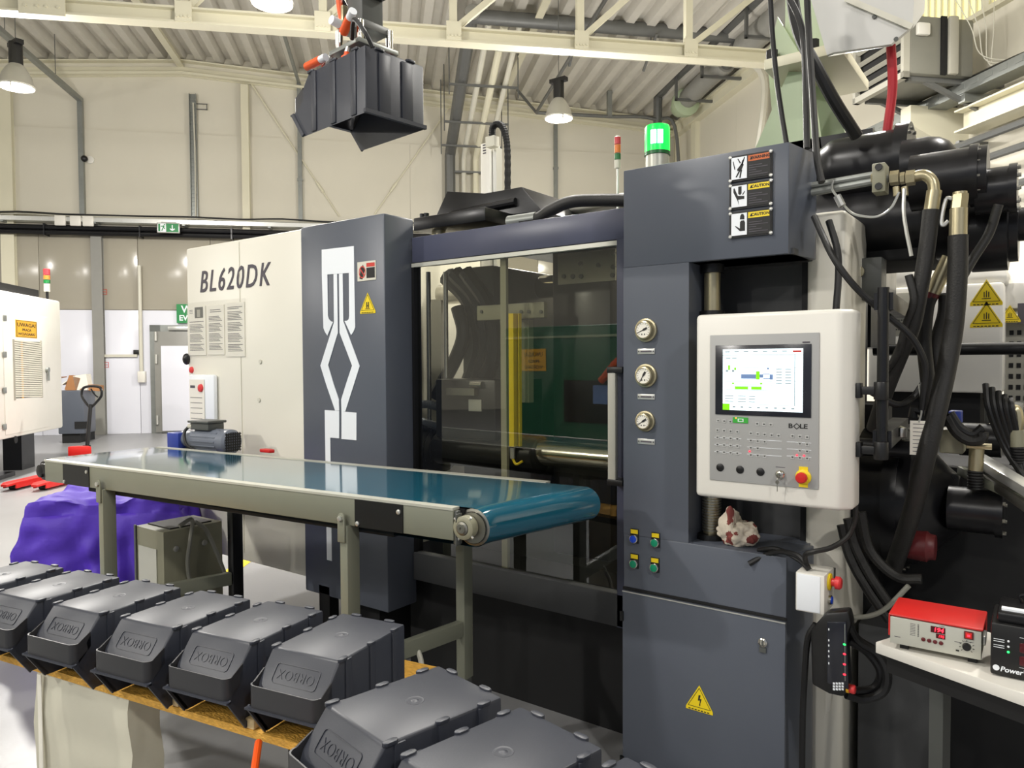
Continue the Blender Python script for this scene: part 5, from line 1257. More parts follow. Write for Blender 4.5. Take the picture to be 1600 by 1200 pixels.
# drive motor behind the belt
p = cp(302, 700, BW+.10); zc = BZ+.035
mo = CB().cyl((p.x-.02, BW+.14, zc), (p.x+.21, BW+.14, zc), .062, n=26).cyl((p.x-.13, BW+.14, zc), (p.x-.02, BW+.14, zc), .045, n=20).build('drive_motor', 'motor_grey', con, bev=.004)
CB().lathe((p.x+.21, BW+.14, zc), (1,0,0), [(0,.066),(.05,.066),(.062,.055),(.064,.0)], 26).build('fan_cover', 'motor_grey', mo)
m = CB()
for k in range(16):
    th = 2*pi*k/16; m.bar((p.x, BW+.14+.062*cos(th), zc+.062*sin(th)), (p.x+.20, BW+.14+.062*cos(th), zc+.062*sin(th)), .006, .006)
m.build('cooling_fins', 'motor_grey', mo, smooth=0)['kind'] = 'stuff'
m = CB()
for j in range(-3, 4): m.box((p.x+.274, BW+.14-.05, zc+.014*j-.003), (p.x+.276, BW+.14+.05, zc+.014*j+.003)); m.box((p.x+.274, BW+.14+.014*j-.003, zc-.05), (p.x+.276, BW+.14+.014*j+.003, zc+.05))
m.build('fan_grille', 'black_plastic', mo, smooth=0)['kind'] = 'stuff'
CB().box((p.x-.01, BW+.09, zc+.058), (p.x+.14, BW+.19, zc+.095)).box((p.x-.02, BW+.08, zc+.095), (p.x+.15, BW+.20, zc+.108)).build('terminal_box', 'motor_dark', mo, bev=.004)
CB().cyl((p.x-.03, BW+.10, zc+.075), (p.x+.0, BW+.10, zc+.075), .014, n=10).build('cable_gland', 'pipe_white', mo)
CB().tube([(p.x-.03, BW+.10, zc+.075), (p.x-.045, BW+.08, zc+.04), (p.x+.0, BW+.06, zc-.02), (p.x+.08, BW+.07, zc-.055)], .008, 8).build('cable', 'black_rubber', mo)
CB().box((p.x-.20, BW+.08, zc-.05), (p.x-.10, BW+.20, zc+.035)).build('gearbox', 'blue_paint', mo, bev=.006)
CB().box((p.x-.206, BW+.09, zc-.045), (p.x-.20, BW+.19, zc+.03)).build('gearbox_flange', 'blue_paint', mo, bev=.004)
CB().box((p.x-.2, BW+.0, zc-.12), (p.x+.1, BW+.2, zc-.05)).build('motor_mount', 'conv_frame', mo, smooth=0)
q = pZ(417, 707, BZ+.006)
tag(MB().prism([q+Vector(v) for v in ((-.04,-.015,0),(.035,-.012,0),(.05,.01,0),(.0,.025,0),(-.03,.015,0))], (0,0,.018)).build('red_clip', 'red', bev=.004), 'small red plastic clip lying on the far edge of the belt', 'clip')

# ================================================================== STACKING BINS
BWD, BLN, BH = .208, .270, .200
def make_bin():
    t = thing('storage_bin', (0, 0, 0), '', 'bin', 'upturned storage bins')
    w = BWD/2; H = BH
    side = [(0, H), (-.044, .142), (-.038, .112), (-.080, .084), (-.024, 0), (BLN, 0), (BLN, H)]
    m = MB(); v = [(-w, y, z) for y, z in side]+[(w, y, z) for y, z in side]; n = len(side)
    m.add(v+[(-w+.016, -.066, .112), (w-.016, -.066, .112)], [(0, 1, 2, 3, 4, 5, 6), (13, 12, 11, 10, 9, 8, 7), (0, 6, 13, 7), (6, 5, 12, 13), (0, 7, 8, 15, 14, 1)])
    b = m.build('body', 'bin_plastic', t, bev=.006, smooth=40)
    # lip: a band round the front with rounded corners, flange along its lower edge
    r = .018; yf = -.084
    pts = [(-w, -.030), (-w, yf+r)]+[(-w+r-r*cos(q), yf+r-r*sin(q)) for q in [pi/2*k/5 for k in range(1, 6)]]
    pts += [(w-r+r*sin(q), yf+r-r*cos(q)) for q in [pi/2*k/5 for k in range(0, 6)]]+[(w, -.030)]
    k = len(pts); zt = [.139]*k; zb = [.084]*k; zt[0] = zt[-1] = .160; zb[0] = zb[-1] = .12
    mm = MB()
    for (off, rev) in ((0, 0), (.003, 1)):
        P_ = [(x*(1-off/w), y+(off if y < yf+r+1e-6 else 0)) for x, y in pts]
        vs_ = [(x, y, zb[i]) for i, (x, y) in enumerate(P_)]+[(x, y, zt[i]) for i, (x, y) in enumerate(P_)]
        mm.add(vs_, [(i, i+1, k+i+1, k+i) if not rev else (k+i, k+i+1, i+1, i) for i in range(k-1)])
    n0 = len(mm.v)//2
    mm.f += [(k+i, k+i+1, n0+k+i+1, n0+k+i) for i in range(k-1)]+[(i+1, i, n0+i, n0+i+1) for i in range(k-1)]
    mm.build('front_lip', 'bin_plastic_dark', t, smooth=30)
    MB().prism([(-w-.006, -.089, .080), (w+.006, -.089, .080), (w+.006, -.074, .080), (-w-.006, -.074, .080)], (0, 0, .005)).build('lip_flange', 'bin_plastic', t, smooth=0)
    for sx in (-1, 1):
        MB().bar((sx*(w+.003), -.080, .084), (sx*(w+.003), -.024, .002), .012, .006, Vector((1, 0, 0))).build('side_flange', 'bin_plastic', t, smooth=0)
        for y in (.03, .125, .22): MB().box((sx*w-.002, y-.012, .004), (sx*(w+.004), y+.012, H-.004)).build('side_rib', 'bin_plastic', t, bev=.002)
    MB().box((-w-.004, BLN-.004, 0), (w+.004, BLN+.006, .012)).build('rear_rim', 'bin_plastic', t, smooth=0)
    for x in (-.04, .04): MB().box((x-.02, BLN-.002, .01), (x+.02, BLN+.004, H-.01)).build('rear_rib', 'bin_plastic', t, bev=.002)
    tb = None
    for (x, y) in [(sx*(w-.002), y) for sx in (-1, 1) for y in (.012, .125, .225)]+[(-.055, BLN-.002), (.055, BLN-.002)]:
        lx, ly = (.007, .015) if y < BLN-.01 else (.015, .007)
        MB().prism([(x-lx, y-ly*.6, H-.004), (x-lx*.4, y-ly, H-.004), (x+lx*.4, y-ly, H-.004), (x+lx, y-ly*.6, H-.004), (x+lx, y+ly*.6, H-.004), (x+lx*.4, y+ly, H-.004), (x-lx*.4, y+ly, H-.004), (x-lx, y+ly*.6, H-.004)], (0, 0, .0075)).build('stacking_tab', 'bin_plastic', t, bev=.001)
    MB().lathe((0, .135, H-.001), Z, [(0, .020), (.0015, .018), (.0005, .010), (.0015, .006), (.003, .003), (.003, .0)], 18).build('moulding_mark', 'bin_plastic', t)
    # raised lettering field on the sloping front, upside down because the bin is upturned
    top = Vector((0, 0, H)); bot = Vector((0, -.066, .112)); up = (top-bot).normalized(); c = top*.5+bot*.5
    nrm = XF.cross(up)
    Fm = frame(c+nrm*.0012-up*.0, XF, up)
    m = MB(); a_, b_ = .066, .023
    R_ = [(a_*sx-.008*sx*(1-cos(t)), 0) for sx in (1,) for t in (0,)]
    loop = []
    for (qx, qy, s0) in ((1, 1, 0), (-1, 1, 90), (-1, -1, 180), (1, -1, 270)):
        for k in range(4):
            th = radians(s0+30*k); loop.append((qx*(a_-.008)+.008*cos(th), qy*(b_-.008)+.008*sin(th)))
    pts = [Fm @ Vector((x, y, .0)) for x, y in loop]; pts.append(pts[0]); 
    for i in range(len(pts)-1): m.bar(pts[i], pts[i+1], .0016, .0016, nrm)
    m.build('lettering_frame', 'bin_plastic', t, smooth=0)
    text('ORBOX', 'raised_lettering', 'bin_plastic', t, Fm @ Matrix.Rotation(pi, 4, 'Z'), .034, extrude=.0005, bold=-.0008, sx=.92, spacing=1.05)
    return t
bin0 = make_bin()
ZB1, ZB2 = .85-BH, .89-BH
row = [(-2.885, .812, 11, 'black bin at the left picture edge with only its rear corner in view'),
       (-2.610, .868, 11, 'first black bin of the row whose front shows, cut by the picture edge'),
       (-2.340, .925, 10.5, 'second black bin from the left in the row on the chipboard'),
       (-2.062, .984, 10.5, 'middle black bin of the row on the chipboard'),
       (-1.805, 1.043, 10.5, 'fourth black bin from the left in the row on the chipboard'),
       (-1.540, 1.098, 10.5, 'rightmost black bin of the row on the chipboard, brightly lit front'),
       (-1.121, .918, -11.5, 'black bin on the white table, first right of the chipboard row'),
       (-.868, .868, -12.0, 'second black bin on the white table at the bottom edge'),
       (-.622, .826, -12.0, 'third black bin on the white table, barely in at the bottom edge')]
for i, (x, y, a, lb) in enumerate(row):
    b = bin0 if i == 0 else copy_tree(bin0)
    R = Matrix.Rotation(radians(a), 4, 'Z')
    b.rotation_euler = (0, 0, radians(a)); b.location = Vector((x, y, ZB1 if i < 6 else ZB2)) + (R @ Vector((BWD/2, 0, 0)))
    b['label'] = lb
    b['group'] = 'upturned bins on the chipboard' if i < 6 else 'upturned bins on the white table'
# the bin held in the air by the robot
hb = copy_tree(bin0); th = radians(-97); R = Matrix.Rotation(th, 4, 'Z')
cn = pD(570, 69, 2.12)
hb.rotation_euler = (0, 0, th); hb.scale = (1.06, 1.12, .97); hb.location = cn - (R @ Vector((BWD/2*1.06, BLN*1.12, BH*.97)))
hb['label'] = 'black bin held in the air by the robot gripper at the top'; hb['group'] = 'bin in the gripper'
# gripper
gc = hb.location + (R @ Vector((0, .14, BH*.97)))
g = thing('robot_gripper', gc, 'robot gripper with orange clamps lifting the black bin from above', 'robot')
GM = Matrix.Translation(gc) @ R
GB = lambda: MB(GM)
GB().box((-.035, -.02, .11), (.045, .06, 1.6)).build('arm', 'motor_dark', g, bev=.006)
GB().box((-.05, -.03, .10), (.06, .07, .125)).build('wrist_flange', 'galv_dark', g, bev=.004)
GB().box((-.07, -.07, .04), (.08, .09, .055)).build('base_plate', 'galv', g, bev=.003)
for (x, y) in ((-.05, -.04), (.06, -.04), (.06, .07), (-.05, .07)):
    GB().cyl((x, y, .045), (x, y, .115), .011, n=12).build('pneumatic_cylinder', 'chrome', g)
for (x, y) in ((.07, -.11), (.08, .03), (-.07, .08), (-.06, -.09)):
    GB().cyl((x*.8, y*.8, .055), (x, y, .02), .010, n=10).build('suction_stem', 'alu', g)
    GB().lathe((x, y, 0.002), Z, [(0, .020), (.008, .018), (.014, .010), (.022, .009)], 16).build('suction_cup', 'orange', g)
for (p_, q_, rr) in (((.09,-.18,.035), (.09,-.10,.035), .013), ((.085,.02,.085), (.10,.075,.105), .014), ((-.04,-.06,.135), (.05,-.055,.145), .016)):
    d = (Vector(q_)-Vector(p_)).normalized()
    GB().cyl(p_, q_, rr, n=14).build('orange_coupling', 'orange', g)
    GB().cyl(q_, Vector(q_)+d*.03, rr*.9, n=14).build('coupling_end', 'print_white', g)
GB().box((.02, -.06, .125), (.05, -.035, .20)).box((-.03, -.05, .08), (.0, .0, .13)).build('valve_block', 'zinc', g, bev=.003)
for pts in ([(.03,-.045,.2),(.04,-.10,.30),(.03,-.06,.42),(.02,-.03,.6)], [(-.02,-.05,.13),(-.03,-.12,.26),(-.01,-.07,.42),(.0,-.03,.6)], [(.09,.07,.05),(.13,.14,.07),(.13,.19,.02),(.11,.20,-.02)]):
    GB().tube(pts, .007, 8).build('air_hose', 'black_rubber', g)
GB().tube([(.04,-.05,.14),(.05,-.055,.25),(.045,-.04,.5)], .010, 8).build('air_hose', 'orange', g)
GB().tube([(.03,.03,.06),(.02,.05,.2),(.05,.03,.35)], .008, 8).build('air_hose', 'black_rubber', g)
GB().box((-.03, .05, .20), (.04, .085, .6)).build('valve_terminal', 'black_plastic', g, bev=.004)
hk = hb.location + (R @ Vector((.03, -.055, .12)))
GB().box((-.03, -.215, -.05), (.03, -.20, -.015)).box((-.012, -.235, -.07), (.012, -.215, -.02)).build('side_clamp', 'black_plastic', g, bev=.003)
GB().bar((0, -.07, .05), (0, -.20, -.015), .02, .012).build('clamp_arm', 'black_metal', g)

# chipboard on which the row of bins stands, with battens
OA = radians(9.4); OO = pZ(0, 1026, .640); OX = Vector((cos(OA), sin(OA), 0)); OY = Vector((-sin(OA), cos(OA), 0))
OM = Matrix.Translation(OO-OX*.5) @ Matrix.Rotation(OA, 4, 'Z'); OM.translation.z = 0
tag(MB(OM).box((-.35, 0, ZB1-.022), (1.78, .52, ZB1-.003)).build('chipboard', 'osb', smooth=0), 'raw chipboard sheet under the row of upturned black bins', 'board')
for i, (x, lb) in enumerate(((56, 'first wooden batten end from the left under the bin row'), (156, 'second wooden batten end from the left under the bin row'), (272, 'third wooden batten end from the left under the bin row'), (390, 'fourth wooden batten end under the rightmost bin of the row'))):
    q = OM.inverted() @ onplane(x, 1020+(x*.28), OO, OY)
    tag(MB(OM).box((q.x-.022, .002, ZB1-.003), (q.x+.012, .045, ZB1+.022)).build('wooden_batten', 'wood', bev=.002), lb, 'batten', 'batten ends on the chipboard')
# film wrapped carton carrying the chipboard
WM = OM.copy(); q = OM.inverted() @ onplane(195, 1102, OO, OY); x0 = q.x-.44; x1 = q.x
bm = bmesh.new(); bmesh.ops.create_cube(bm, size=1); bmesh.ops.subdivide_edges(bm, edges=bm.edges[:], cuts=14, use_grid_fill=True)
ZW = ZB1-.022
for v in bm.verts:
    c = v.co.copy(); p = Vector(((c.x+.5)*(x1-x0)+x0, .015+(c.y+.5)*.10, (c.z+.5)*ZW))
    k = .010*noise.noise(p*7)+.004*noise.noise(p*22)
    if abs(c.y) > .49: p.y += k
    if abs(c.x) > .49: p.x += k
    v.co = OM @ p
vs = [v.co.copy() for v in bm.verts]; bm.verts.index_update(); fs = [tuple(v.index for v in f.verts) for f in bm.faces]; bm.free()
t = thing('wrapped_carton', OM @ Vector(((x0+x1)/2, .25, 0)), 'cream carton wrapped in film under the left end of the chipboard', 'box')
MB().add(vs, fs).build('carton', 'wrap', t, smooth=60)
m = MB(OM).box((x0+.03, .004, .0), (x0+.050, .0075, ZW-.01)).build('tape_fold', 'paper', t, bev=.002)
# support of the right end of the chipboard
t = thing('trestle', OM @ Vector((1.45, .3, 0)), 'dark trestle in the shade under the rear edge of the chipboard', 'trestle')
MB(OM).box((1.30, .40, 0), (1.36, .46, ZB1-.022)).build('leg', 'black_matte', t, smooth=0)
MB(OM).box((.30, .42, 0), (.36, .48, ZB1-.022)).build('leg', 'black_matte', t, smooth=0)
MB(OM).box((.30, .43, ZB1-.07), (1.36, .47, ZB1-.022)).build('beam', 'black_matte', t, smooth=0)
MB(OM).box((1.62, .25, 0), (1.68, .31, ZB1-.022)).build('leg', 'black_matte', t, smooth=0)
# white table of the front bins
TA = radians(-11.5); TO = Vector((-1.20, .85, 0)); TM = Matrix.Translation(TO) @ Matrix.Rotation(TA, 4, 'Z')
t = thing('white_table', TM @ Vector((.4, .2, 0)), 'white table top under the front right bins at the bottom edge', 'table')
MB(TM).box((.0, -.0, ZB2-.024), (.95, .34, ZB2-.001)).build('table_top', 'white_paint', t, bev=.003)
for (x, y) in ((.04, .04), (.9, .04), (.04, .3), (.9, .3)): MB(TM).box((x-.02, y-.02, 0), (x+.02, y+.02, ZB2-.024)).build('leg', 'cabinet_grey', t, smooth=0)
a = pD(404, 1160, 1.75); b = pD(396, 1215, 1.62)
tag(MB().cyl(a, a+(b-a)*5.5, .009, n=10).build('orange_rod', 'orange'), 'thin orange rod leaning at the bottom edge below the chipboard', 'rod')
tag(MB().tube([pD(640, 1006, 2.75), pD(650, 1012, 2.72), pD(658, 1035, 2.7), pD(657, 1070, 2.68), pD(640, 1180, 2.7)], .010, 8).build('white_hose', 'pipe_white'), 'cream hose curving beside the lower cross beam of the conveyor', 'hose')

# ================================================================== UNDER AND BEHIND THE CONVEYOR
# grey electrical cabinet
c = pZ(255, 832, .75); fl = onplane(212, 824, c, Vector((0,1,0))); bk = onplane(347, 812, c, Vector((1,0,0)))
t = thing('electrical_box', ((fl.x+c.x)/2, (c.y+bk.y)/2, 0), 'grey green electrical box with a cable loop standing under the conveyor', 'cabinet')
bx = MB().box((fl.x, c.y, .02), (c.x, bk.y, .75)).build('housing', 'cabinet_grey', t, bev=.004)
MB().box((fl.x+.03, c.y-.004, .1), (c.x-.06, c.y-.001, .66)).build('front_plate', 'conv_edge', t, smooth=0)
MB().box((fl.x+.02, c.y+.05, .75), (c.x-.03, bk.y-.04, .756)).build('lid_slot', 'black_plastic', t, smooth=0)
MB().box((fl.x-.004, c.y-.008, .0), (fl.x+.012, c.y, .755)).build('door_edge', 'motor_dark', t, smooth=0)
for (yy, z) in ((c.y+.06, .66), (bk.y-.10, .66), (c.y+.08, .14)): MB().lathe((c.x, yy, z), (1,0,0), [(0,.014),(.006,.014),(.008,.007)], 12).build('screw', 'alu', t)
P = lambda x, y, o=.03: onplane(x, y, c+Vector((o,0,0)), Vector((1,0,0)))
MB().tube([P(280,822), P(300,812), P(297,845), P(293,880), P(298,915), P(303,925)], .010, 8).build('cable', 'cable_grey', t)
MB().tube([P(305,815), P(322,828), P(338,862), P(349,890), P(352,900)], .010, 8).build('cable', 'cable_grey', t)
MB().cyl(P(352,897,.04), P(352,910,.04), .02, n=10).build('cable_plug', 'black_plastic', t)
# purple cloth draped over a box
pc0 = pH(34, 812, .70); pc1 = pH(282, 806, .70)
bm = bmesh.new(); bmesh.ops.create_cube(bm, size=1); bmesh.ops.subdivide_edges(bm, edges=bm.edges[:], cuts=34, use_grid_fill=True)
L_ = pc1.x-pc0.x; D_ = .62; Hh = .72
for v in bm.verts:
    c0 = v.co.copy(); hgt = c0.z+.5
    p = Vector((pc0.x+(c0.x+.5)*L_, pc0.y+(c0.y+.5)*D_, hgt*Hh))
    fl_ = (1-hgt)
    ang = math.atan2(c0.y, c0.x)
    edge = max(abs(c0.x), abs(c0.y)) > .499
    if edge:
        out = (.06*fl_+.045*fl_*sin(ang*21+2.5*noise.noise(p*3))+.05*noise.noise(p*5)+.03*noise.noise(p*11)-.05*abs(noise.noise(p*6.5)))
        n2 = Vector((c0.x, c0.y, 0)).normalized(); p += n2*out
        if c0.x < -.3: p.x -= .12*fl_**1.5
    else: p.z += -.06*abs(noise.noise(p*6.5))+.05*noise.noise(p*4)+.02*noise.noise(p*14) - .05*max(0, sin((c0.x+.5)*3.3)-.6)
    if hgt > .9 and edge: p.z -= .03
    v.co = HM @ p
bmesh.ops.smooth_vert(bm, verts=bm.verts[:], factor=.5, use_axis_x=True, use_axis_y=True, use_axis_z=True)
bm.verts.index_update(); vs = [v.co.copy() for v in bm.verts]; fs = [tuple(v.index for v in f.verts) for f in bm.faces]; bm.free()
mz = min(v.z for v in vs)
tag(MB().add([v-Z*mz for v in vs], fs).build('covered_box', 'purple', smooth=80), 'box draped in crumpled purple cloth on the floor behind the bins', 'cover')
# pallet truck
hp = pH(131, 744, 0); fpn = hp; dirf = (pH(0, 782, .08)-pH(118, 752, .08)); dirf.z = 0; dirf.normalize(); per = Vector((-dirf.y, dirf.x, 0))
t = thing('pallet_truck', W(hp.x, hp.y, 0), 'red hand pallet truck with black loop handle behind the left end of the conveyor', 'pallet truck')
F_ = Matrix.Translation(Vector((hp.x, hp.y, 0))) @ Matrix((dirf, per, Z)).transposed().to_4x4()
QM = HM @ F_
QB = lambda: MB(QM)
for s_ in (-1, 1):
    fk = QB().prism([(.05, s_*.19-.08, .075), (1.15, s_*.19-.08, .075), (1.25, s_*.19-.04, .06), (1.25, s_*.19+.04, .06), (1.15, s_*.19+.08, .075), (.05, s_*.19+.08, .075)], (0, 0, .03)).build('fork', 'red', t, bev=.006)
    QB().box((.08, s_*.19-.085, .03), (1.15, s_*.19-.07, .1)).box((.08, s_*.19+.07, .03), (1.15, s_*.19+.085, .1)).build('fork_flange', 'red', fk, smooth=0)
    QB().cyl((1.08, s_*.19-.04, .035), (1.08, s_*.19+.04, .035), .035, n=14).build('roller', 'black_rubber', fk)
QB().prism([(.10, -.26, .06), (.10, .26, .06), (.02, .26, .06), (.0, .1, .06), (.0, -.1, .06), (.02, -.26, .06)], (0, 0, .16)).prism([(.08, -.17, .22), (.08, .17, .22), (-.0, .08, .22), (-.0, -.08, .22)], (0, 0, .20)).build('body', 'red', t, bev=.012)
QB().cyl((-.08, 0, .05), (-.08, 0, .42), .05, n=16).build('pump', 'black_metal', t)
for s_ in (-1, 1): QB().cyl((-.08, s_*.03, .09), (-.08, s_*.09, .09), .09, n=18).build('steer_wheel', 'black_rubber', t)
top = Vector((-.22, 0, 1.22))
QB().cyl((-.09, 0, .40), (-.19, 0, .98), .026, n=12).build('shaft', 'black_metal', t)
QB().tube([(-.185,0,.93), (-.195,.07,1.0), (-.215,.14,1.10), (-.225,.13,1.20), (-.23,.06,1.23), (-.23,-.06,1.23), (-.225,-.13,1.20), (-.215,-.14,1.10), (-.195,-.07,1.0), (-.185,0,.93)], .018, 8, 6).build('handle', 'black_metal', t)
QB().tube([(-.2,0,1.2), (-.2,.05,1.12), (-.2,.10,1.08)], .010, 6).build('release_lever', 'black_metal', t)
# dark container with torn cardboard behind the truck
ca = pH(98, 668, .25); cb_ = pH(158, 672, .05)
cv = 15.6; ua = pV(90, 640, cv).x; ub = pV(157, 640, cv).x; zt_ = pV(130, 610, cv).z
t = thing('scrap_container', W((ua+ub)/2, cv+.4, 0), 'dark grey container full of torn cardboard by the back wall behind the pallet truck', 'container')
ub -= .30
HB().box((ua, cv, .18), (ub, cv+.6, zt_)).build('body', 'slate', t, bev=.02)
bpy.data.objects
HB().box((ua+.05, cv+.05, 0), (ub-.1, cv+.8, .18)).build('skid', 'black_matte', t, smooth=0)
HB().box((ua+.3, cv-.01, .28), (ua+.55, cv, .42)).build('fork_pocket', 'black_matte', t, smooth=0)
for i, (x0, x1, ya, yb, rot, mt, lb) in enumerate(((102, 120, 606, 586, .3, 'cardboard', 'torn brown cardboard flap sticking up left in the dark container'), (120, 140, 606, 584, -.15, 'paper', 'open carton with white sides standing in the dark container'), (138, 156, 606, 600, .1, 'cardboard', 'flat brown cardboard piece on the right of the dark container'))):
    p0 = pV(x0, ya, cv+.3); p1 = pV(x1, yb, cv+.3)
    m = HB(); cxx = (p0.x+p1.x)/2; Mq = Matrix.Translation((cxx, cv+.35, zt_-.02)) @ Matrix.Rotation(rot, 4, 'Y')
    hw = (p1.x-p0.x)/2; hh = max(.1, p1.z-zt_)
    m.box((-hw, -.1, 0), (hw, .14, hh), Mq); m.box((-hw-.1, -.12, hh), (-hw+.02, .14, hh+.015), Mq @ Matrix.Rotation(-.5, 4, 'Y'))
    tag(m.build('cardboard_box', mt, smooth=0), lb, 'cardboard', 'cardboard in the container')
# white machine at the left edge
uL = pH(99, 668, .55).x; vB = pH(99, 668, .55).y; zT2 = pU(60, 464, uL).z; vF = pH(0, 694, .55).y-2.0
t = thing('white_machine', W(uL-1, (vB+vF)/2, 0), 'white machine enclosure with yellow warning sign and louvred grille at the left edge', 'machine')
enc = HB().box((uL-2.2, vF, .55), (uL, vB, zT2)).build('enclosure', 'white_paint', t, bev=.03)
HB().box((uL-2.0, vF, zT2), (uL-.1, pU(72, 455, uL).y, pU(20, 445, uL-.1).z)).build('top_unit', 'black_matte', t, smooth=0)
vm = pU(6, 720, uL-.1); HB().box((uL-.5, vm.y-.7, .06), (uL-.25, vm.y+.1, .56)).box((uL-.6, vm.y-.8, 0), (uL-.1, vm.y+.3, .06)).build('foot', 'black_metal', t, smooth=0)
HB().box((uL-.5, vB-.8, 0), (uL-.25, vB-.4, .56)).build('foot', 'black_metal', t, smooth=0)
mU = lambda x, y: pU(x, y, uL)
def sidef(o): return frame(W(uL+.001, o.y, o.z), VV, ZF) # faces +u
a = mU(3, 487); b = mU(76, 672)
dF = frame(W(uL, 0, 0), VV, ZF)
dr2 = HB().box((uL, a.y, b.z+.05), (uL+.012, b.y, a.z)).build('access_door', 'white_paint', enc, bev=.004)
a = mU(22, 499); b = mU(56, 529)
sg = HB().box((uL+.012, a.y, b.z), (uL+.018, b.y, a.z)).build('warning_plate', 'yellow_sign', t, smooth=0)
cen = W(uL+.019, (a.y+b.y)/2, (a.z+b.z)/2); hgt = a.z-b.z; Mx = frame(cen, VV, ZF); wd_ = b.y-a.y
text('UWAGA!', 'lettering', 'print_black', sg, Mx @ Matrix.Translation((0, hgt*.22, 0)), hgt*.30, bold=.001, sx=.001+.80*wd_/(hgt*1.12))
text('PRACA', 'lettering', 'print_black', sg, Mx @ Matrix.Translation((0, -hgt*.06, 0)), hgt*.2, bold=.001, sx=.75*wd_/(hgt*1.12))
text('WCIĄGARKI', 'lettering', 'print_black', sg, Mx @ Matrix.Translation((0, -hgt*.30, 0)), hgt*.2, bold=.001, sx=.80*wd_/(hgt*1.12))
m = MB()
for r in (rect(-wd_*.47, hgt*.45, wd_*.47, hgt*.47), rect(-wd_*.47, -hgt*.47, wd_*.47, -hgt*.45), rect(-wd_*.47, -hgt*.46, -wd_*.455, hgt*.46), rect(wd_*.455, -hgt*.46, wd_*.47, hgt*.46)):
    m.prism([Mx @ Vector((x, y, .002)) for x, y in r], Mx.to_3x3() @ Vector((0,0,-.002)))
m.build('sign_border', 'print_black', sg, smooth=0)
a = mU(19, 532); b = mU(63, 619)
HB().box((uL+.005, a.y, b.z), (uL+.013, b.y, a.z)).build('grille_back', 'conv_frame', t, smooth=0)
HB().box((uL+.013, a.y+(b.y-a.y)*.2, b.z), (uL+.016, a.y+(b.y-a.y)*.55, a.z)).build('grille_dark_strip', 'motor_dark', t, smooth=0)  # darker strip across part of the grille back
HB().box((uL+.013, a.y+(b.y-a.y)*.25, b.z), (uL+.017, a.y+(b.y-a.y)*.33, a.z)).build('warning_strip', 'yellow_sign', t, smooth=0)
m = HB(); nn = 26
for k in range(nn):
    z = b.z+(a.z-b.z)*k/nn; m.bar((uL+.022, a.y, z+.035), (uL+.022, b.y, z-.0), .012, .022, UU if False else Z)
o = m.build('grille_slats', 'print_cream', t, smooth=0); o['kind'] = 'stuff'
HB().box((uL+.012, a.y-.02, b.z-.02), (uL+.03, a.y, a.z+.02)).box((uL+.012, b.y, b.z-.02), (uL+.03, b.y+.02, a.z+.02)).build('grille_frame', 'skin_grey', t, smooth=0)
for y in (497, 554, 610, 667):
    q = mU(5, y); HB().box((uL+.012, q.y-.04, q.z-.04), (uL+.03, q.y+.04, q.z+.04)).build('hinge', 'galv', t, bev=.008)
q = mU(71, 578); HB().cyl((uL+.0, q.y, q.z), (uL+.05, q.y, q.z), .04, n=14).box((uL+.03, q.y-.02, q.z-.16), (uL+.05, q.y+.02, q.z)).build('key_lock', 'galv', t)
q = mU(68, 568); HB().box((uL+.001, q.y-.07, q.z-.04), (uL+.006, q.y+.07, q.z+.04)).build('lock_label', 'print_cream', t, smooth=0)
q = mU(24, 687); HB().cyl((uL+.0, q.y, q.z), (uL+.01, q.y, q.z), .05, n=16).build('lifting_hole', 'black_matte', t)
p = pV(73, 430, vB-.3); zz = [pV(73, y, vB-.3).z for y in (420, 430, 437, 443, 456)]
t = thing('stack_light', W(p.x, vB-.3, zz[4]-.2), 'small red amber and green stack light on top of the white left machine', 'signal light')
for k, mt in enumerate(('stack_red', 'stack_amber', 'stack_green', 'conv_edge')):
    HB().cyl((p.x, vB-.3, zz[k+1]+.004), (p.x, vB-.3, zz[k]-.004), .045, n=14).build(('red_lens', 'amber_lens', 'green_lens', 'base')[k], mt, t)
HB().cyl((p.x, vB-.3, min(zT2, zz[4])-.05), (p.x, vB-.3, zz[4]+.01), .02, n=10).build('pole', 'black_metal', t)
# floor marking
f0 = pZ(316, 926, 0); f1 = pZ(420, 850, 0); fd = (f1-f0).normalized(); fn = Vector((-fd.y, fd.x, 0))*.05
struct(MB().prism([f0-fn+Z*.001, f1-fn+Z*.001, f1+fn+Z*.001, f0+fn+Z*.001], (0,0,.002)), 'trim_12', 'yellow', smooth=0)

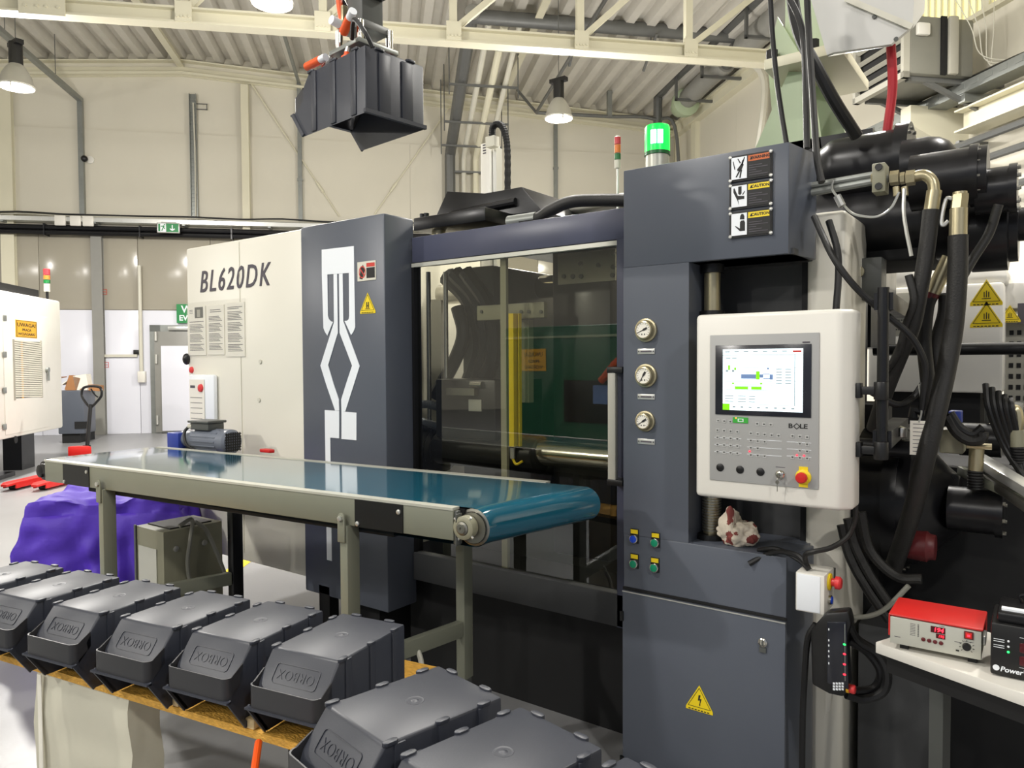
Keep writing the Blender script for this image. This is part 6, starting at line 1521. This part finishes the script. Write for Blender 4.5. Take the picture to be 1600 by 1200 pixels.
# ================================================================== PAPERS ON THE CREAM COVER
YP2 = YM+.006
for i, (x0, y0, x1, y1, lb) in enumerate(((293, 480, 323, 555, 'left printed notice with a photo on the cream machine cover'), (323, 478, 352, 554, 'middle printed notice on the cream machine cover'), (352, 474, 384, 557, 'right printed notice of dense text on the cream machine cover'))):
    a = fp(x0, y0, YP2); b = fp(x1, y1, YP2); wq, hq = b[0]-a[0]-.006, a[1]-b[1]
    sh = MB().box((a[0], YP2-.0012, b[1]), (a[0]+wq, YP2+.003, a[1])).build('printed_notice', 'paper', smooth=0)
    tag(sh, lb, 'notice', 'printed notices on the cream cover')
    Mx = front((a[0], YP2-.0013, b[1])); rows = []
    top_ = .98 if i == 2 else .72 if i == 0 else .80
    for k in range(int(30*top_)):
        if k % 7 == 5: continue
        y = hq*(.10+k*.029); rows.append((wq*.12, y, wq*(.9-.06*((k*5) % 4)), y+hq*.012))
    if i == 1: rows += [(wq*.2, hq*.86, wq*.85, hq*.875), (wq*.2, hq*.90, wq*.8, hq*.915)]
    lines(Mx, rows, 0, .0004).build('printed_lines', 'print_grey', sh, smooth=0)
    if i == 0:
        flat(Mx, rect(wq*.42, hq*.76, wq*.88, hq*.98), 0, .0006).build('photo', 'motor_dark', sh, smooth=0)
        flat(Mx, rect(wq*.55, hq*.78, wq*.72, hq*.93), 0, .0009).build('photo_detail', 'skin_grey', sh, smooth=0)
        lines(Mx, [(wq*.12, hq*(.86+.03*k), wq*.30, hq*(.87+.03*k)) for k in range(3)], 0, .0004).build('printed_lines', 'print_grey', sh, smooth=0)
a = fp(292, 474, YP2); b = fp(386, 558, YP2)
tag(MB().box((a[0], YP2-.004, b[1]), (b[0], YP2-.003, a[1])).build('plastic_sleeve', 'clear_film', smooth=0), 'clear plastic sleeve covering the three printed notices', 'sleeve')
a = fp(303, 585, YP2); b = fp(333, 668, YP2)
t = thing('document_holder', ((a[0]+b[0])/2, YP2-.02, b[1]), 'white document holder with a ruled paper hanging on the cream cover above the motor', 'holder')
MB().box((a[0]-.01, YP2-.03, b[1]), (b[0]+.06, YP2-.001, a[1])).build('tray', 'print_white', t, bev=.012)
sh = MB().box((a[0]+.01, YP2-.036, b[1]+.02), (b[0]-.03, YP2-.032, a[1]-.03)).build('ruled_paper', 'paper', t, smooth=0)
lines(front((a[0]+.02, YP2-.0365, b[1]+.05)), [(0, .031*k, b[0]-a[0]-.07, .031*k+.003) for k in range(int((a[1]-b[1]-.15)/.031))]+[(.0, a[1]-b[1]-.13, .05, a[1]-b[1]-.115)], 0, .0005).build('ruled_lines', 'print_grey', sh, smooth=0)
c = fp(323, 606, YP2); tag(MB().lathe((c[0], YP2-.036, c[1]), (0,-1,0), [(0,.024),(.010,.022),(.014,.012),(.014,0)], 14).build('red_magnet', 'red_knob'), 'round red magnet holding the ruled paper', 'magnet', 'red magnets')
c = fp(299, 578, YP2); tag(MB().lathe((c[0], YP2+.004, c[1]), (0,-1,0), [(0,.020),(.010,.018),(.014,.010),(.014,0)], 14).build('red_magnet', 'red_knob'), 'small red magnet alone above the white document holder', 'magnet', 'red magnets')

# ================================================================== RIGHT FOREGROUND
ZTB = .78
A = pZ(1368, 1003, ZTB); B = pZ(1600, 1084, ZTB); tx = (B-A).normalized(); ty = Vector((-tx.y, tx.x, 0))
TM2 = Matrix.Translation(Vector((A.x, A.y, 0))) @ Matrix((tx, ty, Z)).transposed().to_4x4()
TB2 = lambda: MB(TM2)
t = thing('work_table', TM2 @ Vector((.35, .15, 0)), 'white table top on dark legs carrying the red topped controller at the right edge', 'table')
TB2().box((0, 0, ZTB-.03), (.80, .34, ZTB)).build('table_top', 'white_paint', t, bev=.002)
TB2().box((.02, .02, ZTB-.08), (.78, .32, ZTB-.03)).build('table_frame', 'black_matte', t, smooth=0)
TB2().bar((.05, .16, .02), (.42, .16, ZTB-.08), .04, .04).build('leg', 'motor_dark', t, smooth=0)
TB2().box((.72, .05, 0), (.76, .09, ZTB-.03)).box((.72, .27, 0), (.76, .31, ZTB-.03)).build('leg', 'conv_edge', t, smooth=0)
TB2().box((.0, .26, 0), (.04, .30, ZTB-.03)).build('leg', 'motor_dark', t, smooth=0)
TB2().box((.02, .13, .02), (.76, .17, .06)).build('floor_bar', 'black_matte', t, smooth=0)
# temperature controller
ZC = ZTB+.018
a = pZ(1391, 1003, ZC); b = pZ(1533, 1031, ZC); ex = (b-a); wd_ = ex.length; ex.normalize(); ey = Vector((-ex.y, ex.x, 0))
hgt = (onplane(1389, 958, a, ey)-a).z; dp = .15
FM = Matrix.Translation(a) @ Matrix((ex, ey, Z)).transposed().to_4x4()
FB = lambda: MB(FM)
t = thing('temperature_controller', a+ex*wd_/2+ey*dp/2-Z*.018, 'red topped temperature controller with red digits on the white table', 'controller')
FB().box((0, .002, 0), (wd_, dp, hgt-.002)).build('housing', 'skin_grey', t, bev=.003)
lid = FB().prism([(-.004, -.006, hgt-.004), (wd_+.004, -.006, hgt-.004), (wd_+.004, dp+.01, hgt-.004), (-.004, dp+.01, hgt-.004)], (0, 0, .006)).build('red_lid', 'red', t, bev=.003)
FB().box((-.004, -.004, .02), (-.0005, dp, hgt)).box((wd_+.0005, dp*.55, .02), (wd_+.004, dp, hgt)).build('lid_side', 'red', lid, smooth=0)
FB().box((0, -.004, 0), (wd_, .002, hgt-.006)).build('front_panel', 'conv_edge', t, bev=.001)
FX = FM @ Matrix.Translation((0, -.004, 0)) @ Matrix(((1,0,0,0),(0,0,-1,0),(0,1,0,0),(0,0,0,1)))
u_ = lambda x, y: (wd_*x, hgt*y)
def fr_(x0, y0, x1, y1): return [u_(x0, y0), u_(x1, y0), u_(x1, y1), u_(x0, y1)]
flat(FX, fr_(.46, .63, .62, .84), 0, .001).build('display_window', 'led_dark', t, smooth=0)
flat(FX, fr_(.52, .46, .62, .61), 0, .001).build('display_window', 'led_dark', t, smooth=0)
text('194', 'display_digits', 'led_red', t, FX @ Matrix.Translation((wd_*.545, hgt*.735, .0012)), hgt*.2, extrude=.0002, bold=.0003, shear=.15)
text('195', 'display_digits', 'led_red', t, FX @ Matrix.Translation((wd_*.575, hgt*.535, .0012)), hgt*.12, extrude=.0002, shear=.15)
lines(FX, [(wd_*.23, hgt*(.40+.055*k), wd_*.29, hgt*(.415+.055*k)) for k in range(8)]+[(wd_*.05, hgt*.24, wd_*.12, hgt*.26), (wd_*.72, hgt*.45, wd_*.80, hgt*.465), (wd_*.55, hgt*.87, wd_*.61, hgt*.885), (wd_*.82, hgt*.52, wd_*.92, hgt*.535)], 0, .0004).build('printed_lines', 'print_grey', t, smooth=0)
for k in range(8): flat(FX, fr_(.315, .39+.055*k, .328, .42+.055*k), 0, .001).build('indicator_led', 'motor_dark', t, smooth=0)
for k in range(4):
    q = u_(.38+.065*k, .33-.006*k); MB().lathe(FX @ Vector((q[0], q[1], 0)), -ey, [(0, .0052), (.002, .005), (.003, .003)], 14).build('round_button', 'red_dark', t)
sw = flat(FX, fr_(.82, .62, .92, .88), 0, .003).build('rocker_frame', 'red_dark', t, bev=.001)
flat(FX, fr_(.835, .66, .905, .85), .003, .003).build('rocker_switch', 'led_red' if False else 'red', sw, bev=.001)
flat(FX, fr_(.855, .72, .885, .79), .006, .0005).build('switch_glow', 'led_red', sw, smooth=0)
q = u_(.85, .36); kb = MB().lathe(FX @ Vector((q[0], q[1], 0)), -ey, [(0, .010), (.006, .0095), (.010, .008), (.010, 0)], 18).build('dial_knob', 'black_plastic', t)
m = MB()
for k in range(9):
    th = radians(225-270*k/8); m.bar(FX @ Vector((q[0]+.013*cos(th), q[1]+.013*sin(th), .0005)), FX @ Vector((q[0]+.017*cos(th), q[1]+.017*sin(th), .0005)), .0012, .0006, ey)
m.build('dial_scale', 'print_black', t, smooth=0)
flat(FX, fr_(.735, .15, .77, .20), 0, .001).build('socket', 'black_plastic', t, smooth=0)
FB().box((wd_+.001, .02, .03), (wd_+.008, dp*.5, hgt*.7)).build('side_vent', 'alu', t, bev=.002)
for (x, y) in ((.02, .02), (wd_-.03, .02), (.02, dp-.03), (wd_-.03, dp-.03)): FB().box((x, y, -.018), (x+.02, y+.02, 0)).build('foot', 'black_rubber', t, smooth=0)
# black power unit
a = pZ(1547, 1055, ZTB); FM = Matrix.Translation(a) @ Matrix((ex, ey, Z)).transposed().to_4x4()
h2 = (onplane(1549, 972, a, ey)-a).z
t = thing('power_supply', a+ex*.13+ey*.08, 'black power unit with red dials and a screwdriver on top at the right edge', 'power unit')
FB().box((0, 0, .004), (.26, .17, h2)).build('housing', 'black_plastic', t, bev=.005)
FB().prism([(.012, .012, h2), (.25, .012, h2), (.25, .16, h2), (.012, .16, h2)], (0, 0, .025)).build('top_step', 'black_metal', t, bev=.006)
FX = FM @ Matrix(((1,0,0,0),(0,0,-1,0),(0,1,0,0),(0,0,0,1)))
text('PowerWalker', 'maker_lettering', 'print_white', t, FX @ Matrix.Translation((.020, h2*.16, .0006)), .017, extrude=.0003, shear=.2, bold=.0004, align='LEFT')
MB().lathe(FX @ Vector((.012, h2*.17, .0)), -ey, [(0, .007), (.001, .007), (.001, .0045)], 16).build('maker_emblem', 'print_white', t)
for z in (.62, .38): flat(FX, [(.058, h2*z-.010), (.064, h2*z-.012), (.125, h2*z-.012), (.125, h2*z+.012), (.064, h2*z+.012), (.058, h2*z+.010)], 0, .002).build('dial_window', 'led_dark', t, bev=.001)
lines(FX, [(.058, h2*.80, .13, h2*.805), (.058, h2*.25, .13, h2*.255), (.006, h2*.70, .028, h2*.71), (.006, h2*.66, .028, h2*.67), (.006, h2*.59, .028, h2*.60), (.006, h2*.55, .028, h2*.56)], 0, .0005).build('printed_lines', 'print_white', t, smooth=0)
for z, mt in ((.70, 'print_white'), (.60, 'print_white'), (.50, 'led_green')): MB().ball(FX @ Vector((.036, h2*z, .001)), .0028, 8).build('indicator_led', mt, t)
FB().box((.02, .03, h2+.025), (.07, .05, h2+.030)).build('white_label', 'print_white', t, smooth=0)
FB().tube([(.06, .12, h2+.025), (.06, .12, h2+.045), (.14, .12, h2+.045), (.14, .12, h2+.025)], .004, 8).build('handle', 'black_metal', t)
p = FM @ Vector((.075, .05, h2+.033)); d = (ex*1.+ey*.05).normalized()
t = thing('screwdriver', p-Z*.008, 'screwdriver with yellow and black handle lying on the black power unit', 'screwdriver')
MB().lathe(p, d, [(0, .005), (.008, .0085), (.05, .0085), (.09, .006), (.10, .008), (.104, .003)], 12).build('handle', 'yellow_sign', t)
MB().lathe(p-d*.003, d, [(0, .003), (.003, .006), (.010, .0085)], 12).build('handle_end', 'black_plastic', t)
MB().cyl(p+d*.10, p+d*.20, .003, n=8).build('blade', 'steel', t)
# white emergency stop box on the tower edge
YE = 2.36
a = pY(1243, 893, YE); b = pY(1288, 962, YE)
t = thing('emergency_stop_box', ((a.x+b.x)/2, YE+.05, b.z), 'white emergency stop box with red mushroom button and blue button beside the slate tower', 'switch box')
ye = pX(1305, 935, b.x); dpt = max(.05, min(.12, ye.y-YE))
MB().box((a.x, YE, b.z), (b.x, YE+dpt, a.z)).build('housing', 'white_paint', t, bev=.004)
MB().box((a.x+.004, YE-.003, b.z+.004), (b.x-.012, YE+.001, a.z-.004)).build('cover', 'print_white', t, bev=.002)
zz = a.z-.030; yy = YE+dpt*.45
MB().lathe((b.x, yy, zz), (1,0,0), [(0, .026), (.006, .026), (.008, .018)], 22).build('yellow_ring', 'yellow', t)
MB().lathe((b.x+.006, yy, zz), (1,0,0), [(0, .012), (.012, .013), (.014, .020), (.026, .020), (.031, .015), (.032, 0)], 22).build('red_mushroom', 'red_knob', t)
zz = b.z+.035
MB().lathe((b.x, yy, zz), (1,0,0), [(0, .015), (.008, .015), (.009, .012)], 20).build('button_collar', 'chrome', t)
MB().lathe((b.x+.006, yy, zz), (1,0,0), [(0, .012), (.005, .012), (.006, .008), (.006, 0)], 18).build('blue_button', 'btn_blue', t)
MB().box((a.x+.01, YE+dpt, a.z-.06), (b.x-.01, YM+.10, a.z-.02)).build('bracket', 'motor_dark', t, smooth=0)
tag(MB().tube([pY(x, y, Y) for x, y, Y in ((1262,888,2.40),(1258,868,2.38),(1272,862,2.37),(1300,855,2.40),(1325,838,2.42),(1336,812,2.42),(1337,790,2.42))], .008, 8).build('control_cable', 'hose_rubber'), 'grey black cable rising from the emergency stop box to the control panel', 'cable')
tag(MB().tube([pY(x, y, Y) for x, y, Y in ((1170,881,2.44),(1195,868,2.46),(1220,862,2.44),(1245,868,2.41),(1258,880,2.395),(1264,890,2.39))], .009, 8).tube([pY(x, y, Y) for x, y, Y in ((1185,860,2.48),(1215,858,2.45),(1248,875,2.41),(1262,888,2.38))], .008, 8).build('control_cable', 'black_rubber'), 'black cables lying over the tower shelf beside the rag', 'cable')
# handheld pendant
YN = 2.33
def nd(x, y, Y=YN): return pY(x, y, Y)
t = thing('handheld_pendant', nd(1300, 1090)+Vector((0,.03,0)), 'black handheld pendant with red and green lights hanging below the emergency stop box', 'pendant')
poly = [(1266,985),(1290,958),(1325,955),(1330,975),(1322,1000),(1326,1070),(1318,1090),(1295,1085),(1268,1070)]
MB().xz([(nd(x, y).x, nd(x, y).z) for x, y in poly], YN, .055).build('housing', 'black_plastic', t, bev=.008)
fpoly = [(1292,972),(1322,972),(1326,1078),(1292,1068)]
MB().xz([(nd(x, y, YN-.012).x, nd(x, y, YN-.012).z) for x, y in fpoly], YN-.012, .012).build('face_plate', 'screen_bezel', t, bev=.003)
for y, mt in ((1007, 'led_green'), (1022, 'led_red'), (1038, 'led_red'), (1054, 'led_red')):
    c = nd(1319.5, y, YN-.013); MB().ball(c, .0036, 10, (1.2, .5, .8)).build('indicator_led', mt, t)
m = lines(front((0, YN-.0125, 0)), [], 0)
for y in (983, 1000, 1008, 1017, 1025, 1036): c = nd(1295, y, YN-.013); m.box((c.x-.0015, YN-.0135, c.z-.004), (c.x+.0015, YN-.0122, c.z+.002))
for j in range(3):
    for i in range(4): c = nd(1303+4.5*i, 1068+4.5*j, YN-.013); m.box((c.x-.003, YN-.0135, c.z-.003), (c.x+.003, YN-.0122, c.z+.003))
m.build('printed_marks', 'print_white', t, smooth=0)
for x in (1318.5,): 
    p0_, p1_ = nd(1320, 975, YN-.013), nd(1320.5, 1064, YN-.013); MB().bar(p0_, p1_, .002, .001, Vector((0,1,0))).build('light_strip', 'galv', t, smooth=0)
c = nd(1324, 1077, YN); MB().lathe((c.x-.004, YN+.01, c.z), (1,0,0), [(0,.014),(.008,.014)], 16).build('yellow_collar', 'yellow_sign', t)
MB().lathe((c.x+.004, YN+.01, c.z), (1,0,0), [(0,.012),(.010,.014),(.016,.012),(.018,.004),(.018,0)], 16).build('stop_button', 'red_knob', t)
tag(MB().tube([nd(x, y, Y) for x, y, Y in ((1325,975,2.36),(1340,1000,2.40),(1370,1020,2.42),(1386,1050,2.42),(1380,1080,2.42),(1350,1092,2.40),(1322,1085,2.37))], .014, 8).tube([nd(x, y, Y) for x, y, Y in ((1325,1000,2.38),(1355,1020,2.43),(1375,1050,2.43),(1365,1075,2.43),(1330,1080,2.39))], .012, 8).build('pendant_cable', 'black_rubber'), 'coiled black cable looping beside the handheld pendant', 'cable')
tag(MB().tube([nd(x, y, Y) for x, y, Y in ((1275,975,2.37),(1262,1000,2.37),(1257,1060,2.38),(1254,1130,2.40),(1253,1240,2.42))], .010, 8).build('pendant_cable', 'black_rubber'), 'black cable running down the tower edge below the pendant', 'cable')
tag(MB().prism([nd(x, y, ych+.05) for x, y in ((1290,1075),(1300,1070),(1297,1110),(1290,1116))], (0,.006,0)).build('paper_tag', 'paper', smooth=0), 'small white paper tag on the cream column under the pendant', 'tag')
# oily rag on the shelf
c = pZ(1143, 858, zr1); bm = bmesh.new(); bmesh.ops.create_icosphere(bm, subdivisions=5, radius=1)
for v in bm.verts:
    p = v.co.copy(); k = 1+.28*noise.noise(p*1.7+Vector((3,1,2)))+.20*abs(noise.noise(p*3.2))+.03*noise.noise(p*9)
    q = p*k; q = Vector((q.x*.062, q.y*.05, (q.z+.85)*.048))
    if p.x < -.1: q.z += .035*max(0, p.z)*(1+noise.noise(p*3))
    q.z = max(q.z, 0.001); v.co = q+Vector((c.x, c.y+.07, zr1))
bm.verts.index_update(); vs = [v.co.copy() for v in bm.verts]; fs = [tuple(v.index for v in f.verts) for f in bm.faces]; bm.free()
rg = MB().add(vs, fs).build('rag', ['cloth_rag', 'rag_stain'], smooth=70)
for f in rg.data.polygons:
    if noise.noise(Vector(f.center)*28+Vector((5,2,1))) > .26: f.material_index = 1
tag(rg, 'crumpled stained white rag lying on the tower shelf beside the spring column', 'rag')

# ================================================================== BEHIND THE CAMERA (seen mirrored in the door glass)
struct(HB().box((U_L-.2, V_B, 0), (U_L, VW, 9)), 'wall_left', 'wall_cream', smooth=0)
t = thing('green_press', (-4.6, -3.4, 0), 'dark green machine mirrored in the clear door glass', 'machine')
MB().box((-6.2, -4.4, .25), (-3.0, -3.0, 2.02)).build('housing', 'green_machine', t, bev=.03)
MB().box((-6.2, -2.996, 1.86), (-3.0, -2.985, 1.89)).build('edge_strip', 'pale_green', t, smooth=0)
MB().box((-6.1, -4.3, 0), (-3.1, -3.1, .25)).build('plinth', 'black_matte', t, smooth=0)
MB().box((-5.2, -2.99, .75), (-4.1, -2.96, 1.30)).build('control_window', 'black_plastic', t, bev=.01)
MB().box((-4.75, -2.96, 1.0), (-4.4, -2.955, 1.24)).build('screen', 'screen_blue', t, smooth=0)
sg = MB().box((-5.9, -2.999, 1.42), (-5.5, -2.985, 1.72)).build('warning_plate', 'yellow_sign', t, smooth=0)
FXg = frame((-5.7, -2.984, 1.57), (-1, 0, 0), ZF)
text('UWAGA!', 'lettering', 'print_black', sg, FXg @ Matrix.Translation((0, .07, 0)), .085, bold=.001, sx=.9)
text('PRACA', 'lettering', 'print_black', sg, FXg @ Matrix.Translation((0, -.02, 0)), .06, bold=.001)
text('WCIĄGARKI', 'lettering', 'print_black', sg, FXg @ Matrix.Translation((0, -.10, 0)), .06, bold=.001, sx=.9)
MB().tube([(-4.6,-2.9,1.3),(-4.2,-2.8,1.6),(-3.7,-2.8,1.45),(-3.4,-2.9,1.0)], .05, 8).build('hose', 'orange', t)
